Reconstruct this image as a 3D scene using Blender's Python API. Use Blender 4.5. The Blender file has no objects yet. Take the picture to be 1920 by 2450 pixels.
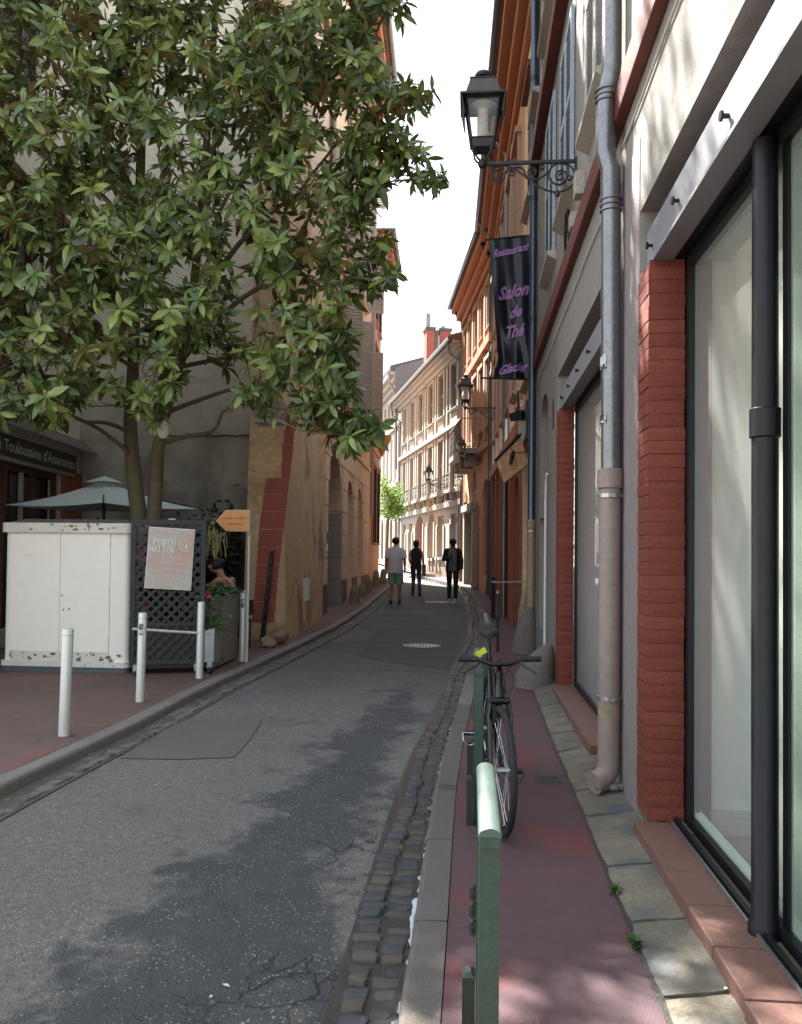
import bpy, bmesh, math, random
from mathutils import Vector, Matrix, geometry, noise
random.seed(11)
SC = bpy.context.scene
COL = SC.collection
F = 1950.0; CX, CY = 960.0, 1282.0
YAW = math.atan(167/1950.0); PITCH = math.radians(1.3); ROLL = math.radians(0.6)
def _basis():
    s, c = math.sin(YAW), math.cos(YAW); sp, cp = math.sin(PITCH), math.cos(PITCH)
    f = Vector((-s*cp, c*cp, sp)); r0 = Vector((c, s, 0)); u0 = r0.cross(f)
    return r0*math.cos(ROLL)+u0*math.sin(ROLL), u0*math.cos(ROLL)-r0*math.sin(ROLL), f
R_, U_, F_ = _basis(); CAM = Vector((0, 0, 1.5))
# ---------------------------------------------------------------- camera, sky, sun
cam = bpy.data.cameras.new('camera'); cam.sensor_fit = 'HORIZONTAL'; cam.sensor_width = 36
cam.lens = 36*F/1920; cam.shift_y = (CY-1225)/1920; cam.clip_start = 0.05; cam.clip_end = 600
camo = bpy.data.objects.new('camera', cam); COL.objects.link(camo)
m = Matrix((R_, U_, -F_)).transposed().to_4x4(); m.translation = CAM; camo.matrix_world = m
SC.camera = camo
SUN = Vector((-0.24, 0.33, 0.49)).normalized()
SUN_EL = math.asin(SUN.z); SUN_AZ = math.atan2(SUN.x, SUN.y)
w = bpy.data.worlds.new('World'); SC.world = w; w.use_nodes = True
nt = w.node_tree; bg = nt.nodes['Background']; sky = nt.nodes.new('ShaderNodeTexSky')
sky.sky_type = 'NISHITA'; sky.sun_disc = False; sky.sun_elevation = SUN_EL; sky.sun_rotation = SUN_AZ
sky.dust_density = 1.0; sky.air_density = 1.0; sky.ozone_density = 1.0; sky.altitude = 100
# hazy summer sky: very bright directions roll off softly, the same way all round
def _vm(op, a, b):
    n_ = nt.nodes.new('ShaderNodeVectorMath'); n_.operation = op
    for i, q in enumerate((a, b)):
        if isinstance(q, tuple): n_.inputs[i].default_value = q
        else: nt.links.new(q, n_.inputs[i])
    return n_.outputs[0]
_s = sky.outputs[0]
_l = nt.nodes.new('ShaderNodeVectorMath'); _l.operation = 'DOT_PRODUCT'; nt.links.new(_s, _l.inputs[0]); _l.inputs[1].default_value = (.25, .65, .10)
_f = nt.nodes.new('ShaderNodeMath'); _f.operation = 'ADD'; nt.links.new(_l.outputs['Value'], _f.inputs[0]); _f.inputs[1].default_value = .25
_g = nt.nodes.new('ShaderNodeMath'); _g.operation = 'DIVIDE'; _g.inputs[0].default_value = .98; nt.links.new(_f.outputs[0], _g.inputs[1])
_m = nt.nodes.new('ShaderNodeMix'); _m.data_type = 'VECTOR'; _m.inputs[0].default_value = .6; nt.links.new(_s, _m.inputs[4]); nt.links.new(_l.outputs['Value'], _m.inputs[5])
_k = nt.nodes.new('ShaderNodeVectorMath'); _k.operation = 'SCALE'; nt.links.new(_m.outputs[1], _k.inputs[0]); nt.links.new(_g.outputs[0], _k.inputs[3]); _c = _vm('MULTIPLY', _k.outputs[0], (1.0, 1.0, .91))
nt.links.new(_c, bg.inputs[0]); bg.inputs[1].default_value = 0.15
sl = bpy.data.lights.new('sun', 'SUN'); sl.energy = 2.0; sl.angle = math.radians(0.55); sl.color = (1, 0.955, 0.89)
so = bpy.data.objects.new('sun', sl); COL.objects.link(so); so.rotation_euler = (-SUN).to_track_quat('-Z', 'Y').to_euler()
SC.view_settings.view_transform = 'Standard'; SC.view_settings.look = 'None'; SC.view_settings.gamma = 1
SC.view_settings.exposure = 3.85
SC.view_settings.use_curve_mapping = False
SC.cycles.max_bounces = 12; SC.cycles.diffuse_bounces = 8; SC.cycles.transparent_max_bounces = 16; SC.cycles.caustics_reflective = False; SC.cycles.caustics_refractive = False
# ---------------------------------------------------------------- projection helpers (authoring only)
def ray(px, py): return F_ + R_*((px-CX)/F) + U_*((CY-py)/F)
def at(px, py, Z): return CAM + ray(px, py)*Z
def g(Y): return 0.018*max(0, min(Y, 20)-7)+0.03*max(0, Y-20)
def gp(px, py, h=0.0):
    d = ray(px, py); lo, hi = 0.5, 120
    for _ in range(50):
        mm = (lo+hi)/2
        if 1.5+d.z*mm > g(d.y*mm)+h: lo = mm
        else: hi = mm
    return Vector((d.x*lo, d.y*lo, g(d.y*lo)+h))
class Fr:
    def __init__(s, p0, u, n):
        s.p0 = Vector(p0[:2]); s.u = Vector(u).normalized(); s.n = Vector(n).normalized()
    def p(s, a, z, d=0):
        q = s.p0+s.u*a+s.n*d; return Vector((q.x, q.y, z))
    def hit(s, px, py, d=0):
        r = ray(px, py); o = s.p0+s.n*d; r2 = Vector((r.x, r.y))
        t = o.dot(s.n)/r2.dot(s.n); q = r2*t
        return (q-o).dot(s.u), 1.5+r.z*t
    def mat(s, a, z, d=0):   # local x = outward, y = along, z = up
        M = Matrix(((s.n.x, -s.n.y, 0), (s.n.y, s.n.x, 0), (0, 0, 1))).to_4x4()
        M.translation = s.p(a, z, d); return M
# ---------------------------------------------------------------- object helpers
def worg(o):
    v = Vector((0, 0, 0))
    while o is not None: v += o.location; o = o.parent
    return v
def tag(o, label=None, cat=None, group=None, kind=None):
    for k, v in (('label', label), ('category', cat), ('group', group), ('kind', kind)):
        if v: o[k] = v
    return o
def thing(name, loc, label, cat, group=None, rz=0):
    o = bpy.data.objects.new(name, None); COL.objects.link(o); o.location = loc; o.rotation_euler.z = rz
    o.empty_display_size = 0.1
    return tag(o, label, cat, group)
def copy_tree(o, parent=None):
    c = o.copy(); COL.objects.link(c); c.parent = parent
    for ch in KIDS.get(o.name, []):
        copy_tree(ch, c)
    return c
KIDS = {}
def link(o, parent=None, rel=True):
    COL.objects.link(o)
    if parent:
        if rel: o.location = o.location - worg(parent)
        o.parent = parent; KIDS.setdefault(parent.name, []).append(o)
    return o
def inst(me, name, loc, parent=None, rot=None, scale=None):
    o = bpy.data.objects.new(name, me); o.location = loc
    if rot is not None: o.rotation_euler = rot
    if scale is not None: o.scale = scale
    return link(o, parent)
class MB:
    def __init__(s): s.v = []; s.f = []
    def add(s, vs, fs):
        b = len(s.v); s.v += [Vector(x) for x in vs]; s.f += [tuple(i+b for i in f) for f in fs]; return s
    def quad(s, a, b, c, d): return s.add([a, b, c, d], [(0, 1, 2, 3)])
    def hexa(s, P):   # 8 points: bottom 0-3 ccw, top 4-7
        return s.add(P, [(3, 2, 1, 0), (4, 5, 6, 7), (0, 1, 5, 4), (1, 2, 6, 5), (2, 3, 7, 6), (3, 0, 4, 7)])
    def box(s, x0, x1, y0, y1, z0, z1):
        return s.hexa([(x0, y0, z0), (x1, y0, z0), (x1, y1, z0), (x0, y1, z0), (x0, y0, z1), (x1, y0, z1), (x1, y1, z1), (x0, y1, z1)])
    def cbox(s, x0, x1, y0, y1, z0, z1, b=0.006):   # box with chamfered top edges
        s.add([(x0, y0, z0), (x1, y0, z0), (x1, y1, z0), (x0, y1, z0), (x0, y0, z1-b), (x1, y0, z1-b), (x1, y1, z1-b), (x0, y1, z1-b),
               (x0+b, y0+b, z1), (x1-b, y0+b, z1), (x1-b, y1-b, z1), (x0+b, y1-b, z1)],
              [(3, 2, 1, 0), (8, 9, 10, 11), (0, 1, 5, 4), (1, 2, 6, 5), (2, 3, 7, 6), (3, 0, 4, 7), (4, 5, 9, 8), (5, 6, 10, 9), (6, 7, 11, 10), (7, 4, 8, 11)])
        return s
    def fbox(s, fr, s0, s1, z0, z1, d0, d1):
        P = [fr.p(s0, z0, d0), fr.p(s1, z0, d0), fr.p(s1, z0, d1), fr.p(s0, z0, d1)]
        return s.hexa(P+[p+Vector((0, 0, z1-z0)) for p in P])
    def tube(s, pts, r, n=8, caps=True, rs=None):
        pts = [Vector(p) for p in pts]; b = len(s.v); up = None
        for i, p in enumerate(pts):
            t = (pts[min(i+1, len(pts)-1)]-pts[max(i-1, 0)]).normalized()
            if up is None: up = Vector((0, 0, 1)) if abs(t.z) < 0.9 else Vector((1, 0, 0))
            a = t.cross(up).normalized(); up = a.cross(t).normalized()
            rr = rs[i] if rs else r
            for k in range(n):
                th = 2*math.pi*k/n; s.v.append(p+(a*math.cos(th)+up*math.sin(th))*rr)
        for i in range(len(pts)-1):
            for k in range(n):
                s.f.append((b+i*n+k, b+i*n+(k+1) % n, b+(i+1)*n+(k+1) % n, b+(i+1)*n+k))
        if caps:
            s.f.append(tuple(b+k for k in range(n))[::-1]); s.f.append(tuple(b+(len(pts)-1)*n+k for k in range(n)))
        return s
    def lathe(s, prof, c=(0, 0, 0), n=16, sq=False):   # prof: (r, z)
        b = len(s.v); c = Vector(c); ph = math.pi/4 if n == 4 else 0
        for r, z in prof:
            rr = r*math.sqrt(2) if n == 4 else r
            for k in range(n):
                th = 2*math.pi*k/n+ph; s.v.append(c+Vector((rr*math.cos(th), rr*math.sin(th), z)))
        for i in range(len(prof)-1):
            for k in range(n): s.f.append((b+i*n+k, b+i*n+(k+1) % n, b+(i+1)*n+(k+1) % n, b+(i+1)*n+k))
        s.f.append(tuple(b+k for k in range(n))[::-1]); s.f.append(tuple(b+(len(prof)-1)*n+k for k in range(n)))
        return s
    def ball(s, c, rx, ry=None, rz=None, n=10, m=6):
        ry = ry or rx; rz = rz or rx; c = Vector(c); b = len(s.v)
        for i in range(1, m):
            ph = math.pi*i/m
            for k in range(n):
                th = 2*math.pi*k/n; s.v.append(c+Vector((rx*math.sin(ph)*math.cos(th), ry*math.sin(ph)*math.sin(th), -rz*math.cos(ph))))
        s.v.append(c-Vector((0, 0, rz))); s.v.append(c+Vector((0, 0, rz))); lo, hi = len(s.v)-2, len(s.v)-1
        for k in range(n):
            s.f.append((b+(k+1) % n, b+k, lo)); s.f.append((b+(m-2)*n+k, b+(m-2)*n+(k+1) % n, hi))
            for i in range(m-2): s.f.append((b+i*n+k, b+i*n+(k+1) % n, b+(i+1)*n+(k+1) % n, b+(i+1)*n+k))
        return s
    def mesh(s, name, m, org=Vector((0, 0, 0)), smooth=False):
        me = bpy.data.meshes.new(name); me.from_pydata([tuple(v-org) for v in s.v], [], s.f)
        if m: me.materials.append(m)
        me.update()
        if smooth:
            me.polygons.foreach_set('use_smooth', [True]*len(me.polygons))
            try: me.set_sharp_from_angle(angle=math.radians(40))
            except Exception: pass
        return me
    def build(s, name, m, parent=None, smooth=False, raw=False, kind=None):
        org = worg(parent) if (parent and not raw) else Vector((0, 0, 0))
        o = bpy.data.objects.new(name, s.mesh(name, m, org, smooth))
        link(o, parent, rel=False)
        if kind: o['kind'] = kind
        return o
def bevel(o, wd=0.004, seg=2):
    b = o.modifiers.new('bevel', 'BEVEL'); b.width = wd; b.segments = seg; b.limit_method = 'ANGLE'; return o
def fnorm(P, n):  # orient polygon index order so normal . n > 0
    return P
def wall(name, fr, outer, holes, m, parent=None, depth=0.25, d=0.0, kind=None):
    polys = [outer]+list(holes); V3 = [[Vector((a, z, 0)) for a, z in p] for p in polys]
    tris = geometry.tessellate_polygon(V3); flat = [q for p in polys for q in p]
    mb = MB(); n = len(flat)
    fv = [fr.p(a, z, d) for a, z in flat]; bv = [fr.p(a, z, d-depth) for a, z in flat]
    fs = []; nn = Vector((fr.n.x, fr.n.y, 0))
    for t in tris:
        a, b, c = (fv[i] for i in t); k = (b-a).cross(c-a).dot(nn)
        t = tuple(t) if k > 0 else tuple(reversed(t)); fs.append(t); fs.append(tuple(n+i for i in reversed(t)))
    off = 0
    for p in polys:
        for i in range(len(p)):
            j = (i+1) % len(p); fs.append((off+i, off+j, n+off+j, n+off+i))
        off += len(p)
    mb.add(fv+bv, fs); o = mb.build(name, m, parent, kind=kind)
    bm = bmesh.new(); bm.from_mesh(o.data); bmesh.ops.recalc_face_normals(bm, faces=bm.faces); bm.to_mesh(o.data); bm.free()
    return o
def rect(a0, a1, z0, z1): return [(a0, z0), (a1, z0), (a1, z1), (a0, z1)]
def arch(a0, a1, z0, zs, zt, n=10, pointed=False):
    c = (a0+a1)/2; r = (a1-a0)/2; P = [(a0, z0), (a1, z0)]
    for i in range(n+1):
        th = math.pi*i/n; P.append((c+r*math.cos(th), zs+(zt-zs)*math.sin(th)))
    return P
# ---------------------------------------------------------------- materials
def lin(h):
    h = h.lstrip('#'); return tuple(((int(h[i:i+2], 16)/255)**2.2) for i in (0, 2, 4))
MATS = {}
def mat(name, c, rough=0.8, metal=0.0, c2=None, sc=3.0, bump=0.0, bsc=40.0, spec=0.5, c3=None, sc3=0.7, thr3=(0.52, 0.62), coat=0.0, mot=.8):
    M = bpy.data.materials.new(name); M.use_nodes = True; N = M.node_tree.nodes; L = M.node_tree.links
    b = N['Principled BSDF']; b.inputs['Roughness'].default_value = rough; b.inputs['Metallic'].default_value = metal
    b.inputs['Specular IOR Level'].default_value = spec; b.inputs['Coat Weight'].default_value = coat
    tc = N.new('ShaderNodeTexCoord')
    def nz(scale, det=6, rg=0.6):
        n_ = N.new('ShaderNodeTexNoise'); n_.inputs['Scale'].default_value = scale; n_.inputs['Detail'].default_value = det
        n_.inputs['Roughness'].default_value = rg; L.new(tc.outputs['Object'], n_.inputs['Vector']); return n_
    def ramp(src, lo, hi):
        r = N.new('ShaderNodeMapRange'); r.inputs[1].default_value = lo; r.inputs[2].default_value = hi; L.new(src, r.inputs[0]); return r.outputs[0]
    def mix(f, a, bb):
        x = N.new('ShaderNodeMix'); x.data_type = 'RGBA'; L.new(f, x.inputs[0])
        for i, q in ((6, a), (7, bb)):
            if isinstance(q, tuple): x.inputs[i].default_value = (*q, 1)
            else: L.new(q, x.inputs[i])
        return x.outputs[2]
    M['_'] = 0
    c2 = c2 or tuple(x*0.72 for x in c)
    n1 = nz(sc); col = mix(ramp(n1.outputs[0], 0.32, 0.68), c2, c)
    n2 = nz(sc*11, 4); col = mix(ramp(n2.outputs[0], 0.25, 0.6), tuple(x*mot for x in c2), col)
    if c3:
        n3 = nz(sc3); col = mix(ramp(n3.outputs[0], thr3[0], thr3[1]), col, c3)
    L.new(col, b.inputs['Base Color'])
    rr = N.new('ShaderNodeMapRange'); rr.inputs[3].default_value = max(0, rough-0.1); rr.inputs[4].default_value = min(1, rough+0.1)
    L.new(n2.outputs[0], rr.inputs[0]); L.new(rr.outputs[0], b.inputs['Roughness'])
    if bump:
        nb = nz(bsc, 8, 0.65); bp = N.new('ShaderNodeBump'); bp.inputs['Strength'].default_value = bump; bp.inputs['Distance'].default_value = 0.012
        L.new(nb.outputs[0], bp.inputs['Height']); L.new(bp.outputs[0], b.inputs['Normal'])
    MATS[name] = M; return M
M_ = {}
M_['plaster_cream'] = mat('plaster_cream', (.30, .28, .25), .9, c2=(.265, .25, .22), sc=1.2, bump=.5, bsc=55)
M_['plaster_grey'] = mat('plaster_grey', (.27, .23, .225), .9, c2=(.235, .20, .198), sc=1.5, bump=.5, bsc=55)
M_['plaster_tan'] = mat('plaster_tan', (.84, .58, .32), .92, c2=(.60, .42, .24), sc=1.1, bump=.5, bsc=30, c3=(.36, .23, .14), sc3=.9)
M_['plaster_rose'] = mat('plaster_rose', (.90, .65, .44), .9, c2=(.82, .58, .38), sc=.9, bump=.35, bsc=40)
M_['plaster_orange'] = mat('plaster_orange', (.64, .36, .21), .9, c2=(.56, .31, .17), sc=.8, bump=.3, bsc=40)
M_['plaster_office'] = mat('plaster_office', (.84, .77, .62), .9, c2=(.78, .71, .57), sc=1.0, bump=.3, bsc=40)
M_['trim_peach'] = mat('trim_peach', (.50, .34, .25), .85, c2=(.44, .29, .21), sc=1.5, bump=.2)
M_['plaster_pale'] = mat('plaster_pale', (.40, .375, .34), .9, c2=(.36, .335, .30), sc=.8, bump=.3, bsc=40, c3=(.34, .305, .26), sc3=.6)
M_['stone_cream'] = mat('stone_cream', (.43, .40, .35), .85, c2=(.38, .35, .30), sc=1.0, bump=.3, bsc=30)
M_['stone_pier'] = mat('stone_pier', (.42, .41, .40), .85, c2=(.36, .35, .34), sc=1.0, bump=.3, bsc=30)
M_['cornice_orange'] = mat('cornice_orange', (.55, .22, .11), .75, c2=(.46, .18, .09), sc=2, bump=.2)
M_['brick_painted'] = mat('brick_painted', (.215, .046, .022), .78, c2=(.165, .035, .018), sc=4, bump=.45, bsc=70)
M_['brick_dull'] = mat('brick_dull', (.24, .058, .030), .8, c2=(.20, .045, .026), sc=6, bump=.6, bsc=50)
M_['brick_far'] = mat('brick_far', (.40, .12, .075), .85, c2=(.30, .09, .058), sc=2, bump=.8, bsc=35)
M_['red_tile'] = mat('red_tile', (.46, .12, .085), .8, c2=(.38, .10, .072), sc=3, bump=.4, bsc=50)
M_['red_band'] = mat('red_band', (.15, .032, .022), .6, c2=(.11, .024, .016), sc=4, bump=.3)
M_['mortar'] = mat('mortar', (.20, .05, .035), .9, bump=.5)
M_['beam_white'] = mat('beam_white', (.235, .235, .255), .55, c2=(.215, .215, .235), sc=2, bump=.1, bsc=25, mot=.94)
M_['dark_metal'] = mat('dark_metal', (.009, .009, .013), .42, metal=.0, spec=.35, c2=(.006, .006, .009), sc=5, bump=.15, bsc=60)
M_['black_frame'] = mat('black_frame', (.010, .011, .014), .45, spec=.35, c2=(.006, .007, .009), sc=5)
M_['lamp_iron'] = mat('lamp_iron', (.045, .042, .045), .42, metal=.5, c2=(.025, .024, .026), sc=8, bump=.2, bsc=60)
M_['lamp_roof'] = mat('lamp_roof', (.09, .075, .07), .5, metal=.3, c2=(.06, .05, .048), sc=6)
M_['pipe_zinc'] = mat('pipe_zinc', (.27, .265, .27), .33, metal=.75, c2=(.21, .205, .21), sc=3, bump=.08, bsc=20)
M_['pipe_blue'] = mat('pipe_blue', (.13, .16, .21), .35, metal=.7, c2=(.10, .12, .16), sc=3)
M_['pipe_pvc'] = mat('pipe_pvc', (.31, .24, .21), .55, c2=(.28, .215, .187), sc=2, bump=.05)
M_['pipe_pvc_yellow'] = mat('pipe_pvc_yellow', (.36, .28, .16), .55, c2=(.30, .23, .13), sc=2)
M_['steel'] = mat('steel', (.55, .56, .57), .3, metal=.9, c2=(.45, .46, .47), sc=6)
M_['bollard_grey'] = mat('bollard_grey', (.68, .68, .66), .38, metal=.35, c2=(.62, .62, .60), sc=2, mot=.95)
M_['green_metal'] = mat('green_metal', (.035, .085, .062), .35, metal=.1, c2=(.022, .055, .042), sc=6, bump=.1, spec=.6, c3=(.10, .055, .03), sc3=9, thr3=(.66, .74))
M_['green_dark'] = mat('green_dark', (.022, .035, .03), .5, c2=(.014, .022, .02), sc=6, bump=.2)
M_['worn_top'] = mat('worn_top', (.085, .125, .108), .5, metal=.1, c2=(.07, .105, .09), sc=5, mot=.93)
M_['rubber'] = mat('rubber', (.018, .018, .02), .75, bump=.3, bsc=150)
M_['bike_black'] = mat('bike_black', (.012, .012, .014), .25, metal=.2, spec=.6)
M_['yellow_card'] = mat('yellow_card', (.72, .75, .06), .7)
M_['cab_white'] = mat('cab_white', (.86, .82, .74), .55, c2=(.83, .79, .71), sc=.8, bump=.03, bsc=20, mot=.97)
M_['cab_chip'] = mat('cab_chip', (.74, .71, .64), .7, c2=(.62, .58, .50), sc=5, bump=.4, c3=(.17, .15, .12), sc3=9, thr3=(.60, .63))
M_['cab_roof'] = mat('cab_roof', (.16, .15, .14), .8, bump=.4)
M_['parasol_cloth'] = mat('parasol_cloth', (.60, .68, .67), .8, c2=(.57, .65, .64), sc=2, bump=.1, bsc=200, mot=.96)
M_['lattice'] = mat('lattice', (.030, .032, .034), .6, c2=(.018, .02, .022), sc=10, bump=.2)
M_['planter_grey'] = mat('planter_grey', (.30, .28, .24), .45, c2=(.24, .22, .18), sc=1.5)
M_['planter_zinc'] = mat('planter_zinc', (.42, .44, .45), .45, metal=.4, c2=(.35, .36, .37), sc=5)
M_['sign_orange'] = mat('sign_orange', (.78, .34, .12), .6, c2=(.72, .30, .10), sc=1)
M_['sign_ink'] = mat('sign_ink', (.25, .08, .02), .7)
M_['white_paint'] = mat('white_paint', (.72, .71, .68), .5, c2=(.66, .65, .62), sc=3)
M_['fascia_dark'] = mat('fascia_dark', (.022, .024, .035), .4)
M_['letter_cream'] = mat('letter_cream', (.85, .80, .68), .6)
M_['wood_brown'] = mat('wood_brown', (.11, .038, .022), .55, c2=(.07, .025, .015), sc=3)
M_['wood_trim'] = mat('wood_trim', (.42, .13, .05), .65, c2=(.34, .10, .04), sc=3)
M_['wood_shutter'] = mat('wood_shutter', (.50, .42, .33), .8, c2=(.42, .35, .27), sc=4, bump=.4, bsc=90)
M_['shutter_blue'] = mat('shutter_blue', (.38, .46, .54), .5, c2=(.28, .33, .39), sc=3)
M_['shutter_light'] = mat('shutter_light', (.50, .50, .49), .55, c2=(.44, .44, .43), sc=3)
M_['shutter_ivory'] = mat('shutter_ivory', (.42, .38, .31), .7, c2=(.36, .32, .26), sc=3)
M_['shutter_olive'] = mat('shutter_olive', (.20, .185, .15), .7, c2=(.16, .15, .12), sc=3)
M_['sill_grey'] = mat('sill_grey', (.42, .40, .35), .75, c2=(.34, .32, .28), sc=3, bump=.2)
M_['banner'] = mat('banner', (.012, .014, .030), .42, c2=(.009, .010, .022), sc=2, spec=.7)
M_['banner_ink'] = mat('banner_ink', (.50, .26, .58), .55, c2=(.46, .23, .54), sc=2)
M_['sign_wood'] = mat('sign_wood', (.62, .36, .17), .6, c2=(.42, .22, .10), sc=6, c3=(.55, .55, .18), sc3=4, thr3=(.6, .66))
M_['door_teal'] = mat('door_teal', (.22, .32, .29), .5, c2=(.18, .27, .24), sc=3)
M_['iron_balcony'] = mat('iron_balcony', (.10, .10, .09), .5, metal=.3)
M_['iron_pale'] = mat('iron_pale', (.26, .26, .23), .6)
M_['roof_tile'] = mat('roof_tile', (.30, .17, .11), .9, c2=(.20, .12, .085), sc=5, bump=.6, bsc=25, c3=(.13, .11, .10), sc3=3)
M_['slate'] = mat('slate', (.10, .11, .125), .6, c2=(.075, .08, .095), sc=4, bump=.3)
M_['gable_grey'] = mat('gable_grey', (.20, .205, .21), .9, c2=(.15, .155, .16), sc=1, bump=.4)
M_['chimney_brick'] = mat('chimney_brick', (.36, .12, .09), .9, c2=(.26, .09, .07), sc=3, bump=.5)
M_['wood_dark'] = mat('wood_dark', (.035, .018, .012), .5)
M_['interior_pale'] = mat('interior_pale', (.66, .68, .62), .85, c2=(.64, .66, .60), sc=1, mot=.98)
M_['curtain'] = mat('curtain', (.76, .80, .70), .8, c2=(.72, .77, .66), sc=1.5, mot=.97)
M_['skirting'] = mat('skirting', (.55, .53, .48), .7)
M_['floor_brown'] = mat('floor_brown', (.18, .12, .09), .5, bump=.1)
M_['floor_dark'] = mat('floor_dark', (.10, .09, .085), .6)
M_['sill_tile'] = mat('sill_tile', (.20, .098, .078), .62, c2=(.155, .078, .062), sc=4, bump=.25, bsc=60)
M_['kerb_stone'] = mat('kerb_stone', (.23, .205, .185), .85, c2=(.19, .17, .155), sc=5, bump=.6, bsc=80)
M_['kerb_stone_b'] = mat('kerb_stone_b', (.155, .13, .118), .85, c2=(.12, .105, .095), sc=6, bump=.6, bsc=80, c3=(.12, .115, .11), sc3=3)
M_['slab'] = mat('slab', (.25, .21, .15), .78, c2=(.15, .13, .10), sc=5, bump=.8, bsc=30, c3=(.10, .105, .11), sc3=3.5, thr3=(.5, .62))
M_['slab_b'] = mat('slab_b', (.21, .18, .135), .72, c2=(.13, .115, .09), sc=6, bump=.8, bsc=30, c3=(.09, .095, .10), sc3=3)
M_['cobble_a'] = mat('cobble_a', (.085, .092, .11), .22, c2=(.06, .065, .075), sc=12, bump=.5, bsc=60)
M_['cobble_b'] = mat('cobble_b', (.13, .115, .10), .35, c2=(.10, .085, .07), sc=12, bump=.5, bsc=60)
M_['cobble_c'] = mat('cobble_c', (.095, .085, .09), .28, c2=(.07, .06, .06), sc=12, bump=.5, bsc=60)
M_['cobble_dry'] = mat('cobble_dry', (.22, .20, .18), .8, c2=(.14, .13, .12), sc=12, bump=.6, bsc=60)
M_['gutter_dirt'] = mat('gutter_dirt', (.075, .066, .056), .4, c2=(.04, .036, .033), sc=9, bump=1, bsc=60)
M_['gutter_dry'] = mat('gutter_dry', (.13, .115, .10), .85, c2=(.08, .07, .06), sc=9, bump=1, bsc=60)
M_['cast_iron'] = mat('cast_iron', (.13, .13, .14), .4, metal=.6, c2=(.09, .09, .095), sc=10, bump=.3)
M_['boulder'] = mat('boulder', (.20, .175, .155), .9, c2=(.14, .12, .105), sc=4, bump=.9, bsc=22)
M_['boulder_tan'] = mat('boulder_tan', (.34, .26, .17), .9, c2=(.24, .18, .12), sc=4, bump=.9, bsc=16)
M_['bark'] = mat('bark', (.17, .125, .075), .85, c2=(.11, .09, .055), sc=5, bump=.6, bsc=18, c3=(.12, .13, .05), sc3=2)
M_['skin_light'] = mat('skin_light', (.50, .27, .18), .55, c2=(.45, .24, .16))
M_['skin_tan'] = mat('skin_tan', (.50, .26, .17), .55, c2=(.32, .16, .10))
M_['skin_dark'] = mat('skin_dark', (.10, .055, .04), .55)
M_['hair'] = mat('hair', (.018, .012, .01), .5, bump=.5, bsc=120)
M_['shirt_white'] = mat('shirt_white', (.80, .74, .76), .85, c2=(.74, .68, .70), sc=6, bump=.3, bsc=14)
M_['shorts_green'] = mat('shorts_green', (.30, .52, .40), .85, c2=(.25, .45, .34), sc=8, bump=.3, bsc=14)
M_['top_black'] = mat('top_black', (.02, .03, .028), .85, bump=.3, bsc=14)
M_['jeans'] = mat('jeans', (.045, .065, .12), .85, bump=.3, bsc=14)
M_['jacket'] = mat('jacket', (.018, .017, .02), .7, bump=.4, bsc=12)
M_['tshirt_grey'] = mat('tshirt_grey', (.20, .20, .205), .85, bump=.3, bsc=14)
M_['trousers_black'] = mat('trousers_black', (.02, .019, .02), .85, bump=.3, bsc=14)
M_['shoe_white'] = mat('shoe_white', (.70, .68, .68), .6)
M_['shoe_dark'] = mat('shoe_dark', (.05, .04, .035), .6)
M_['bag_brown'] = mat('bag_brown', (.22, .15, .10), .7)
M_['pink_flower'] = mat('pink_flower', (.75, .10, .22), .6, c2=(.55, .05, .12), sc=20)
M_['sticker'] = mat('sticker', (.70, .70, .68), .5, c3=(.04, .04, .05), sc3=30, thr3=(.5, .52))
M_['red_vinyl'] = mat('red_vinyl', (.6, .05, .05), .5)
M_['patch'] = mat('patch', (.155, .145, .134), .85, c2=(.125, .118, .11), sc=5, bump=.7, bsc=120)
M_['asphalt_new'] = mat('asphalt_new', (.082, .086, .094), .75, c2=(.066, .07, .078), sc=2, bump=.7, bsc=140)
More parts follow.
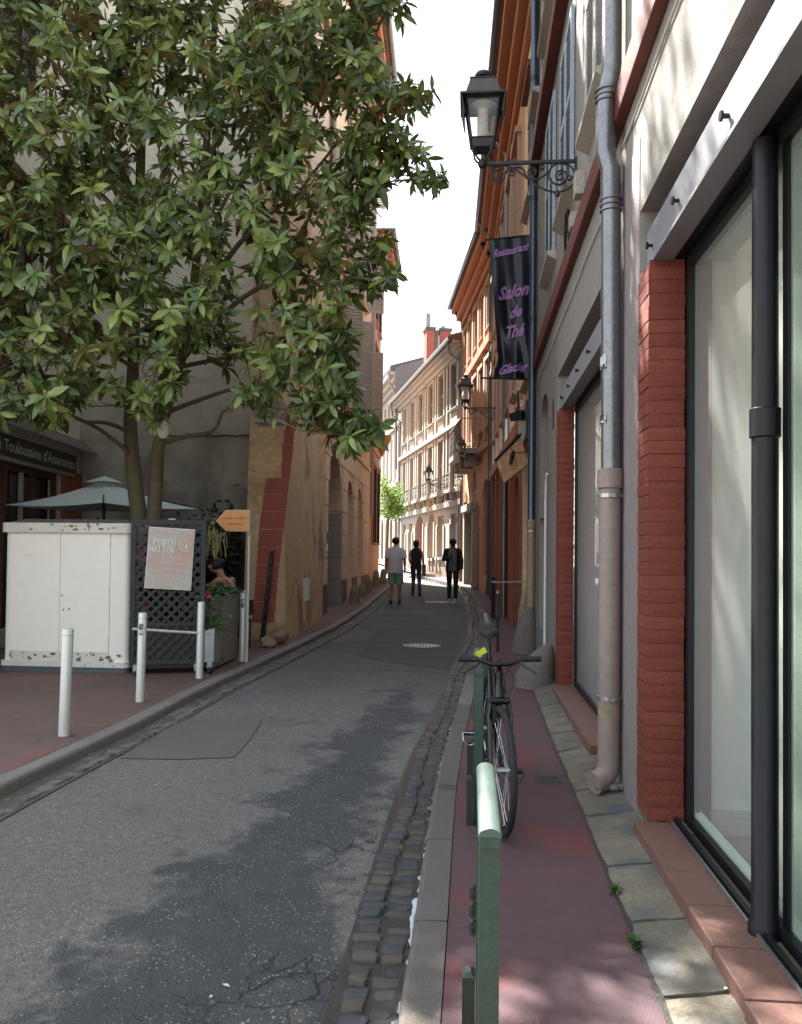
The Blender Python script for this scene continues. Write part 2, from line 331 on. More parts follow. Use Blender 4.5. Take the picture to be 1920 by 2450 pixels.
def leafmat(name, top, top2, under, rough=.33, trans=.25, lo=.45):
    M = bpy.data.materials.new(name); M.use_nodes = True; N = M.node_tree.nodes; L = M.node_tree.links
    b = N['Principled BSDF']; geo = N.new('ShaderNodeNewGeometry'); tc = N.new('ShaderNodeTexCoord')
    n_ = N.new('ShaderNodeTexNoise'); n_.inputs['Scale'].default_value = 2.6; n_.inputs['Detail'].default_value = 3
    L.new(geo.outputs['Position'], n_.inputs['Vector'])
    rr = N.new('ShaderNodeMapRange'); rr.inputs[1].default_value = lo; rr.inputs[2].default_value = .66; L.new(n_.outputs[0], rr.inputs[0])
    x = N.new('ShaderNodeMix'); x.data_type = 'RGBA'; x.inputs[6].default_value = (*top, 1); x.inputs[7].default_value = (*top2, 1); L.new(rr.outputs[0], x.inputs[0])
    y = N.new('ShaderNodeMix'); y.data_type = 'RGBA'; ri = N.new('ShaderNodeMapRange'); ri.inputs[3].default_value = .35; ri.inputs[4].default_value = 1.5; L.new(geo.outputs['Random Per Island'], ri.inputs[0])
    vm = N.new('ShaderNodeVectorMath'); vm.operation = 'SCALE'; L.new(x.outputs[2], vm.inputs[0]); L.new(ri.outputs[0], vm.inputs[3])
    L.new(vm.outputs[0], y.inputs[6]); y.inputs[7].default_value = (*under, 1); L.new(geo.outputs['Backfacing'], y.inputs[0])
    L.new(y.outputs[2], b.inputs['Base Color'])
    r2 = N.new('ShaderNodeMapRange'); r2.inputs[3].default_value = rough; r2.inputs[4].default_value = .75; L.new(geo.outputs['Backfacing'], r2.inputs[0]); L.new(r2.outputs[0], b.inputs['Roughness'])
    t = N.new('ShaderNodeBsdfTranslucent'); L.new(y.outputs[2], t.inputs[0]); ms = N.new('ShaderNodeMixShader'); ms.inputs[0].default_value = trans
    L.new(b.outputs[0], ms.inputs[1]); L.new(t.outputs[0], ms.inputs[2]); L.new(ms.outputs[0], N['Material Output'].inputs[0]); return M
M_['leaf'] = leafmat('magnolia_leaf', (.105, .165, .045), (.27, .34, .095), (.22, .18, .055), rough=.22, trans=.3)
M_['leaf_bright'] = leafmat('bright_leaf', (.11, .20, .03), (.07, .14, .025), (.14, .24, .04), rough=.5, trans=.45)
M_['leaf_ivy'] = leafmat('ivy_leaf', (.05, .11, .03), (.10, .18, .05), (.07, .12, .04), rough=.5)
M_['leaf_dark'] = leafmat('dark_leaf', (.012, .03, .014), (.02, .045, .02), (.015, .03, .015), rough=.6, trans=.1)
M_['grass_dry'] = leafmat('dry_grass', (.42, .36, .16), (.30, .28, .10), (.35, .30, .14), rough=.7)
def glassmat(name, tint, refl=1.0, film=0):
    M = bpy.data.materials.new(name); M.use_nodes = True; N = M.node_tree.nodes; L = M.node_tree.links
    for n_ in list(N):
        if n_.type == 'BSDF_PRINCIPLED': N.remove(n_)
    t = N.new('ShaderNodeBsdfTransparent'); t.inputs[0].default_value = (*tint, 1)
    gl = N.new('ShaderNodeBsdfGlossy'); gl.inputs['Roughness'].default_value = 0.02
    lw = N.new('ShaderNodeFresnel'); lw.inputs[0].default_value = 1.5
    mu = N.new('ShaderNodeMath'); mu.operation = 'MULTIPLY'; mu.inputs[1].default_value = refl; mu.use_clamp = True; L.new(lw.outputs[0], mu.inputs[0])
    ms = N.new('ShaderNodeMixShader'); L.new(mu.outputs[0], ms.inputs[0]); L.new(t.outputs[0], ms.inputs[1]); L.new(gl.outputs[0], ms.inputs[2])
    if film:   # pale haze mixed into the pane so it looks brighter
        df = N.new('ShaderNodeBsdfTranslucent'); df.inputs[0].default_value = (.80, .84, .80, 1); d2 = N.new('ShaderNodeBsdfDiffuse'); d2.inputs[0].default_value = (.70, .74, .71, 1)
        a = N.new('ShaderNodeAddShader'); m1 = N.new('ShaderNodeMixShader'); m1.inputs[0].default_value = .5; L.new(df.outputs[0], m1.inputs[1]); L.new(d2.outputs[0], m1.inputs[2])
        m2 = N.new('ShaderNodeMixShader'); m2.inputs[0].default_value = film; L.new(ms.outputs[0], m2.inputs[1]); L.new(m1.outputs[0], m2.inputs[2]); ms = m2; N.remove(a)
    L.new(ms.outputs[0], N['Material Output'].inputs[0]); return M
M_['glass'] = glassmat('shop_glass', (.93, .97, .95), .5, .24)
M_['lamp_glass'] = glassmat('lamp_glass', (.95, .95, .95), 1.2)
def darkpane():
    M = bpy.data.materials.new('window_glass'); M.use_nodes = True; b = M.node_tree.nodes['Principled BSDF']
    b.inputs['Base Color'].default_value = (.03, .032, .034, 1); b.inputs['Roughness'].default_value = .06; b.inputs['Specular IOR Level'].default_value = .7
    return M
M_['pane'] = darkpane()
def emis_free(name, c):
    return mat(name, c, .6)
M_['lamp_white'] = mat('lamp_diffuser', (.70, .66, .58), .5, c2=(.66, .61, .53), sc=3)
# road: asphalt with damp stains, cracks, bright chips
def roadmat():
    M = bpy.data.materials.new('road_asphalt'); M.use_nodes = True; N = M.node_tree.nodes; L = M.node_tree.links
    b = N['Principled BSDF']; tc = N.new('ShaderNodeTexCoord'); sp = N.new('ShaderNodeSeparateXYZ'); L.new(tc.outputs['Object'], sp.inputs[0])
    def math_(op, a, c=None, cl=False):
        n_ = N.new('ShaderNodeMath'); n_.operation = op; n_.use_clamp = cl
        for i, q in enumerate((a, c)):
            if q is None: continue
            if isinstance(q, (int, float)): n_.inputs[i].default_value = q
            else: L.new(q, n_.inputs[i])
        return n_.outputs[0]
    def nz(scale, det=6, rg=.6, vec=None):
        n_ = N.new('ShaderNodeTexNoise'); n_.inputs['Scale'].default_value = scale; n_.inputs['Detail'].default_value = det; n_.inputs['Roughness'].default_value = rg
        L.new(vec or tc.outputs['Object'], n_.inputs['Vector']); return n_
    def rng(src, lo, hi, a=0, c=1):
        r = N.new('ShaderNodeMapRange'); r.inputs[1].default_value = lo; r.inputs[2].default_value = hi; r.inputs[3].default_value = a; r.inputs[4].default_value = c; L.new(src, r.inputs[0]); return r.outputs[0]
    def mix(f, a, c):
        x = N.new('ShaderNodeMix'); x.data_type = 'RGBA'; L.new(f, x.inputs[0])
        for i, q in ((6, a), (7, c)):
            if isinstance(q, tuple): x.inputs[i].default_value = (*q, 1)
            else: L.new(q, x.inputs[i])
        return x.outputs[2]
    X, Y = sp.outputs[0], sp.outputs[1]
    # damp stain: band whose centre runs from x=-1.05 near the viewer to x=-0.75 further on
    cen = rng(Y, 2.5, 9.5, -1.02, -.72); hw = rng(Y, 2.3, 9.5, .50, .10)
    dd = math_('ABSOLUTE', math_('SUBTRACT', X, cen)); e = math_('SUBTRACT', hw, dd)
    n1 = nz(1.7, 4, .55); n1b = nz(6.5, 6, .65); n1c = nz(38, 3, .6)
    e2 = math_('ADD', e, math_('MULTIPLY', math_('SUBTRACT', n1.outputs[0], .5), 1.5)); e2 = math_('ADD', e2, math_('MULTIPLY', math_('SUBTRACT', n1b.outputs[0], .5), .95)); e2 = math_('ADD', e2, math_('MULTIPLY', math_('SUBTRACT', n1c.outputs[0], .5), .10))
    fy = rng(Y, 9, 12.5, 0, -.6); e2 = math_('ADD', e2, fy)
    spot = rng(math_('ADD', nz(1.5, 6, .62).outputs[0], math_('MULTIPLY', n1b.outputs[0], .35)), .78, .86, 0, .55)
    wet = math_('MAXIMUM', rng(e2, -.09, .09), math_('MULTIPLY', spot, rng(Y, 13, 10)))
    base = mix(rng(nz(1.1).outputs[0], .35, .65), (.165, .154, .140), (.210, .196, .178))
    base = mix(rng(nz(22, 4).outputs[0], .3, .7), (.115, .108, .100), base)
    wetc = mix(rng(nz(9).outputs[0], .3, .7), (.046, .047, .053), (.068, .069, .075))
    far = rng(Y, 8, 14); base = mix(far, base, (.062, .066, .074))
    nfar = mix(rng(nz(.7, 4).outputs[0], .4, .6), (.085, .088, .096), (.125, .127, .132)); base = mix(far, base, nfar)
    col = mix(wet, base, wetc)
    # chips
    vo = N.new('ShaderNodeTexVoronoi'); vo.inputs['Scale'].default_value = 75; L.new(tc.outputs['Object'], vo.inputs['Vector'])
    cs = N.new('ShaderNodeSeparateColor'); L.new(vo.outputs['Color'], cs.inputs[0])
    chip = math_('MULTIPLY', math_('MULTIPLY', rng(cs.outputs[0], .80, .86), rng(nz(5, 3).outputs[0], .40, .60, .15, 1)), rng(vo.outputs['Distance'], .42, .28))
    chipd = math_('MULTIPLY', rng(cs.outputs[1], .80, .86), rng(vo.outputs['Distance'], .5, .3))
    col = mix(math_('MULTIPLY', chipd, .6), col, (.03, .03, .034)); col = mix(math_('MULTIPLY', chip, .75), col, (.48, .47, .45))
    # cracks
    wv = N.new('ShaderNodeVectorMath'); wv.operation = 'MULTIPLY_ADD'; nn = nz(3, 4); L.new(nn.outputs[1], wv.inputs[0]); wv.inputs[1].default_value = (.5, .5, .5); L.new(tc.outputs['Object'], wv.inputs[2])
    v2 = N.new('ShaderNodeTexVoronoi'); v2.feature = 'DISTANCE_TO_EDGE'; v2.inputs['Scale'].default_value = 2.3; L.new(wv.outputs[0], v2.inputs['Vector'])
    ck = math_('MULTIPLY', rng(v2.outputs[0], .022, .006), rng(X, -1.3, -.7)); ck = math_('MULTIPLY', ck, rng(nz(.9).outputs[0], .46, .56)); ck = math_('MULTIPLY', ck, rng(Y, 9, 6))
    col = mix(ck, col, (.02, .02, .022))
    L.new(col, b.inputs['Base Color'])
    ro = math_('SUBTRACT', .82, math_('MULTIPLY', wet, .12)); ro = math_('SUBTRACT', ro, math_('MULTIPLY', chip, .5)); L.new(ro, b.inputs['Roughness'])
    h = math_('ADD', nz(140, 6, .7).outputs[0], math_('MULTIPLY', rng(vo.outputs['Distance'], 0, .6, 1, 0), .8)); h = math_('SUBTRACT', h, math_('MULTIPLY', ck, 2.0))
    bp = N.new('ShaderNodeBump'); bp.inputs['Strength'].default_value = .9; bp.inputs['Distance'].default_value = .007; L.new(h, bp.inputs['Height']); L.new(bp.outputs[0], b.inputs['Normal'])
    return M
M_['road'] = roadmat()
M_['pave_red'] = mat('pavement_red', (.128, .058, .062), .74, c2=(.104, .062, .072), sc=1.3, bump=.7, bsc=120, c3=(.158, .046, .048), sc3=1.3)
M_['pave_left'] = mat('pavement_left', (.17, .105, .085), .85, c2=(.125, .082, .068), sc=.9, bump=.5, bsc=120, c3=(.19, .085, .08), sc3=.6)
M_['pave_far'] = mat('pavement_far', (.24, .20, .19), .85, c2=(.19, .16, .15), sc=.9, bump=.4, bsc=120)
M_['plinth'] = mat('plinth', (.30, .235, .16), .9, c2=(.22, .17, .12), sc=2, bump=.5, c3=(.14, .11, .08), sc3=1.4)
# gable wall: cream render above, soot-stained cement render below
def gablemat():
    M = mat('gable_render', (.86, .78, .62), .92, c2=(.76, .69, .56), sc=.8, bump=.4, bsc=35)
    N = M.node_tree.nodes; L = M.node_tree.links; b = N['Principled BSDF']; src = b.inputs['Base Color'].links[0].from_socket
    tc = N.new('ShaderNodeTexCoord'); sp = N.new('ShaderNodeSeparateXYZ'); L.new(tc.outputs['Object'], sp.inputs[0])
    n_ = N.new('ShaderNodeTexNoise'); n_.inputs['Scale'].default_value = .9; n_.inputs['Detail'].default_value = 4; L.new(tc.outputs['Object'], n_.inputs['Vector'])
    a = N.new('ShaderNodeMath'); a.operation = 'MULTIPLY_ADD'; L.new(n_.outputs[0], a.inputs[0]); a.inputs[1].default_value = 2.6; L.new(sp.outputs[2], a.inputs[2])
    r = N.new('ShaderNodeMapRange'); r.inputs[1].default_value = 6.6; r.inputs[2].default_value = 4.1; L.new(a.outputs[0], r.inputs[0])
    x = N.new('ShaderNodeMix'); x.data_type = 'RGBA'; L.new(r.outputs[0], x.inputs[0]); L.new(src, x.inputs[6])
    n2 = N.new('ShaderNodeTexNoise'); n2.inputs['Scale'].default_value = 1.3; n2.inputs['Detail'].default_value = 5; L.new(tc.outputs['Object'], n2.inputs['Vector'])
    y = N.new('ShaderNodeMix'); y.data_type = 'RGBA'; r2 = N.new('ShaderNodeMapRange'); r2.inputs[1].default_value = .38; r2.inputs[2].default_value = .66; L.new(n2.outputs[0], r2.inputs[0]); L.new(r2.outputs[0], y.inputs[0])
    y.inputs[6].default_value = (.17, .16, .135, 1); y.inputs[7].default_value = (.46, .44, .38, 1); L.new(y.outputs[2], x.inputs[7]); L.new(x.outputs[2], b.inputs['Base Color']); return M
M_['gable'] = gablemat()
# ================================================================ THE SETTING: ground, road, pavements
A = Fr((.95, 0), (0, 1), (-1, 0))
B = Fr((1.3-.0292*12.5, 12.5), (-.0292, 1), (-1, -.0292))
_e = B.p(10.8, 0); C = Fr((_e.x, _e.y), (-.137, 1), (-1, -.137))
_d = at(1108, 1326, 30); D = Fr((_d.x, _d.y), (-.27, 1), (-1, -.27))
L = Fr((-2.61, 0), (-.0313, 1), (1, .0313))
G = Fr((-7.15, 14.4), (.116, -1), (1, .116))
def dp(s, d): q = D.p(s, 0, d); return (q.x, q.y)
KR = [(-.245, -2), (-.22, 2.63), (-.21, 5.63), (-.10, 8.5), (.06, 11.95), (.16, 13.65), (.19, 17.7), (.10, 22), (-.05, 25), (-.45, 28), (-1.35, 31), dp(5, .9), dp(14, .9), dp(30, .9)]
KL = [(-3.0, -2), (-2.97, 4.99), (-2.91, 6.91), (-2.87, 8.76), (-2.77, 10.23), (-2.6, 13), (-2.49, 15.34), (-2.5, 18.7), (-2.6, 24), (-2.75, 30), (-3.3, 33.2), (-5, 35), (-10, 38.5)]
def smooth_poly(P, step=.25):
    P = [Vector(p) for p in P]; out = []
    for i in range(len(P)-1):
        p0 = P[max(i-1, 0)]; p1 = P[i]; p2 = P[i+1]; p3 = P[min(i+2, len(P)-1)]; n = max(1, int((p2-p1).length/step))
        for k in range(n):
            t = k/n; q = 0.5*((2*p1)+(p2-p0)*t+(2*p0-5*p1+4*p2-p3)*t*t+(3*p1-p0-3*p2+p3)*t**3); out.append(q)
    out.append(P[-1]); return out
KRs, KLs = smooth_poly(KR), smooth_poly(KL)
def xat(P, Y):
    for i in range(len(P)-1):
        if P[i].y <= Y <= P[i+1].y:
            t = (Y-P[i].y)/max(1e-6, P[i+1].y-P[i].y); return P[i].x+(P[i+1].x-P[i].x)*t
    return P[0].x if Y < P[0].y else P[-1].x
def sheet(name, fl, fr_, y0, y1, step, h, m, kind='structure', nx=1, parent=None):
    mb = MB(); n = max(1, int((y1-y0)/step))
    for i in range(n+1):
        y = y0+(y1-y0)*i/n; a, b = fl(y), fr_(y)
        for k in range(nx+1):
            mb.v.append(Vector((a+(b-a)*k/nx, y, g(y)+(h(y) if callable(h) else h))))
    for i in range(n):
        for k in range(nx):
            q = i*(nx+1)+k; mb.f.append((q, q+1, q+nx+2, q+nx+1))
    return mb.build(name, m, parent, kind=kind)
sheet('ground', lambda y: -150, lambda y: 150, -60, 200, 4, -.25, M_['pave_far'])
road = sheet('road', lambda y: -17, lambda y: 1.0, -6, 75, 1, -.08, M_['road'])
KW = .14
sheet('pavement_right', lambda y: xat(KRs, y)+KW, lambda y: (.97 if y < 12.5 else (1.32-.0292*y if y < 23.3 else (.64-.137*(y-23.3) if y < 30 else -.27-.27*(y-30)))), -2, 60, .3, 0.0, M_['pave_red'])
sheet('pavement_left', lambda y: -17, lambda y: xat(KLs, y)-KW, -2, 38, .3, 0.0, M_['pave_left'])
def kerb_run(P, side, y0, y1, parent_name, mats, top=.004, glen=(.75, 1.05)):
    root = MB(); h = None
    # cumulative length
    par = bpy.data.objects.new(parent_name, None); COL.objects.link(par); par['kind'] = 'structure'; par.location = (P[0].x, y0, 0)
    y = y0; k = 0; rnd = random.Random(3 if side > 0 else 4)
    while y < y1:
        ln = rnd.uniform(*glen)*(1 if y < 14 else 1.6); ye = min(y+ln, y1)
        a = Vector((xat(P, y), y)); b = Vector((xat(P, ye), ye)); t = (b-a).normalized(); nn = Vector((t.y, -t.x))*side
        gap = .004; a2 = a+t*gap; b2 = b-t*gap; j = rnd.uniform(-.004, .004); wdt = KW-.004
        mb = MB(); z0 = -.2
        def P3(q, o, z): return Vector((q.x+nn.x*o, q.y+nn.y*o, g(q.y)+z))
        T = top+rnd.uniform(-.004, .004); c = .014; n = 4; V = []
        prof = [(0+j, z0), (0+j, T-c*1.6), (c*.5+j, T-c*.5), (c*1.6+j, T), (wdt, T), (wdt, z0)]
        for i in range(n+1):
            q = a2.lerp(b2, i/n); dj = rnd.uniform(-.003, .003)
            for o, z in prof: mb.v.append(P3(q, o+dj*(1 if o < .05 else 0), z+(rnd.uniform(-.002, .002) if z > 0 else 0)))
        m_ = len(prof)
        for i in range(n):
            for q in range(m_-1):
                f = (i*m_+q, i*m_+q+1, (i+1)*m_+q+1, (i+1)*m_+q); mb.f.append(f if side < 0 else f[::-1])
        mb.f.append(tuple(range(m_))); mb.f.append(tuple(n*m_+q for q in range(m_))[::-1])
        o = mb.build('kerbstone', rnd.choice(mats), par); y = ye
    return par
kerb_run(KRs, 1, .9, 34, 'kerb', [M_['kerb_stone_b'], M_['kerb_stone_b'], M_['kerb_stone']])
kerb_run(KLs, -1, 3.0, 33, 'kerb', [M_['kerb_stone']], glen=(1.0, 1.5))
def cobble_mesh(rnd, m, flat=.5):
    mb = MB(); n = 8; rings = [(.5, -.5), (.5, .12), (.45, .33), (.30, .42)]
    rad = [rnd.uniform(.78, 1.10) for _ in range(n)]
    for r, z in rings:
        for k in range(n):
            th = 2*math.pi*k/n; sq = 1/max(abs(math.cos(th)), abs(math.sin(th)))**.55
            mb.v.append(Vector((r*rad[k]*sq*math.cos(th), r*rad[k]*sq*math.sin(th), z*flat)))
    mb.v.append(Vector((0, 0, .46*flat)))
    for i in range(3):
        for k in range(n): mb.f.append((i*n+k, i*n+(k+1) % n, (i+1)*n+(k+1) % n, (i+1)*n+k))
    for k in range(n): mb.f.append((3*n+k, 3*n+(k+1) % n, 4*n))
    return mb
def gutter(P, side, y0, y1, wd, rows, par, mats, zt, limit=300, rstep=(.075, .10)):
    rnd = random.Random(17); V = [(cobble_mesh(rnd, None), m_) for m_ in mats for _ in range(3)]
    MS = [v.mesh('cobble', m_, smooth=True) for v, m_ in V]; y = y0; cnt = 0; rest = MB(); rm = mats[0]
    while y < y1:
        st = rnd.uniform(*rstep)*(1+max(0, y-9)*.05); x0 = xat(P, y+st/2); t = Vector((xat(P, y+.3)-xat(P, y), .3, 0)).normalized(); nn = Vector((-t.y, t.x, 0))*side
        W = wd(y); o = .016; cols = rows if W > .15 else 1; cuts = sorted([0]+[(i+rnd.uniform(-.16, .16))/cols for i in range(1, cols)]+[1])
        for i in range(cols):
            cw = (cuts[i+1]-cuts[i])*W; c = Vector((x0, y+st/2+rnd.uniform(-.007, .007), 0))+nn*(o+cuts[i]*W+cw/2); dz = rnd.uniform(-.010, .008)+(.004 if i else -.006)
            sx, sy, sz = cw*rnd.uniform(.78, 1.05), st*rnd.uniform(.82, 1.06), rnd.uniform(.05, .075)
            z = g(c.y)+zt+dz; rz = math.atan2(t.y, t.x)-math.pi/2+rnd.uniform(-.22, .22)
            if cnt < limit:
                inst(rnd.choice(MS), 'cobble', Vector((c.x, c.y, z)), par, (rnd.uniform(-.06, .06), rnd.uniform(-.06, .06), rz), (sx, sy, sz)); cnt += 1
            else:
                src = rnd.choice(V)[0]; M4 = Matrix.Translation((c.x, c.y, z)) @ Matrix.Rotation(rz, 4, 'Z') @ Matrix.Diagonal((sx, sy, sz, 1))
                rest.add([M4 @ v for v in src.v], src.f)
        y += st
    if rest.v: rest.build('cobble_row', rm, par, smooth=True, kind='stuff')
gr_ = sheet('gutter_right', lambda y: xat(KRs, y)-.24-(0 if y > 7 else .02), lambda y: xat(KRs, y)+.01, 1.6, 33, .3, -.065, M_['gutter_dirt'])
gl_ = sheet('gutter_left', lambda y: xat(KLs, y)-.01, lambda y: xat(KLs, y)+.26, 3, 32, .3, -.072, M_['gutter_dry'])
gutter(KRs, 1, 2.35, 30, lambda y: .19+.03*math.sin(y*2.1)+(.02 if y < 6 else 0), 2, gr_, [M_['cobble_a'], M_['cobble_b'], M_['cobble_c']], -.066, rstep=(.062, .095))
gutter(KLs, -1, 4.0, 26, lambda y: .22, 2, gl_, [M_['cobble_dry'], M_['cobble_b']], -.078, limit=240, rstep=(.09, .13))
# trickle of water along the foot of the right kerb
mw = bpy.data.materials.new('gutter_water'); mw.use_nodes = True; bb = mw.node_tree.nodes['Principled BSDF']; bb.inputs['Base Color'].default_value = (.22, .25, .28, 1); bb.inputs['Roughness'].default_value = .08
bb.inputs['Metallic'].default_value = .75
nz_ = mw.node_tree.nodes.new('ShaderNodeTexNoise'); nz_.inputs['Scale'].default_value = 30; bp_ = mw.node_tree.nodes.new('ShaderNodeBump'); bp_.inputs['Strength'].default_value = .25; bp_.inputs['Distance'].default_value = .004
mw.node_tree.links.new(nz_.outputs[0], bp_.inputs['Height']); mw.node_tree.links.new(bp_.outputs[0], bb.inputs['Normal'])
sheet('water', lambda y: xat(KRs, y)+.002-.045*max(0, noise.noise(Vector((0, y*2.1, 0)))+.30)*(1 if noise.noise(Vector((9, y*14, 0))) > -.05 else .1)-.045*max(0, noise.noise(Vector((5, y*11, 0)))), lambda y: xat(KRs, y)+.004, 1.6, 12, .02, -.0585, mw)
# asphalt repair patches and joints
def flat_poly(name, px, h, m, kind='structure'):
    P = [gp(*q, h=h) for q in px]; mb = MB(); mb.add(P, [tuple(range(len(P)))]); o = mb.build(name, m, kind=kind)
    bm = bmesh.new(); bm.from_mesh(o.data); bmesh.ops.triangulate(bm, faces=bm.faces)
    for f in bm.faces:
        if f.normal.z < 0: f.normal_flip()
    bm.to_mesh(o.data); bm.free(); return o
flat_poly('asphalt_patch', [(440, 1722), (520, 1719), (626, 1724), (600, 1768), (560, 1812), (420, 1817), (285, 1814), (350, 1772)], -.074, M_['patch'])
flat_poly('asphalt_patch', [(905, 1502), (1102, 1508), (1098, 1560), (1085, 1602), (960, 1588), (860, 1570)], -.0745, M_['asphalt_new'])
flat_poly('asphalt_patch', [(862, 1480), (956, 1480), (950, 1484), (850, 1484)], -.0725, M_['patch'])
def road_line(name, px, wpx, m):
    pts = [gp(*q, h=-.071) for q in px]; mb = MB()
    for a, b in zip(pts[:-1], pts[1:]):
        t = (b-a).normalized(); n_ = Vector((-t.y, t.x, 0))*wpx; mb.quad(a-n_, b-n_, b+n_, a+n_)
    return mb.build(name, m, kind='structure')
for q in ([(790, 1531), (880, 1536), (940, 1534)], [(905, 1601), (980, 1606), (1052, 1612)], [(1000, 1568), (1095, 1580)], [(860, 1536), (1085, 1540)]): road_line('asphalt_joint', q, .012, M_['asphalt_new'])
# ---- stone slab strip at the foot of the right-hand wall
strip = thing('stone_strip', (.8, 5, 0), None, None); strip['kind'] = 'structure'
rnd = random.Random(5); cuts = [.9, 1.5, 2.22, 2.86, 3.42, 4.02, 4.78, 5.28, 5.75, 6.35, 6.95, 7.5, 8.1, 8.7, 9.25]
for i, (a, b) in enumerate(zip(cuts[:-1], cuts[1:])):
    mb = MB(); nx, ny = 5, 6; jo = .012
    x0, x1 = .66+.006*max(0, (a-3)), .948
    top = {}
    for iy in range(ny+1):
        for ix in range(nx+1):
            u, v = ix/nx, iy/ny; x = x0+(x1-x0)*u; y = a+jo+(b-a-2*jo)*v
            if ix == 0: x += noise.noise(Vector((y*6, i, 0)))*.012+(.006 if iy in (0, ny) else 0)
            if iy in (0, ny): y += noise.noise(Vector((x*9, i*3.3, 4)))*.014
            z = g(y)+.012+.045*u+noise.noise(Vector((x*5, y*5, i)))*.010+(-.003 if ix == 0 or iy in (0, ny) else 0)
            top[ix, iy] = len(mb.v); mb.v.append(Vector((x, y, z)))
    for iy in range(ny):
        for ix in range(nx): mb.f.append((top[ix, iy], top[ix+1, iy], top[ix+1, iy+1], top[ix, iy+1]))
    ring = [top[ix, 0] for ix in range(nx+1)]+[top[nx, iy] for iy in range(1, ny+1)]+[top[ix, ny] for ix in range(nx-1, -1, -1)]+[top[0, iy] for iy in range(ny-1, 0, -1)]
    b0 = len(mb.v)
    for q in ring: v = mb.v[q]; mb.v.append(Vector((v.x, v.y, -.05)))
    for k in range(len(ring)):
        k2 = (k+1) % len(ring); mb.f.append((ring[k2], ring[k], b0+k, b0+k2))
    mb.build('paving_slab', M_['slab'] if i % 3 else M_['slab_b'], strip, smooth=False)
# dirt between pavement and slabs
sheet('joint_dirt', lambda y: .642+.006*max(0, y-3)+.006*noise.noise(Vector((y*5, 0, 1))), lambda y: .95, .9, 9.3, .05, .004, M_['gutter_dirt'])
# weeds at the slab edge
def weed(px, py, n, label):
    c = gp(px, py); t = thing('weed', c, label, 'weed', 'weeds at the slab edge'); mb = MB(); r = random.Random(px)
    for i in range(n):
        a = r.uniform(0, 6.28); l = r.uniform(.015, .035); h = r.uniform(.008, .04); w = l*.35
        d = Vector((math.cos(a), math.sin(a), 0)); s_ = Vector((-d.y, d.x, 0))*w; o = c+Vector((r.uniform(-.012, .012), r.uniform(-.03, .03), .004))
        mb.add([o, o+d*l*.5+s_+Vector((0, 0, h*.7)), o+d*l+Vector((0, 0, h)), o+d*l*.5-s_+Vector((0, 0, h*.7))], [(0, 1, 2, 3)])
    mb.build('foliage', M_['leaf_ivy'], t, kind='stuff')
weed(1520, 2265, 60, 'small green weed sprouting between red pavement and stone slabs at bottom right')
weed(1472, 2140, 22, 'tiny weed tuft at the slab edge just above the larger weed')
# drain covers
def grate(name, c, sx, sy, n, label, along_x=True, group=None):
    t = thing(name, c, label, 'drain cover', group); mb = MB(); b = .012
    mb.box(c.x-sx, c.x+sx, c.y-sy, c.y-sy+b, c.z, c.z+.007); mb.box(c.x-sx, c.x+sx, c.y+sy-b, c.y+sy, c.z, c.z+.007)
    mb.box(c.x-sx, c.x-sx+b, c.y-sy+b, c.y+sy-b, c.z, c.z+.007); mb.box(c.x+sx-b, c.x+sx, c.y-sy+b, c.y+sy-b, c.z, c.z+.007); mb.build('rim', M_['cast_iron'], t)
    MB().box(c.x-sx+.003, c.x+sx-.003, c.y-sy+.003, c.y+sy-.003, c.z-.001, c.z+.002).build('pit', M_['black_frame'], t)
    for i in range(n):
        x = c.x-sx+b+(2*sx-2*b)*(i+.5)/n; w_ = (2*sx-2*b)/n*.28; MB().box(x-w_, x+w_, c.y-sy+b, c.y+sy-b, c.z+.002, c.z+.006).build('bar', M_['cast_iron'], t)
grate('drain_cover', gp(1312, 1866), .085, .075, 8, 'square iron drain grate set in the red pavement near the downpipe')
grate('drain_cover', gp(1070, 1884, h=.004), .05, .05, 5, 'small iron drain slot set into the kerb beside the bicycle rack')
def manhole(px, py, r, label):
    c = gp(px, py, h=-.078); t = thing('manhole_cover', c, label, 'manhole cover'); mb = MB(); n = 36
    for (r0, r1, z) in ((r*.93, r, .012),):
        for k in range(n):
            a, b = 2*math.pi*k/n, 2*math.pi*(k+1)/n
            P = [c+Vector((q*math.cos(x), q*math.sin(x), z)) for q, x in ((r0, a), (r1, a), (r1, b), (r0, b))]; mb.quad(*P)
    mb.build('rim', M_['steel'], t)
    MB().lathe([(r*.93, 0), (r*.93, .008)], c, 36).build('plate', M_['cast_iron'], t)
    mb = MB(); q = r*.8; st = .055; i = -q
    while i < q:
        j = -q
        while j < q:
            if i*i+j*j < q*q: mb.box(c.x+i, c.x+i+.028, c.y+j, c.y+j+.028, c.z+.006, c.z+.013)
            j += st
        i += st
    mb.build('raised_studs', M_['steel'], t, kind='stuff')
manhole(1010, 1546, .30, 'round iron manhole cover in the middle of the road')
c = gp(1057, 1441, h=-.078); t = thing('access_cover', c, 'rectangular steel access cover in the road below the man in the dark jacket', 'access cover')
MB().box(c.x-.42, c.x+.42, c.y-.28, c.y+.28, c.z, c.z+.008).build('frame', M_['steel'], t)
for i in range(2): MB().box(c.x-.39+i*.40, c.x-.01+i*.40, c.y-.25, c.y+.25, c.z+.006, c.z+.012).build('plate', M_['cast_iron'], t)
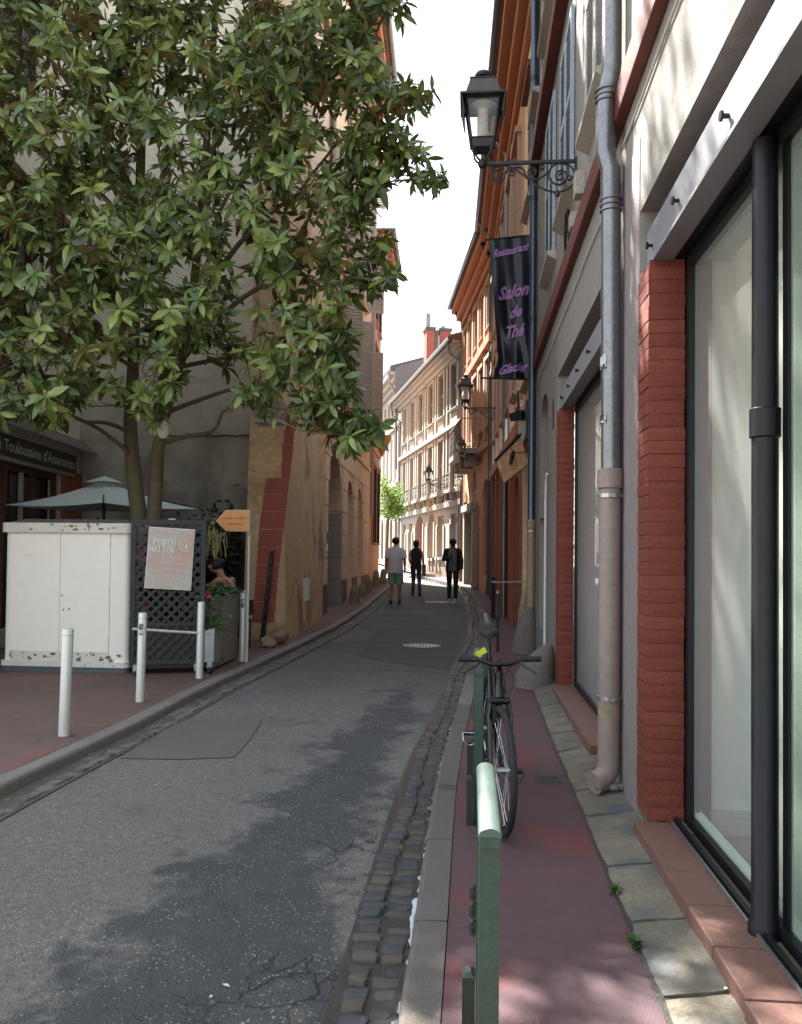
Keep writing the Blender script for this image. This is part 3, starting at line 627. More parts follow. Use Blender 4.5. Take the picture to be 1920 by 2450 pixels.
# ================================================================ NEAR RIGHT BUILDING (A)
bA = thing('shop_house', A.p(4, 0), 'grey rendered shop building along the right edge with brick piers and zinc downpipe', 'building')
UP = [('shutter_light', 5.78, 6.75, 4.95, 7.0), ('shutter_blue', 7.72, 8.72, 5.05, 6.75), ('shutter_blue', 9.4, 10.4, 5.0, 6.9), ('shutter_light', 3.2, 4.4, 4.95, 7.0), ('shutter_light', .7, 1.9, 4.95, 7.0)]
UP2 = [(9.4, 10.4, 8.0, 9.8), (7.4, 8.4, 8.0, 9.8), (11.3, 12.2, 8.0, 9.8), (5.6, 6.6, 8.0, 9.8)]
holes = [rect(-2.2, 4.71, .06, 3.47), rect(6.05, 9.15, .06, 3.5), arch(10.25, 11.35, .15, 3.3, 3.62)]
holes += [rect(a, b, c, d) for _, a, b, c, d in UP]+[rect(*q) for q in UP2]
wall('wall', A, rect(-3.2, 12.55, -.1, 10.6), holes, M_['plaster_cream'], bA, depth=.16)
# grey painted dado zone: separate render skins flush-proud of the wall
def skin(name, fr, s0, s1, z0, z1, d, m, parent, holes=()): return wall(name, fr, rect(s0, s1, z0, z1), list(holes), m, parent, depth=d, d=d)
skin('wall_render', A, 4.711, 6.049, -.05, 3.9, .004, M_['plaster_grey'], bA)
skin('wall_render', A, 9.151, 10.24, -.05, 3.9, .004, M_['plaster_grey'], bA)
skin('wall_render', A, 11.36, 12.5, -.05, 3.9, .004, M_['plaster_grey'], bA)
def fb(name, fr, s0, s1, z0, z1, d0, d1, m, parent, bv=0):
    o = MB().fbox(fr, s0, s1, z0, z1, d0, d1).build(name, m, parent)
    if bv: bevel(o, bv)
    return o
fb('moulding', A, -3, 12.5, 4.23, 4.44, .001, .07, M_['red_band'], bA, .01)
fb('moulding', A, -3, 12.5, 4.44, 4.50, .001, .035, M_['plaster_cream'], bA)
fb('moulding', A, -3, 12.5, 7.18, 7.40, .001, .13, M_['red_band'], bA, .01)
fb('cornice', A, -3.2, 12.5, 10.3, 10.6, .001, .35, M_['cornice_orange'], bA, .02)
fb('roof', A, -3.2, 12.5, 10.6, 10.7, -6, .4, M_['roof_tile'], bA)
MB().tube([A.p(y, 4.09+.006*math.sin(y*5), .012) for y in [-2+.3*i for i in range(25)]], .009, 6).build('cable', M_['white_paint'], bA)
MB().tube([A.p(y, 3.98+.01*math.sin(y*3), .012) for y in [5.4+.3*i for i in range(23)]], .008, 6).build('cable', M_['white_paint'], bA)
# shop lintels
for (a, b) in ((-2.2, 4.71), (6.05, 9.15)):
    fb('lintel_beam', A, a+.002, b-.002, 3.11, 3.34, -.12, -.035, M_['beam_white'], bA, .004)
    fb('lintel_flange', A, a+.003, b-.003, 3.092, 3.11, -.12, -.01, M_['beam_white'], bA)
    fb('lintel_soffit', A, a+.003, b-.003, 3.10, 3.46, -.42, -.124, M_['dark_metal'], bA)  # near-black block: shadow of the lintel gap put into its colour
    k = a+.5
    for y in ((3.22, 3.98, 4.55, 2.25, 1.4) if a < 0 else (6.9, 7.6, 8.3, 8.9)):
        o = MB().tube([A.p(y, 3.215, -.033), A.p(y, 3.215, -.008)], .010, 8).tube([A.p(y, 3.215, -.010), A.p(y, 3.215, .0)], .021, 8).build('bolt', M_['dark_metal'], bA)
# upper windows and shutters (louvred, closed)
SLAT = MB().add([(-.5, -.006, -.5), (.5, -.006, -.5), (.5, .006, .5), (-.5, .006, .5), (-.5, -.012, -.5), (.5, -.012, -.5), (.5, 0, .5), (-.5, 0, .5)], [(0, 1, 2, 3), (7, 6, 5, 4), (0, 4, 5, 1), (3, 2, 6, 7)])
SLM = {}
def shutter(fr, parent, s0, s1, z0, z1, d, m, pitch=.055, ang=0.0, real=True, hinge=None, name='shutter', midrails=1):
    """louvred leaf in the wall plane, optionally swung by ang about its hinge edge"""
    w_ = s1-s0; T = .035; st = .055
    def P(a, z, dd):   # a from 0..w
        if ang == 0: return fr.p(s0+a, z, d+dd)
        hs = s0 if hinge == 0 else s1; aa = a if hinge == 0 else w_-a; sg = 1 if hinge == 0 else -1
        return fr.p(hs+sg*(aa*math.cos(ang))-sg*dd*math.sin(ang)*0, z, d+aa*math.sin(ang)+dd*math.cos(ang)) + Vector((fr.u.x, fr.u.y, 0))*(-sg*dd*math.sin(ang))
    mb = MB()
    def bx(a0, a1, q0, q1):
        mb.hexa([P(a0, q0, 0), P(a1, q0, 0), P(a1, q0, T), P(a0, q0, T), P(a0, q1, 0), P(a1, q1, 0), P(a1, q1, T), P(a0, q1, T)])
    bx(0, st, z0, z1); bx(w_-st, w_, z0, z1); rails = [z0]+[z0+(z1-z0)*(i+1)/(midrails+1) for i in range(midrails)]+[z1-.08]
    for r in rails: bx(st, w_-st, r, r+.08)
    o = mb.build(name, m, parent)
    base = P(w_/2, 0, T/2); ux = (P(w_, 0, 0)-P(0, 0, 0)).normalized(); dy = (P(0, 0, 1)-P(0, 0, 0)).normalized()
    stuff = MB(); me = SLM.setdefault(m.name, SLAT.mesh('slat', m))
    for r0, r1 in zip(rails[:-1], rails[1:]):
        z = r0+.08+pitch*.5
        while z < r1-pitch*.3:
            R3 = Matrix((ux, dy, Vector((0, 0, 1)))).transposed().to_4x4(); Mt = Matrix.Translation((base.x, base.y, z)) @ R3 @ Matrix.Rotation(math.radians(38), 4, 'X') @ Matrix.Diagonal((w_-2*st, 1, pitch*1.15, 1))
            if real:
                q = bpy.data.objects.new('slat', me); q.matrix_local = Matrix.Translation(-worg(o)) @ Mt; link(q, o, rel=False)
            else: stuff.add([Mt @ v for v in SLAT.v], SLAT.f)
            z += pitch
    if stuff.v: stuff.build('slat_set', m, o, kind='stuff')
    return o
def window(fr, parent, s0, s1, z0, z1, d=-.10, m=None, mull=1, trans=2, bw=.05, depth=.05, pane=None, name='window', arched=0.0):
    m = m or M_['white_paint']; mb = MB(); f = lambda a, b, c, e: mb.fbox(fr, a, b, c, e, d-depth, d)
    f(s0, s0+bw, z0, z1); f(s1-bw, s1, z0, z1); f(s0+bw, s1-bw, z0, z0+bw); f(s0+bw, s1-bw, z1-bw, z1)
    for i in range(mull):
        a = s0+(s1-s0)*(i+1)/(mull+1); mb.fbox(fr, a-bw*.35, a+bw*.35, z0+bw, z1-bw, d-depth, d-.002)
    for i in range(trans):
        z = z0+(z1-z0)*(i+1)/(trans+1); mb.fbox(fr, s0+bw, s1-bw, z-.012, z+.012, d-depth+.006, d-.008)
    o = mb.build(name, m, parent)
    MB().fbox(fr, s0+bw*.5, s1-bw*.5, z0+bw*.5, z1-bw*.5, d-depth-.012, d-depth-.004).build('pane', pane or M_['pane'], o)
    return o
def sill(fr, parent, s0, s1, z, m, d=.13, h=.09, name='sill'):
    mb = MB(); mb.add([fr.p(s0, z-h, .001), fr.p(s1, z-h, .001), fr.p(s1, z-h*.4, d), fr.p(s0, z-h*.4, d), fr.p(s0, z, .001), fr.p(s1, z, .001), fr.p(s1, z, d), fr.p(s0, z, d)],
        [(3, 2, 1, 0), (4, 5, 6, 7), (0, 1, 5, 4), (1, 2, 6, 5), (2, 3, 7, 6), (3, 0, 4, 7)]); return mb.build(name, m, parent)
for mm, a, b, z0, z1 in UP:
    window(A, bA, a, b, z0, z1, d=-.11, m=M_['white_paint'], mull=1, trans=2)
    near = a > 4.6 and a < 6.5
    h_ = (b-a)/2
    shutter(A, bA, a+.005, a+h_-.003, z0+.01, z1-.01, .008, M_[mm], pitch=.05, real=near or a > 7 and a < 8)
    shutter(A, bA, a+h_+.003, b-.005, z0+.01, z1-.01, .008, M_[mm], pitch=.05, real=near)
    sill(A, bA, a-.06, b+.06, z0-.01, M_['sill_grey'], d=.11, h=.11)
for q in UP2:
    window(A, bA, *q, d=-.11); sill(A, bA, q[0]-.08, q[1]+.08, q[2]-.01, M_['sill_grey'], d=.15, h=.13)
    shutter(A, bA, q[0]-.5, q[0]-.01, q[2], q[3], .005, M_['shutter_light'], real=False); shutter(A, bA, q[1]+.01, q[1]+.5, q[2], q[3], .005, M_['shutter_light'], real=False)
# sills of the shops (terracotta-coloured tiles)
def shop_sill(s0, s1, d, z, n, back):
    mb = MB()
    for i in range(n):
        a = s0+(s1-s0)*i/n+.003; b = s0+(s1-s0)*(i+1)/n-.003; jz = rnd.uniform(-.003, .003)
        P = [A.p(a, -.02, back), A.p(b, -.02, back), A.p(b, -.02, d+rnd.uniform(-.006, .004)), A.p(a, -.02, d+rnd.uniform(-.006, .004))]
        o = MB().hexa(P+[Vector((p.x, p.y, z+jz)) for p in P]).build('sill_tile', M_['sill_tile'], bA); bevel(o, .006)
shop_sill(-.1, 4.44, .075, .105, 13, -.16)
shop_sill(6.07, 8.85, .075, .12, 6, -.16)
# brick piers, brick by brick
def jbrick(seed, m, sx, sy, sz):
    r = random.Random(seed); mb = MB(); n = (2, 2, 1); V = {}
    for i in range(3):
        for j in range(3):
            for k in range(3):
                if i == 1 and j == 1: continue
                e = .006*sum(1 for q in (i, j, k) if q in (0, 2) and q != 1)
                p = [(-1+i)*sx/2, (-1+j)*sy/2, (-1+k)*sz/2]
                sh = 1-(.02 if (i != 1 and j != 1) else 0)-(.012 if k != 1 else 0)
                V[i, j, k] = len(mb.v); mb.v.append(Vector((p[0]*sh+r.uniform(-.0014, .0014), p[1]*sh+r.uniform(-.0016, .0016), p[2]*(1-.03)+r.uniform(-.0012, .0012))))
    for k in range(2):
        for i in range(2):
            mb.f.append((V[i, 0, k], V[i+1, 0, k], V[i+1, 0, k+1], V[i, 0, k+1])); mb.f.append((V[i+1, 2, k], V[i, 2, k], V[i, 2, k+1], V[i+1, 2, k+1]))
            mb.f.append((V[0, i+1, k], V[0, i, k], V[0, i, k+1], V[0, i+1, k+1])); mb.f.append((V[2, i, k], V[2, i+1, k], V[2, i+1, k+1], V[2, i, k+1]))
    for k, rv in ((0, True), (2, False)):
        ring = [V[0, 0, k], V[1, 0, k], V[2, 0, k], V[2, 1, k], V[2, 2, k], V[1, 2, k], V[0, 2, k], V[0, 1, k]]; mb.f.append(tuple(ring[::-1] if rv else ring))
    return mb.mesh('brick', m)
def pier(s0, s1, z0, z1, d1, d0, m, course=.072, parent=None, mort=None):
    parent = parent or bA; cx = .95-(d0+d1)/2; cy = (s0+s1)/2; sx = d1-d0; sy = s1-s0
    MB().fbox(A, s0+.006, s1-.006, z0, z1, d0+.006, d1-.007).build('pier_core', mort or M_['mortar'], parent)
    MS = [jbrick(i, m if i % 3 else M_['brick_dull'], sx, sy, course-.0045) for i in range(6)]; n = int((z1-z0)/course)
    for i in range(n): inst(random.choice(MS), 'brick', Vector((cx+random.uniform(-.002, .002), cy+random.uniform(-.002, .002), z0+course*(i+.5))), parent, (random.uniform(-.006, .006), random.uniform(-.004, .004), random.choice((0, math.pi))+random.uniform(-.008, .008)))
pier(4.43, 4.708, .105, 3.095, .012, -.183, M_['brick_painted'])
pier(8.86, 9.148, .12, 3.095, .010, -.155, M_['brick_painted'])
# shop window joinery, glass, cast-iron column
def shopfront(s0, s1, dg, zb, zt, mull_at, m=M_['black_frame']):
    o = MB(); f = lambda a, b, c, e, d0=dg-.03, d1=dg+.03: o.fbox(A, a, b, c, e, d0, d1)
    f(s0, s1, zb, zb+.05); f(s0, s1, zt-.06, zt); f(s0, s0+.05, zb+.05, zt-.06); f(s1-.05, s1, zb+.05, zt-.06)
    for q in mull_at: f(q-.0, q+.05, zb+.05, zt-.06, dg-.008, dg+.012)
    w_ = o.build('shop_window', m, bA)
    ed = [s0]+list(mull_at)+[s1]
    for a, b in zip(ed[:-1], ed[1:]):
        MB().quad(A.p(a+.03, zb+.05, dg), A.p(b-.03, zb+.05, dg), A.p(b-.03, zt-.06, dg), A.p(a+.03, zt-.06, dg)).build('pane', M_['glass'], w_)
    return w_
MB().fbox(A, 4.432, 4.70, .1, 3.1, -.32, -.186).build('jamb_filler', M_['black_frame'], bA)
w1 = shopfront(-2.0, 4.42, -.215, .105, 3.10, (3.08, .9))
w2 = shopfront(6.07, 8.85, -.185, .12, 3.10, ())
fb('sill_rail', A, -2, 4.42, .107, .135, -.145, -.125, M_['black_frame'], bA)
fb('sill_rail', A, -2, 4.42, .107, .125, -.115, -.105, M_['steel'], bA)
fb('sill_rail', A, -2, 4.42, .150, .175, -.26, -.222, M_['curtain'], bA)
cb = MB(); cp = A.p(3.16, 0, -.150); cb.lathe([(.060, .10), (.060, .14), (.048, .16), (.048, 1.95), (.056, 1.955), (.056, 2.06), (.048, 2.065), (.046, 3.08)], (cp.x, cp.y, 0), 20).build('cast_iron_column', M_['dark_metal'], bA, smooth=True)
# shallow interiors behind the glass
def room(s0, s1, z0, z1, dep, mw_, mf, mc, name='interior'):
    mb = MB(); P = lambda a, z, d: A.p(a, z, d)
    mb.quad(P(s0, z0, -.25-dep), P(s1, z0, -.25-dep), P(s1, z0+.7, -.25-dep), P(s0, z0+.7, -.25-dep));  # low back wall, unseen upper part left open to add daylight
    mb.quad(P(s1, z0, -.2), P(s1, z0, -.25-dep), P(s1, z1, -.25-dep), P(s1, z1, -.2)); mb.quad(P(s0, z0, -.2), P(s0, z1, -.2), P(s0, z1, -.25-dep), P(s0, z0, -.25-dep))
    mb.build(name+'_wall', mw_, bA); MB().quad(P(s0, z0, -.2), P(s1, z0, -.2), P(s1, z0, -.25-dep), P(s0, z0, -.25-dep)).build(name+'_floor', mf, bA); MB().quad(P(s0, z1, -.2), P(s1, z1, -.2), P(s1, z1, -.25-dep), P(s0, z1, -.25-dep)).build(name+'_ceiling', mc, bA)
room(-2, 4.46, .04, 3.09, 2.6, M_['interior_pale'], M_['floor_brown'], M_['interior_pale'])
fb('skirting', A, 4.435, 4.455, .045, .17, -2.8, -.22, M_['skirting'], bA)
room(6.07, 8.85, .05, 3.09, 1.6, M_['plaster_grey'], M_['floor_dark'], M_['dark_metal'])
fb('display_panel', A, 8.1, 8.14, .3, 2.95, -.85, -.30, M_['wood_trim'], bA)
# pale curtain behind the nearest pane
mb = MB(); n = 70
for i in range(n+1):
    y = .4+(3.36-.4)*i/n; d = -.265+.015*math.sin(i*1.15)+.008*math.sin(i*2.9); mb.v += [A.p(y, .12, d), A.p(y, 3.08, d)]
mb.f = [(2*i, 2*i+2, 2*i+3, 2*i+1) for i in range(n)]; mb.build('curtain', M_['curtain'], bA, smooth=True)
# niche with brick-red reveal, pale quoins, vent, side pipe
fb('niche_panel', A, 10.25, 11.35, .15, 3.62, -.14, -.12, M_['brick_painted'], bA)
fb('quoin', A, 10.26, 11.34, 2.0, 2.25, -.118, .012, M_['beam_white'], bA); fb('quoin', A, 10.26, 11.34, .3, .55, -.118, .012, M_['beam_white'], bA)
fb('vent', A, 9.5, 9.62, 2.98, 3.32, .0045, .012, M_['black_frame'], bA)
MB().tube([A.p(10.18, .3, .03), A.p(10.18, 2.2, .03), A.p(10.12, 2.4, .03), A.p(10.02, 2.5, .03)], .018, 8).build('conduit', M_['white_paint'], bA)
# sockets: small boxes near the lamp
fb('junction_box', A, 6.95, 7.1, 4.58, 4.78, .001, .09, M_['sill_grey'], bA, .006); fb('junction_box', A, 7.45, 7.6, 4.50, 4.64, .001, .07, M_['sill_grey'], bA, .006)
mb = MB(); pts = [A.p(8.05+.16*math.cos(t/10*6.28)*(.9), 4.62+.28*math.sin(t/10*6.28), .03+.01*math.sin(t)) for t in range(31)]; mb.tube(pts, .008, 5).build('cable_coil', M_['black_frame'], bA)
# ---- downpipes
def collar(mb, c, r): 
    for dz in (-.035, 0, .035): mb.lathe([(r, dz-.010), (r+.009, dz-.004), (r+.009, dz+.004), (r, dz+.010)], c, 16)
def downpipe(name, X, Y, r, segs, low, label, mu, ml, elbow=True):
    t = thing(name, (X, Y, g(Y)), label, 'downpipe'); zl = low
    mb = MB(); mb.tube([(X+a, Y, z) for a, z in segs], r, 18).build('upper_pipe', mu, t, smooth=True)
    for a, z in segs[1:-1:3]:
        c = MB(); collar(c, (X+a, Y, z), r); c.build('collar', mu, t, smooth=True)
    pts = [(X, Y, zl), (X, Y, g(Y)+.22)]
    if elbow: pts += [(X-.006, Y-.004, g(Y)+.17), (X-.03, Y-.02, g(Y)+.13), (X-.075, Y-.05, g(Y)+.105), (X-.10, Y-.065, g(Y)+.10)]
    else: pts[-1] = (X, Y, g(Y)+.02)
    MB().tube(pts, r*1.10, 18).build('lower_pipe', ml, t, smooth=True)
    MB().lathe([(r*1.1, zl-.10), (r*1.28, zl-.09), (r*1.28, zl+.02), (r*1.05, zl+.03)], (X, Y, 0), 18).build('socket', ml, t, smooth=True)
    for z in (zl-.14, .62+g(Y)):
        c = MB(); c.lathe([(r*1.12, z-.014), (r*1.2, z-.012), (r*1.2, z+.012), (r*1.12, z+.014)], (X, Y, 0), 18); c.box(X+r, X+r+.05, Y-.01, Y+.01, z-.01, z+.01); c.box(X-.02, X+.02, Y-r*1.38, Y-r*1.1, z-.012, z+.012); c.build('clamp', M_['steel'], t)
    return t
P1 = downpipe('downpipe', .868, 5.2, .062, [(.008, 2.0), (-.002, 3.72), (-.004, 3.95), (-.035, 4.06), (-.035, 4.42), (-.012, 4.52), (0, 4.62), (0, 6), (0, 10.3)], 2.02, 'zinc downpipe with pink plastic lower half beside the brick pier', M_['pipe_zinc'], M_['pipe_pvc'])
MB().lathe([(.0690, .50), (.0690, .58)], (.868, 5.2, 0), 18).build('yellow_stain', M_['pipe_pvc_yellow'], P1)
for z, r_, in ((2.72, .045), (2.36, .03)):
    th = math.radians(205)
    mb = MB(); 
    for k in range(13):
        a = -.55+1.1*k/12
        for dz in (-1, 1): mb.v.append(Vector((.868+.0635*math.cos(th+a), 5.2+.0635*math.sin(th+a), z+dz*r_)))
    mb.f = [(2*i, 2*i+2, 2*i+3, 2*i+1) for i in range(12)]; mb.build('sticker', M_['sticker'], P1)
for k in range(4):
    o = MB().ball((.80+.045*k, 5.12+.02*(k % 2), .085), .035, .03, .022, 7, 5).build('rubble', M_['cobble_dry'], P1)
P2 = downpipe('downpipe', .885, 12.1, .055, [(0, 2.0), (0, 5.0), (0, 5.4), (.0, 6.6), (0, 6.8), (0, 7.4), (0, 8.4), (0, 8.6), (0, 10.3)], 2.0, 'dark blue-grey downpipe with ochre plastic foot beside the restaurant banner', M_['pipe_blue'], M_['pipe_pvc_yellow'], elbow=False)
# no-entry sticker on near pane
c = A.p(3.27, 1.78, -.15)
st_ = MB(); n = 20
for k in range(n): st_.v.append(A.p(3.36+.06*math.cos(6.283*k/n), 1.78-.24+.06*math.sin(6.283*k/n), -.211))
st_.f.append(tuple(range(n))); q = st_.build('round_sticker', M_['red_vinyl'], w1)
st_ = MB()
for k in range(n): st_.v.append(A.p(3.36+.045*math.cos(6.283*k/n), 1.54+.045*math.sin(6.283*k/n), -.2095))
st_.f.append(tuple(range(n))); st_.build('sticker_face', M_['sticker'], w1)
# ================================================================ RIGHT SIDE, FURTHER ON (B1 cream, B2 orange, C, D, E)
def winpx(fr, x0, x1, yt, yb, d=0):
    a0 = fr.hit(x0, yb, d)[0]; a1 = fr.hit(x1, yb, d)[0]; xm = (x0+x1)/2
    return sorted((a0, a1))+[fr.hit(xm, yb, d)[1], fr.hit(xm, yt, d)[1]]
# --- B1: cream house with ivory shutters, restaurant
b1 = thing('restaurant_house', B.p(.8, 0), 'cream house with ivory louvred shutters above the dark restaurant front', 'building')
H1 = [(.35, 1.25, 4.3, 6.2), (.35, 1.25, 7.2, 9.0)]
wall('wall', B, rect(.0, 1.7, -.1, 10.6), [rect(*h) for h in H1]+[rect(.15, 1.45, .15, 3.3)], M_['plaster_rose'], b1, depth=.3)
for h in H1:
    window(B, b1, *h, d=-.12); 
    shutter(B, b1, h[0]+.01, (h[0]+h[1])/2-.01, h[2]+.01, h[3]-.01, -.04, M_['shutter_ivory'], real=False); shutter(B, b1, (h[0]+h[1])/2+.01, h[1]-.01, h[2]+.01, h[3]-.01, -.04, M_['shutter_ivory'], real=False)
    fb('window_hood', B, h[0]-.15, h[1]+.15, h[3]+.18, h[3]+.28, .001, .10, M_['red_band'], b1); sill(B, b1, h[0]-.1, h[1]+.1, h[2], M_['sill_grey'], d=.1)
fb('shop_recess', B, .15, 1.45, .15, 3.3, -.26, -.22, M_['wood_dark'], b1)
fb('fascia', B, .1, 1.5, 3.32, 3.9, .002, .10, M_['fascia_dark'], b1, .01)
fb('door_panel', B, .5, .95, .2, 3.1, -.22, -.16, M_['wood_dark'], b1)
MB().tube([B.p(.62, .9, -.1), B.p(.62, 2.7, -.1)], .016, 8).build('bar_handle', M_['steel'], b1)
# --- B2: long orange building
b2 = thing('orange_house', B.p(6, 0), 'long orange brick house with deep eaves behind the restaurant banner', 'building')
S2 = [2.5+1.52*i for i in range(6)]
hs = []
for s in S2: hs += [rect(s, s+.78, 4.5, 6.55), rect(s, s+.78, 7.35, 9.2)]
wall('wall', B, rect(1.7, 10.8, 3.6, 10.8), hs, M_['plaster_orange'], b2, depth=.3)
lowh = [arch(s-.1, s+.88, .5, 2.5, 3.0) for s in S2]
wall('brick_wall', B, rect(1.7, 10.8, -.1, 3.6), lowh, M_['brick_far'], b2, depth=.3)
for s in S2:
    for z0, z1 in ((4.5, 6.55), (7.35, 9.2)):
        window(B, b2, s, s+.78, z0, z1, d=-.10, m=M_['wood_trim'])
        for a in (s-.11, s+.79): fb('jamb', B, a, a+.10, z0-.05, z1+.05, .001, .07, M_['trim_peach'], b2)
        fb('window_hood', B, s-.16, s+.94, z1+.05, z1+.16, .001, .12, M_['trim_peach'], b2); sill(B, b2, s-.12, s+.9, z0, M_['trim_peach'], d=.12)
    fb('pilaster', B, s+.99, s+1.30, 3.9, 9.6, .001, .10, M_['trim_peach'], b2); 
    fb('pilaster_base', B, s+.97, s+1.32, .1, 3.58, .001, .08, M_['brick_far'], b2)
    window(B, b2, s-.1, s+.88, .5, 2.95, d=-.12, m=M_['wood_brown'])
fb('string_course', B, 1.72, 10.78, 3.6, 3.86, .002, .12, M_['cornice_orange'], b2, .02); fb('string_course', B, 1.72, 10.78, 6.8, 6.98, .002, .10, M_['cornice_orange'], b2, .02)
for d, z0, z1 in ((.10, 9.95, 10.15), (.26, 10.15, 10.40), (.44, 10.40, 10.62)): fb('cornice', B, -.1, 11.0, z0, z1, .001, d, M_['cornice_orange'], b2, .03)
fb('roof', B, -.1, 11.0, 10.62, 10.75, -5, .50, M_['roof_tile'], b2)
def gutter_pipe(fr, s0, s1, z, d, r, m, parent):
    return MB().tube([fr.p(s0, z, d), fr.p(s1, z, d)], r, 10).build('eaves_gutter', m, parent, smooth=True)
gutter_pipe(B, -.1, 11.05, 10.70, .53, .07, M_['pipe_blue'], b2)
MB().tube([B.p(4.9, 10.6, .5), B.p(4.9, 10.1, .1), B.p(4.9, 9.5, .09), B.p(4.9, 2.5, .09), B.p(4.9, .2, .09)], .05, 10).build('drainpipe', M_['pipe_zinc'], b2, smooth=True)
MB().tube([B.p(9.7, 10.6, .5), B.p(9.7, 10.1, .1), B.p(9.7, 9.5, .09), B.p(9.7, .3, .09)], .05, 10).build('drainpipe', M_['pipe_blue'], b2, smooth=True)
# --- C: orange house with balcony and teal door
c_ = thing('balcony_house', C.p(3, 0), 'orange brick house with wrought-iron balcony and arched fanlight over a teal door', 'building')
SC_ = [.35+1.32*i for i in range(5)]
hc = [rect(s, s+.66, 5.3, 7.2) for s in SC_]+[rect(s, s+.66, 8.2, 9.5) for s in SC_]
dr = (3.3, 5.1)
hc += [rect(dr[0], dr[1], .3, 2.95), arch(dr[0], dr[1], 3.2, 3.7, 4.55), arch(.7, 1.9, .9, 3.2, 3.8), rect(5.6, 6.4, 1.2, 3.4)]
wall('wall', C, rect(0, 6.7, -.1, 10.7), hc, M_['plaster_orange'], c_, depth=.3)
for s in SC_:
    for z0, z1 in ((5.3, 7.2), (8.2, 9.5)):
        window(C, c_, s, s+.66, z0, z1, d=-.10, m=M_['wood_trim']); fb('window_hood', C, s-.12, s+.78, z1+.06, z1+.18, .001, .12, M_['trim_peach'], c_); sill(C, c_, s-.1, s+.76, z0, M_['trim_peach'], d=.12)
        for a in (s-.1, s+.67): fb('jamb', C, a, a+.09, z0, z1+.06, .001, .06, M_['trim_peach'], c_)
    fb('pilaster', C, s+.84, s+1.10, 4.95, 9.7, .001, .09, M_['trim_peach'], c_)
fb('string_course', C, 0, 6.68, 7.62, 7.9, .002, .16, M_['cornice_orange'], c_, .02); fb('string_course', C, 0, 6.68, 4.66, 4.84, .002, .12, M_['trim_peach'], c_, .02)
for d, z0, z1 in ((.14, 9.9, 10.15), (.30, 10.15, 10.4), (.48, 10.4, 10.6)): fb('cornice', C, -.2, 6.9, z0, z1, .001, d, M_['cornice_orange'], c_, .03)
fb('roof', C, -.2, 6.95, 10.6, 10.75, -5, .52, M_['roof_tile'], c_); gutter_pipe(C, -.2, 7.0, 10.68, .56, .07, M_['pipe_blue'], c_)
MB().tube([C.p(6.62, 10.6, .5), C.p(6.62, 10.0, .08), C.p(6.62, .3, .08)], .06, 10).build('drainpipe', M_['pipe_zinc'], c_, smooth=True)
MB().tube([C.p(.05, 10.6, .5), C.p(.05, 10.0, .10), C.p(.05, .3, .10)], .05, 10).build('drainpipe', M_['iron_balcony'], c_, smooth=True)
# door case
for a in (dr[0]-.28, dr[1]+.02): fb('door_pilaster', C, a, a+.26, .45, 2.95, .001, .16, M_['sill_grey'], c_); 
fb('door_lintel', C, dr[0]-.34, dr[1]+.34, 2.95, 3.2, .001, .24, M_['sill_grey'], c_, .02)
o = fb('door', C, dr[0]+.02, dr[1]-.02, .45, 2.93, -.14, -.08, M_['door_teal'], c_)
for i in range(2):
    for z0, z1 in ((.6, 1.3), (1.4, 2.1), (2.2, 2.8)): fb('door_moulding', C, dr[0]+.12+.86*i, dr[0]+.80+.86*i, z0, z1, -.078, -.06, M_['door_teal'], o)
window(C, c_, dr[0], dr[1], 3.2, 4.5, d=-.10, m=M_['iron_pale'], mull=5, trans=2); window(C, c_, .7, 1.9, .9, 3.75, d=-.1, m=M_['wood_trim']); window(C, c_, 5.6, 6.4, 1.2, 3.4, d=-.1, m=M_['wood_trim'])
for i in range(8):
    a = 6.283*i/8
fb('balcony_slab', C, 2.6, 6.0, 4.72, 4.9, .001, .62, M_['sill_grey'], c_, .02)
for a in (2.9, 4.2, 5.6): fb('balcony_corbel', C, a-.1, a+.1, 4.35, 4.715, .001, .45, M_['sill_grey'], c_, .04)
def railing(fr, s0, s1, z0, z1, d, m, parent, name='balcony_railing', scroll=True, back=0.02, pitch=.12):
    mb = MB(); mb.fbox(fr, s0, s1, z1-.03, z1, d-.025, d+.015); mb.fbox(fr, s0, s1, z0+.04, z0+.06, d-.015, d+.01)
    for q in (s0, s1): mb.fbox(fr, q-.01, q+.01, z1-.03, z1, back, d); mb.fbox(fr, q-.01, q+.01, z0+.04, z0+.06, back, d)
    n = max(2, int((s1-s0)/pitch))
    for i in range(n+1):
        s = s0+(s1-s0)*i/n; mb.tube([fr.p(s, z0, d-.005), fr.p(s, z1-.02, d-.005)], .008, 4)
        if scroll and i < n:
            w_ = (s1-s0)/n; cc = s+w_/2; h = z1-z0
            for zc, r_ in ((z0+h*.28, .4), (z0+h*.52, .46), (z0+h*.76, .4)):
                mb.tube([fr.p(cc+w_*r_*math.cos(t*.7854), zc+w_*r_*1.15*math.sin(t*.7854), d-.005) for t in range(9)], .007, 4, caps=False)
    return mb.build(name, m, parent)
railing(C, 2.62, 5.98, 4.9, 5.85, .60, M_['iron_pale'], c_)
# hanging flowers on C
fl = thing('hanging_flowers', C.p(6.2, 4.1, .15), 'pink and white flowers hanging on the orange house left of its balcony', 'flowers')
mb = MB(); mb2 = MB()
for i in range(130):
    c = C.p(6.2+random.gauss(0, .18), 4.1+random.gauss(0, .14), .15+random.uniform(0, .2)); q = Vector((random.gauss(0, 1), random.gauss(0, 1), random.gauss(0, 1))).normalized()*.05; r_ = q.orthogonal().normalized()*.03
    (mb2 if i % 3 else mb).add([c-q, c+r_, c+q, c-r_], [(0, 1, 2, 3)])
mb.build('foliage', M_['leaf_ivy'], fl, kind='stuff'); mb2.build('blossom', M_['shoe_white'], fl, kind='stuff')
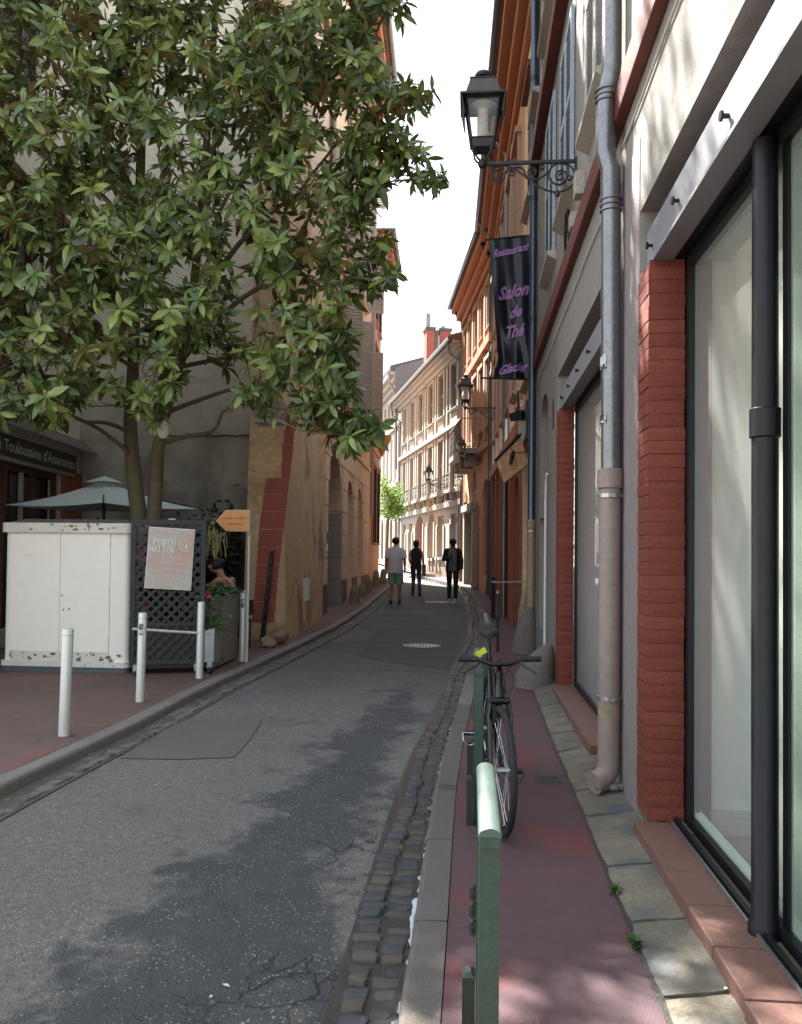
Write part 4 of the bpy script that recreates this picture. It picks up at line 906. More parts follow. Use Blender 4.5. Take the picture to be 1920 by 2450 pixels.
# --- D: pale sunlit house facing down the street
d_ = thing('pale_house', D.p(6, 0), 'long pale sunlit house closing the street with tall shuttered windows and balconettes', 'building')
cols = [1.40, 3.62, 5.65, 7.84, 9.87, 11.9]; wds = [1.0, .95, .95, .95, .9, .8]
hd = []; 
for c, w_ in zip(cols, wds): hd += [rect(c-w_/2, c+w_/2, 7.15, 8.95), rect(c-w_/2, c+w_/2, 4.05, 6.2)]
gd = [('r', .9, 1.95, 1.4, 3.1), ('r', 3.1, 4.2, 1.4, 3.1), ('a', 4.9, 6.1, 1.35, 3.3), ('a', 7.2, 8.9, .5, 3.3), ('r', 9.8, 10.7, 1.4, 3.0), ('r', 11.6, 12.5, 1.4, 3.0)]
for k, a, b, z0, z1 in gd: hd.append(arch(a, b, z0, z1-.55, z1) if k == 'a' else rect(a, b, z0, z1))
wall('wall', D, rect(0, 13.2, -.1, 9.45), hd, M_['plaster_pale'], d_, depth=.35)
for c, w_ in zip(cols, wds):
    for z0, z1 in ((7.15, 8.95), (4.05, 6.2)):
        a, b = c-w_/2, c+w_/2; window(D, d_, a, b, z0, z1, d=-.18, m=M_['shutter_light'], mull=1, trans=2)
        shutter(D, d_, a+.01, c-.01, z0+.01, z1-.01, -.09, M_['shutter_olive'], real=False, pitch=.09, ang=0); shutter(D, d_, c+.01, b-.01, z0+.01, z1-.01, -.09, M_['shutter_olive'], real=False, pitch=.09)
        for q in (a-.17, b+.005): fb('window_surround', D, q, q+.16, z0, z1+.12, .001, .06, M_['stone_cream'], d_)
        fb('window_surround', D, a-.004, b+.004, z1+.001, z1+.12, .001, .06, M_['stone_cream'], d_)
        if z0 > 6: sill(D, d_, a-.2, b+.2, z0, M_['stone_cream'], d=.14); fb('apron_panel', D, a, b, 6.62, 6.98, .001, .05, M_['stone_cream'], d_)
    fb('balconette_slab', D, c-.62, c+.62, 3.86, 4.0, .001, .34, M_['stone_cream'], d_, .02); railing(D, c-.58, c+.58, 4.0, 4.62, .32, M_['iron_pale'], d_, name='balconette', pitch=.28)
    for q in (c-.45, c+.33): fb('corbel', D, q, q+.12, 3.62, 3.855, .001, .26, M_['stone_cream'], d_)
for q in [2.5, 4.6, 6.75, 8.85, 10.9, 12.75]: fb('pilaster', D, q-.10, q+.10, 3.6, 9.0, .001, .07, M_['stone_cream'], d_)
fb('string_course', D, 0, 13.2, 6.38, 6.56, .002, .16, M_['stone_cream'], d_, .02); fb('string_course', D, 0, 13.2, 3.36, 3.58, .002, .14, M_['stone_cream'], d_, .02)
for d, z0, z1 in ((.18, 9.05, 9.2), (.34, 9.2, 9.34), (.5, 9.34, 9.44)): fb('cornice', D, -.1, 13.3, z0, z1, .001, d, M_['stone_cream'], d_, .02)
gutter_pipe(D, -.1, 13.4, 9.48, .60, .08, M_['pipe_zinc'], d_)
MB().tube([D.p(0.25, 9.45, .6), D.p(.25, 9.0, .5), D.p(.25, 8.7, .10), D.p(.25, .6, .10)], .06, 10).build('drainpipe', M_['pipe_zinc'], d_, smooth=True)
MB().tube([D.p(13.1, 9.45, .6), D.p(13.1, 8.8, .5), D.p(13.0, 8.5, .10), D.p(13.0, .8, .10)], .06, 10).build('drainpipe', M_['pipe_zinc'], d_, smooth=True)
mb = MB(); mb.hexa([D.p(-.1, 9.45, .55), D.p(13.3, 9.45, .55), D.p(13.3, 9.45, -6), D.p(-.1, 9.45, -6), D.p(-.1, 9.55, .55), D.p(13.3, 9.55, .55), D.p(13.3, 11.4, -6), D.p(-.1, 11.4, -6)]); rf = mb.build('roof', M_['roof_tile'], d_)
mb = MB(); n = 66
for i in range(n):
    s = -.05+13.3*i/n; pts = []
    for k in range(7): pts.append(D.p(s+.1, 9.57+(11.4-9.55)*k/6, .58-6.5*k/6))
    mb.tube(pts, .075, 6)
mb.build('roof_tile_rows', M_['roof_tile'], rf, kind='stuff')
for k, a, b, z0, z1 in gd:
    if b-a > 1.5: fb('gate', D, a, b, z0, z1, -.3, -.22, M_['brick_far'], d_)
    else:
        window(D, d_, a, b, z0, z1-.05, d=-.18, m=M_['white_paint'], mull=1, trans=3); fb('window_sill', D, a-.12, b+.12, z0-.12, z0-.001, .001, .12, M_['stone_cream'], d_)
    for q in (a-.2, b+.002): fb('window_surround', D, q, q+.195, z0, z1-.4, .001, .05, M_['stone_cream'], d_)
fb('plinth', D, 0, 7.1, -.1, 1.0, .001, .05, M_['plinth'], d_); fb('plinth', D, 9.0, 13.2, -.1, 1.0, .001, .05, M_['plinth'], d_)
# chimneys on D
def chimney(px0, px1, yt, yb, Z, label, flue):
    a = at((px0+px1)/2, yb, Z); hw = (px1-px0)/2*Z/F; zt = at((px0+px1)/2, yt, Z).z
    t = thing('chimney', (a.x, a.y, a.z), label, 'chimney', 'brick chimneys above the pale house'); rz = .25
    mb = MB(); mb.box(-hw, hw, -.35, .35, -1.5, zt-a.z-.12); R = Matrix.Translation(a) @ Matrix.Rotation(rz, 4, 'Z')
    mb.v = [R @ v for v in mb.v]; mb.build('stack', M_['chimney_brick'], t)
    mb = MB(); mb.box(-hw-.06, hw+.06, -.41, .41, zt-a.z-.12, zt-a.z); mb.v = [R @ v for v in mb.v]; mb.build('cap', M_['slate'], t)
    if flue: MB().tube([(a.x-.05, a.y, zt-.05), (a.x-.05, a.y, zt+flue)], .11, 10).build('flue', M_['pipe_zinc'], t)
chimney(1017, 1036, 786, 900, 40, 'left of two red brick chimneys, with a tall metal flue', .75)
chimney(1049, 1075, 789, 900, 40.5, 'right of two red brick chimneys above the pale roof, without a flue', .18)
mb = MB(); a = at(1042, 790, 40.2); b_ = at(1042, 900, 40.2); mb.box(a.x-.16, a.x+.16, a.y-.2, a.y+.2, b_.z-1.5, a.z-.05); tag(mb.build('chimney', M_['gable_grey']), 'grey rendered stack squeezed between the two red brick chimneys', 'chimney', 'brick chimneys above the pale house')
# --- E: taller house beyond
e_ = thing('slate_house', D.p(18, 0), 'taller white and brick house beyond the pale one, with slate roof and many narrow windows', 'building')
he = [rect(14.0+1.35*i, 14.62+1.35*i, 8.75, 10.1) for i in range(8)]+[rect(14.0+1.35*i, 14.75+1.35*i, 5.6, 7.9) for i in range(8)]+[arch(14.0+1.6*i, 14.9+1.6*i, 1.2, 3.0, 3.5) for i in range(6)]
wall('wall', D, rect(13.25, 25, -.1, 11.2), he, M_['stone_cream'], e_, depth=.35)
for i in range(8):
    a = 14.0+1.35*i; fb('shutter', D, a+.02, a+.60, 8.77, 10.08, -.14, -.09, M_['wood_trim'], e_); fb('brick_panel', D, a+.64, a+1.33, 8.7, 10.15, .001, .03, M_['stone_cream'], e_)
    window(D, e_, a, a+.75, 5.6, 7.9, d=-.12, m=M_['stone_cream']); fb('pilaster', D, a-.42, a-.18, 5.4, 8.05, .001, .10, M_['white_paint'], e_)
for i in range(6): window(D, e_, 14.0+1.6*i, 14.9+1.6*i, 1.2, 3.45, d=-.14, m=M_['wood_brown'])
for d, z0, z1, mm in ((.15, 8.3, 8.5, 'stone_cream'), (.25, 5.1, 5.35, 'stone_cream'), (.2, 10.5, 10.75, 'stone_cream'), (.4, 10.75, 11.0, 'stone_cream'), (.6, 11.0, 11.2, 'stone_cream')): fb('cornice', D, 13.26, 25, z0, z1, .001, d, M_[mm], e_, .03)
mb = MB(); mb.hexa([D.p(13.25, 11.2, .6), D.p(25, 11.2, .6), D.p(25, 11.2, -8), D.p(13.25, 11.2, -8), D.p(13.25, 11.5, .6), D.p(25, 11.5, .6), D.p(25, 12.9, -4), D.p(13.25, 12.9, -4)]); mb.build('roof', M_['slate'], e_)
mb = MB(); mb.add([D.p(13.24, 9, .35), D.p(13.24, 11.4, .35), D.p(13.24, 12.9, -4), D.p(13.24, 9, -4), D.p(13.24, 9, -8), D.p(13.24, 12.2, -8)], [(0, 1, 2, 3), (3, 2, 5, 4)]); mb.build('gable', M_['gable_grey'], e_)
MB().tube([D.p(13.35, 11.2, .65), D.p(13.4, 10.6, .62), D.p(13.4, 10.0, .25), D.p(13.4, 6, .22)], .07, 10).build('drainpipe', M_['pipe_zinc'], e_, smooth=True)
MB().tube([D.p(20.2, 11.3, -1), D.p(20.2, 12.9, -1)], .15, 8).build('chimney_pot', M_['slate'], e_)
# ================================================================ LEFT SIDE OF THE STREET
f1 = thing('corner_house', L.p(20, 0), 'tall rose-cream corner house with rusticated arches and big louvred shutters on the left', 'building')
archd = (17.75, 20.35); nic = [(21.35, 22.75), (23.9, 25.2)]
fh = [arch(archd[0], archd[1], .05, 2.45, 3.95, 14)]+[arch(a, b, .9, 2.95, 3.50, 8) for a, b in nic]
upw = [(18.0, 19.2), (20.9, 22.2), (24.4, 25.6)]
for a, b in upw: fh += [rect(a, b, 5.2, 7.95), rect(a, b, 9.2, 11.4), rect(a, b, 12.6, 14.6)]
wall('wall', L, [(17.3, -.1), (27.6, -.1), (27.6, 17.3), (15.2, 17.3), (15.2, 4.9), (17.3, 4.9)], fh, M_['plaster_rose'], f1, depth=.55)
for a, b in upw:
    for z0, z1 in ((5.2, 7.95), (9.2, 11.4), (12.6, 14.6)):
        window(L, f1, a, b, z0, z1, d=-.2, m=M_['wood_brown'], mull=1, trans=3)
        shutter(L, f1, b+.01, b+.01+.58, z0, z1, .03, M_['wood_shutter'], pitch=.075, ang=math.radians(68), hinge=0, real=z0 < 6, midrails=2)
        shutter(L, f1, a-.60, a-.01, z0, z1, .03, M_['wood_shutter'], pitch=.075, ang=math.radians(8), hinge=1, real=z0 < 6, midrails=2)
        sill(L, f1, a-.1, b+.1, z0, M_['plaster_rose'], d=.12)
# rusticated blocks: ground storey cut in courses, each block proud of the wall with a recessed joint
zs = [.05, .83, 1.40, 1.97, 2.54, 3.11, 3.68, 4.25]
edges = [17.3, archd[0], archd[1], nic[0][0], nic[0][1], nic[1][0], nic[1][1], 27.3]
for i, (z0, z1) in enumerate(zip(zs[:-1], zs[1:])):
    for a, b in ((17.3, archd[0]), (archd[1], nic[0][0]), (nic[0][1], nic[1][0]), (nic[1][1], 27.3)):
        if z0 > 3.0: continue
        lo = b
        aa = a; bb = b
        o = MB().fbox(L, aa+.001, bb-.001, z0+.012, z1-.012, .001, .035).build('rusticated_block', M_['plaster_rose'] if i else M_['plinth'], f1); bevel(o, .006, 1)
for z0, z1 in ((3.11, 3.68), (3.68, 4.25)):
    for a, b in ((17.3, 17.95), (20.3, 21.33), (22.77, 23.88), (25.22, 27.3)) if z0 < 3.5 else ((17.3, 18.3), (19.8, 21.9), (21.925, 24.4), (24.425, 27.3)):
        o = MB().fbox(L, a, b, z0+.012, z1-.012, .001, .035).build('rusticated_block', M_['plaster_rose'], f1); bevel(o, .006, 1)
# far jamb of the big arch has the same courses
for z0, z1 in zip(zs[:-2], zs[1:-1]):
    if z1 < 3.2:
        P = [L.p(archd[1]-.014, z0+.012, -.50), L.p(archd[1]-.001, z0+.012, -.50), L.p(archd[1]-.001, z0+.012, -.004), L.p(archd[1]-.014, z0+.012, -.004)]
        MB().hexa(P+[Vector((p.x, p.y, z1-.012)) for p in P]).build('jamb_block', M_['plaster_pale'], f1)
fb('gate', L, archd[0], archd[1], .05, 3.95, -.62, -.56, M_['wood_brown'], f1)
for a, b in nic: fb('niche_back', L, a, b, .9, 3.5, -.50, -.45, M_['wood_brown'], f1)
fb('moulding', L, 17.3, 27.5, 4.28, 4.42, .001, .07, M_['plaster_rose'], f1, .01); fb('moulding', L, 15.3, 27.5, 8.5, 8.68, .001, .08, M_['plaster_rose'], f1, .01)
for d, z0, z1 in ((.2, 16.3, 16.6), (.4, 16.6, 16.9), (.6, 16.9, 17.2)): fb('cornice', L, 15.1, 27.8, z0, z1, .001, d, M_['cornice_orange'], f1, .03)
for i in range(40): fb('modillion', L, 15.2+.31*i, 15.34+.31*i, 16.35, 16.62, .2, .36, M_['cornice_orange'], f1)
MB().box(L.p(15.2, 0).x-6, L.p(15.2, 0).x-.3, 15.3, 27.5, 12.4, 17.2).build('core', M_['plaster_cream'], f1); fb('roof', L, 15.1, 27.8, 17.3, 17.45, -7, .72, M_['roof_tile'], f1); gutter_pipe(L, 15.1, 27.9, 17.36, .80, .09, M_['pipe_zinc'], f1)
fb('letter_panel', L, 17.42, 17.62, 1.55, 2.12, .036, .05, M_['steel'], f1, .004); fb('letter_panel', L, 17.45, 17.59, 1.72, 1.98, .051, .056, M_['black_frame'], f1)
MB().tube([L.p(27.65, 17.2, .55), L.p(27.65, 16.2, .10), L.p(27.65, 5, .10), L.p(27.65, 2.8, .10)], .06, 10).build('drainpipe', M_['wood_shutter'], f1, smooth=True)
# F2 beyond the drainpipe
f2 = thing('ochre_house', L.p(30, 0), 'narrow ochre-orange house beyond the corner house, with tall wooden windows', 'building')
f2h = []; W2 = [(28.5, 29.4), (30.2, 31.0)]
for a, b in W2: f2h += [rect(a, b, 1.9, 4.6), rect(a, b, 5.8, 8.9), rect(a, b, 9.8, 11.8)]
wall('wall', L, rect(27.62, 31.6, -.1, 12.6), f2h, M_['plaster_orange'], f2, depth=.4)
wall('side_wall', Fr((L.p(31.6, 0).x, L.p(31.6, 0).y), (-1, -.0313), (-.0313, 1)), rect(0, 7, -.1, 12.6), [], M_['plaster_orange'], f2, depth=.3, d=.3)
for a, b in W2:
    for z0, z1 in ((1.9, 4.6), (5.8, 8.9), (9.8, 11.8)):
        window(L, f2, a, b, z0, z1, d=-.06, m=M_['wood_trim'], mull=1, trans=3); fb('jamb', L, b+.002, b+.1, z0, z1, .001, .10, M_['wood_brown'], f2); fb('window_hood', L, a-.1, b+.14, z1+.03, z1+.16, .001, .14, M_['plaster_orange'], f2); sill(L, f2, a-.1, b+.1, z0, M_['plaster_orange'], d=.14)
fb('string_course', L, 27.7, 31.59, 5.2, 5.36, .001, .08, M_['plaster_orange'], f2, .01)
for d, z0, z1 in ((.2, 11.95, 12.2), (.42, 12.2, 12.4), (.62, 12.4, 12.6)): fb('cornice', L, 27.63, 31.7, z0, z1, .001, d, M_['cornice_orange'], f2, .03)
for i in range(14): fb('modillion', L, 27.75+.27*i, 27.87+.27*i, 11.98, 12.18, .2, .38, M_['cornice_orange'], f2)
fb('roof', L, 27.7, 31.7, 12.6, 12.75, -7, .68, M_['roof_tile'], f2); gutter_pipe(L, 27.7, 31.8, 12.68, .74, .08, M_['pipe_zinc'], f2)
MB().lathe([(.05, 5.3), (.35, 5.9), (.38, 6.1)], L.p(31.5, 0, .1), 12).build('corner_corbel', M_['cornice_orange'], f2)
# guard stones along the foot of the left wall
def guard(px, yb, hpx, wpx, label, m=M_['boulder_tan'], grp='guard stones along the left wall', name='guard_stone'):
    c = gp(px, yb); Z = (c-CAM).dot(F_); h = hpx*Z/F; r = wpx*Z/F/2; mb = MB(); rr = random.Random(px); n = 12
    for i, (q, z) in enumerate([(1.08, -.15), (1.05, .0), (1.0, .35), (.92, .65), (.74, .86), (.42, .98)]):
        for k in range(n):
            th = 2*math.pi*k/n; mb.v.append(c+Vector((r*q*math.cos(th)*rr.uniform(.95, 1.05), r*.9*q*math.sin(th)*rr.uniform(.95, 1.05), h*z)))
    for i in range(5):
        for k in range(n): mb.f.append((i*n+k, i*n+(k+1) % n, (i+1)*n+(k+1) % n, (i+1)*n+k))
    mb.v.append(c+Vector((0, 0, h))); 
    for k in range(n): mb.f.append((5*n+k, 5*n+(k+1) % n, 6*n))
    tag(mb.build(name, m, smooth=True), label, 'guard stone', grp)
guard(848, 1444, 42, 23, 'nearest guard stone at the foot of the rusticated wall'); guard(867, 1430, 34, 20, 'second guard stone from the viewer on the left pavement')
guard(880, 1418, 42, 19, 'third, round-topped guard stone by the ochre house'); guard(900, 1404, 40, 18, 'fourth guard stone, broad and rounded, below the ochre house'); guard(917, 1397, 36, 16, 'farthest guard stone, half hidden by the man in the white shirt')
guard(1172, 1424, 44, 20, 'dark guard stone at the step of the orange brick wall on the right', M_['boulder'], 'guard stones on the right pavement')
# big wedge-shaped guard stone on right pavement
c = Vector((.72, 9.25, g(9.2))); mb = MB(); n = 14
for q, z, ox in [(.245, -.1, 0), (.24, .0, 0), (.225, .12, .02), (.18, .26, .05), (.12, .38, .10), (.05, .46, .15)]:
    for k in range(n):
        th = 2*math.pi*k/n; mb.v.append(c+Vector((ox+q*math.cos(th)*random.uniform(.93, 1.05), q*.95*math.sin(th)*random.uniform(.95, 1.05), z)))
for i in range(5):
    for k in range(n): mb.f.append((i*n+k, i*n+(k+1) % n, (i+1)*n+(k+1) % n, (i+1)*n+k))
mb.f.append(tuple(5*n+k for k in range(n))); tag(mb.build('guard_stone', M_['boulder'], smooth=True), 'large worn grey guard stone leaning at the wall behind the handlebar', 'guard stone', 'guard stones on the right pavement')
c = Vector((.80, 12.0, g(12))); mb = MB()
for q, z, ox in [(.2, -.1, 0), (.19, .1, 0), (.16, .35, .02), (.10, .55, .05), (.04, .66, .08)]:
    for k in range(n):
        th = 2*math.pi*k/n; mb.v.append(c+Vector((ox+q*math.cos(th)*random.uniform(.93, 1.05), q*.9*math.sin(th)*random.uniform(.95, 1.05), z)))
for i in range(4):
    for k in range(n): mb.f.append((i*n+k, i*n+(k+1) % n, (i+1)*n+(k+1) % n, (i+1)*n+k))
mb.f.append(tuple(4*n+k for k in range(n))); tag(mb.build('guard_stone', M_['boulder'], smooth=True), 'grey guard stone at the foot of the far ochre-footed downpipe', 'guard stone', 'guard stones on the right pavement')
# --- F0: battered corner pier with red tiles, gable wall behind the tree
f0 = thing('buttress_wall', (-3.2, 13.2, 0), 'ochre rendered battered corner buttress with a strip of red tiles', 'wall')
def q3(px, py, Z): return at(px, py, Z)
# profile of batter: base X and top X at street corner
Yc = 12.85; XL = -3.62; base = [(-.1, -2.93), (.9, -2.96), (2.3, -3.02), (3.9, -2.80+-.12), (4.6, -2.86), (12.4, -2.93)]
zz = [-.1, 1.2, 2.4, 3.4, 4.6, 8, 12.4]; def_x = lambda z: -2.90-.05*min(z, 5)-.012*max(0, z-5)+.0
front_y = lambda z: 12.78+.07*min(max(z, 0), 4.5)
mb = MB(); Yb = 17.35; nz2 = 24
for i in range(nz2+1):
    z = -.1+12.5*i/nz2; j = lambda k: .012*noise.noise(Vector((z*1.3, k, 2)))
    xs = def_x(z); yf = front_y(z); mb.v += [Vector((XL, 14.3, z)), Vector((XL, yf, z)), Vector((xs-.02+j(1), yf, z)), Vector((xs+j(1), yf+.03, z)), Vector((xs+.02*0+j(5)-.02, 15, z)), Vector((-2.61-.0313*Yb-.01+.0*z, Yb, z))]
for i in range(nz2):
    for k in range(5): mb.f.append((i*6+k, i*6+k+1, (i+1)*6+k+1, (i+1)*6+k))
mb.build('render', M_['plaster_tan'], f0)
# red tiles on the viewer-facing side, laid in courses that lean with the batter
tile_rows = [(1552-40, 606, 655), (1455, 606, 664), (1390, 612, 670), (1352, 616, 674), (1310, 620, 679), (1268, 622, 681), (1226, 626, 687), (1182, 632, 690), (1142, 637, 694), (1120, 670-34, 696), (1102, 672-5, 699), (1063, 674, 704), (1026, 680, 709), (1002, 684, 711)]
rows = [(1490, 603, 656), (1440, 608, 660), (1395, 611, 664), (1351, 614, 669), (1309, 617, 674), (1266, 620, 679), (1224, 625, 683), (1183, 631, 687), (1143, 638, 692), (1103, 673, 697), (1063, 676, 701), (1026, 680, 704), (990, 684, 707)]
for i in range(len(rows)-1):
    (yb, a0, b0), (yt, a1, b1) = rows[i], rows[i+1]
    if i > 7: a0 = a1 = max(a0, a1)
    cut = ([.45], [.72], [.2], [.3], [.75], [.28], [.68], [.25], [], [], [], [])[i % 12]
    es = [0]+cut+[1]
    for e0, e1 in zip(es[:-1], es[1:]):
        def pt(e, v, dz=0):
            a = a0+(a1-a0)*v; b = b0+(b1-b0)*v; px = a+(b-a)*e; py = yb+(yt-yb)*v
            r = ray(px, py)
            t = 12.6
            for _ in range(8):
                p = CAM+r*t; t = (front_y(p.z)-.016-dz)/r.y
            return CAM+r*t
        ge = .006; gv = .022; f4 = [pt(e0+ge*1.5, gv), pt(e1-ge*1.5, gv), pt(e1-ge*1.5, 1-gv), pt(e0+ge*1.5, 1-gv)]
        bk = [p+Vector((0, .05, 0)) for p in f4]; mb = MB(); mb.add(f4+bk, [(0, 1, 2, 3), (0, 4, 5, 1), (1, 5, 6, 2), (2, 6, 7, 3), (3, 7, 4, 0)]); mb.build('red_tile', M_['red_tile'], f0)
# dark iron strap leaning on the tiles
a = at(640, 1318, 12.75); b_ = at(613, 1545, 12.5); r_ = (b_-a); tt = thing('iron_strap', b_, 'rusty dark iron strap leaning against the red tiles', 'metal strap')
d1 = Vector((.035, 0, 0)); d2 = Vector((0, -.02, 0)); a = Vector((a.x, front_y(a.z)-.04, a.z)); b_ = Vector((b_.x, front_y(0)-.12, b_.z))
MB().hexa([b_-d1, b_+d1, b_+d1+d2, b_-d1+d2, a-d1, a+d1, a+d1+d2, a-d1+d2]).build('strap', M_['black_frame'], tt)
for k in range(7): p = b_.lerp(a, .1+.13*k); MB().ball(p+Vector((0, -.022, 0)), .012, n=6, m=4).build('rivet', M_['sill_grey'], tt)
# corner rubble stones
for i, (px, yb, wpx, hpx) in enumerate([(625, 1530, 55, 45), (664, 1541, 50, 36), (688, 1520, 34, 32), (605, 1520, 30, 34), (640, 1550, 40, 24)]):
    c = gp(px, yb); Z = (c-CAM).dot(F_); s_ = Z/F; o = MB().ball(c+Vector((0, .05, hpx*s_*.45)), wpx*s_*.5, .16, hpx*s_*.6, 9, 6)
    for v in o.v: v += Vector((noise.noise(v*4), noise.noise(v*4+Vector((3, 1, 2))), noise.noise(v*4+Vector((7, 7, 7)))))*.05
    o.build('base_stone', M_['boulder_tan'], f0, smooth=True)
# pale box sign and electric box
P = [at(612, 1009, 12.6), at(673, 1012, 12.55)]
t = thing('wall_box', P[0], 'pale pink box sign high on the buttress, half hidden by magnolia leaves', 'sign'); MB().box(P[0].x, P[1].x, P[0].y-.12, P[0].y+.3, P[0].z, P[0].z+.32).build('case', M_['stone_cream'], t); MB().box(P[0].x-.02, P[1].x+.02, P[0].y-.14, P[0].y+.32, P[0].z-.02, P[0].z-.001).build('base', M_['shirt_white'], t)
ws = Fr((def_x(0), 13), (-.03, 1), (1, .03)); 
p_ = gp(716, 1507); t = thing('meter_box', p_, 'small white electric box with conduit on the ochre wall', 'electric box')
bx0 = Vector((def_x(1.0)+.0, p_.y, 0)); zt = 1.05
MB().box(bx0.x-.02, bx0.x+.10, bx0.y-.12, bx0.y+.06, g(13)+.55, g(13)+.95).build('case', M_['white_paint'], t); MB().box(bx0.x-.02, bx0.x+.06, bx0.y-.22, bx0.y-.02, g(13)-.02, g(13)+.56).build('conduit', M_['plaster_tan'], t)
# gable wall
gw = thing('gable_wall', (-5.3, 14.4, 0), 'tall blank gable wall behind the magnolia, pale above and soot-stained grey below', 'wall')
mb = MB(); xa, xb = -7.25, -3.60; nx, nz3 = 30, 60; yy = 14.32
for i in range(nz3+1):
    for k in range(nx+1):
        x = xa+(xb-xa)*k/nx; z = -.1+12.5*i/nz3; st = .02 if z > 3.62+.03*noise.noise(Vector((x*3, 0, 0))) else 0
        mb.v.append(Vector((x, yy-st+.012*noise.noise(Vector((x*.9, z*.9, 0))), z)))
for i in range(nz3):
    for k in range(nx): q = i*(nx+1)+k; mb.f.append((q, q+1, q+nx+2, q+nx+1))
mb.build('render', M_['gable'], gw); MB().box(xa, xb, yy+.05, 17, 0, 12.38).build('core', M_['plaster_grey'], gw); MB().box(xa-.2, xb+.6, yy-.2, 17.2, 12.4, 12.5).build('roof', M_['roof_tile'], gw)
MB().tube([Vector((-5.6+.1*i, yy-.03, 3.60+.01*math.sin(i*1.7))) for i in range(20)], .012, 5).build('cable', M_['black_frame'], gw)
# --- G: insurance office on the far left
g_ = thing('insurance_office', G.p(2, 0), 'cream building at the far left with a dark insurance office fascia', 'building')
gh = [rect(1.0, 5.6, .35, 2.85)]; GU = [(2.05, 3.1, 5.0, 7.3), (4.6, 5.6, 5.0, 7.3), (.35, 1.1, 5.6, 7.3), (2.05, 3.1, 8.6, 10.6)]
wall('wall', G, rect(-.02, 7, -.1, 12.2), gh+[rect(*q) for q in GU], M_['plaster_office'], g_, depth=.3)
MB().box(G.p(0, 0).x-6, G.p(0, 0).x-.3, 11, 16, -.1, 12.1).build('core', M_['plaster_grey'], g_)
for q in GU:
    window(G, g_, *q, d=-.1, m=M_['wood_brown']); sill(G, g_, q[0]-.1, q[1]+.1, q[2], M_['sill_grey'], d=.12)
    shutter(G, g_, q[1]+.01, q[1]+.5, q[2], q[3], .02, M_['wood_brown'], real=False)
fb('fascia', G, .62, 5.9, 2.86, 3.16, .002, .14, M_['fascia_dark'], g_, .005); fb('fascia_trim', G, .60, 5.9, 2.80, 2.858, .002, .10, M_['stone_cream'], g_)
fb('fascia_trim', G, .60, 5.9, 3.162, 3.19, .002, .16, M_['stone_cream'], g_)
for i in range(34):
    s = .02+.18*i; P = [G.p(s, 3.50, .01), G.p(s+.165, 3.50, .01), G.p(s+.165, 3.24, .34), G.p(s, 3.24, .34)]; o = MB().add(P+[p+Vector((0, 0, .022)) for p in P], [(3, 2, 1, 0), (4, 5, 6, 7), (0, 1, 5, 4), (1, 2, 6, 5), (2, 3, 7, 6), (3, 0, 4, 7)]).build('canopy_tile', M_['slab'], g_)
crs = .075
r_ = random.Random(8)
for i in range(38):
    off = .0 if i % 2 else .13; s = .03
    ed = [.03]+([.30, .60] if i % 2 else [.16, .44, .60])+[.98]
    for a, b in zip(ed[:-1], ed[1:]): MB().fbox(G, a+.004, b-.004, .05+crs*i+.004, .05+crs*(i+1)-.004, .002, .05+r_.uniform(-.004, .004)).build('brick', M_['brick_far'], g_)
o = MB(); 
for a, b in ((1.0, 1.06), (1.9, 1.98), (2.9, 2.98), (4.2, 4.28), (5.5, 5.6)): o.fbox(G, a, b, .35, 2.85, -.14, -.04)
o.fbox(G, 1.06, 5.5, .35, .5, -.14, -.05); o.fbox(G, 1.06, 5.5, 2.7, 2.85, -.14, -.05); wf = o.build('office_window', M_['wood_brown'], g_)
fb('white_post', G, 1.02, 1.055, .35, 2.85, -.038, -.01, M_['stone_cream'], g_); fb('white_post', G, 2.34, 2.39, .5, 2.7, -.10, -.04, M_['stone_cream'], g_)
MB().fbox(G, 1.05, 5.5, .4, 2.8, -.2, -.18).build('pane', M_['pane'], wf)
for i in range(4): fb('paper_notice', G, 2.62-.01*i, 2.86, 1.85+.17*i*.6, 1.89+.17*i*.6, -.175, -.17, M_['white_paint'], g_)
# ================================================================ OBJECTS
def textmb(s, size=1.0, shear=0.0, bold=0.0, align='CENTER', res=3):
    cu = bpy.data.curves.new('t', 'FONT'); cu.body = s; cu.size = size; cu.shear = shear; cu.offset = bold; cu.align_x = align; cu.resolution_u = res
    o = bpy.data.objects.new('t', cu); COL.objects.link(o); dg = bpy.context.evaluated_depsgraph_get(); dg.update()
    me = bpy.data.meshes.new_from_object(o.evaluated_get(dg)); mb = MB(); mb.v = [v.co.copy() for v in me.vertices]; mb.f = [tuple(p.vertices) for p in me.polygons]
    bpy.data.objects.remove(o); bpy.data.curves.remove(cu); bpy.data.meshes.remove(me); return mb
def subdiv_text(mb, n=1):
    bm = bmesh.new(); me = mb.mesh('tmp', None); bm.from_mesh(me); bmesh.ops.triangulate(bm, faces=bm.faces)
    for _ in range(n): bmesh.ops.subdivide_edges(bm, edges=[e for e in bm.edges if e.calc_length() > .02*6], cuts=1)
    bmesh.ops.triangulate(bm, faces=bm.faces); bm.verts.index_update(); mb.v = [v.co.copy() for v in bm.verts]; mb.f = [tuple(v.index for v in f.verts) for f in bm.faces]; bm.free(); return mb
def put_text(mb, P, width=None):
    """map text 2D coords into 3D with function P(x,y); width: squeeze to this extent"""
    xs = [v.x for v in mb.v]; x0, x1 = min(xs), max(xs); k = (width/(x1-x0)) if width else 1; c = (x0+x1)/2
    mb.v = [P((v.x-c)*k, v.y) for v in mb.v]; return mb
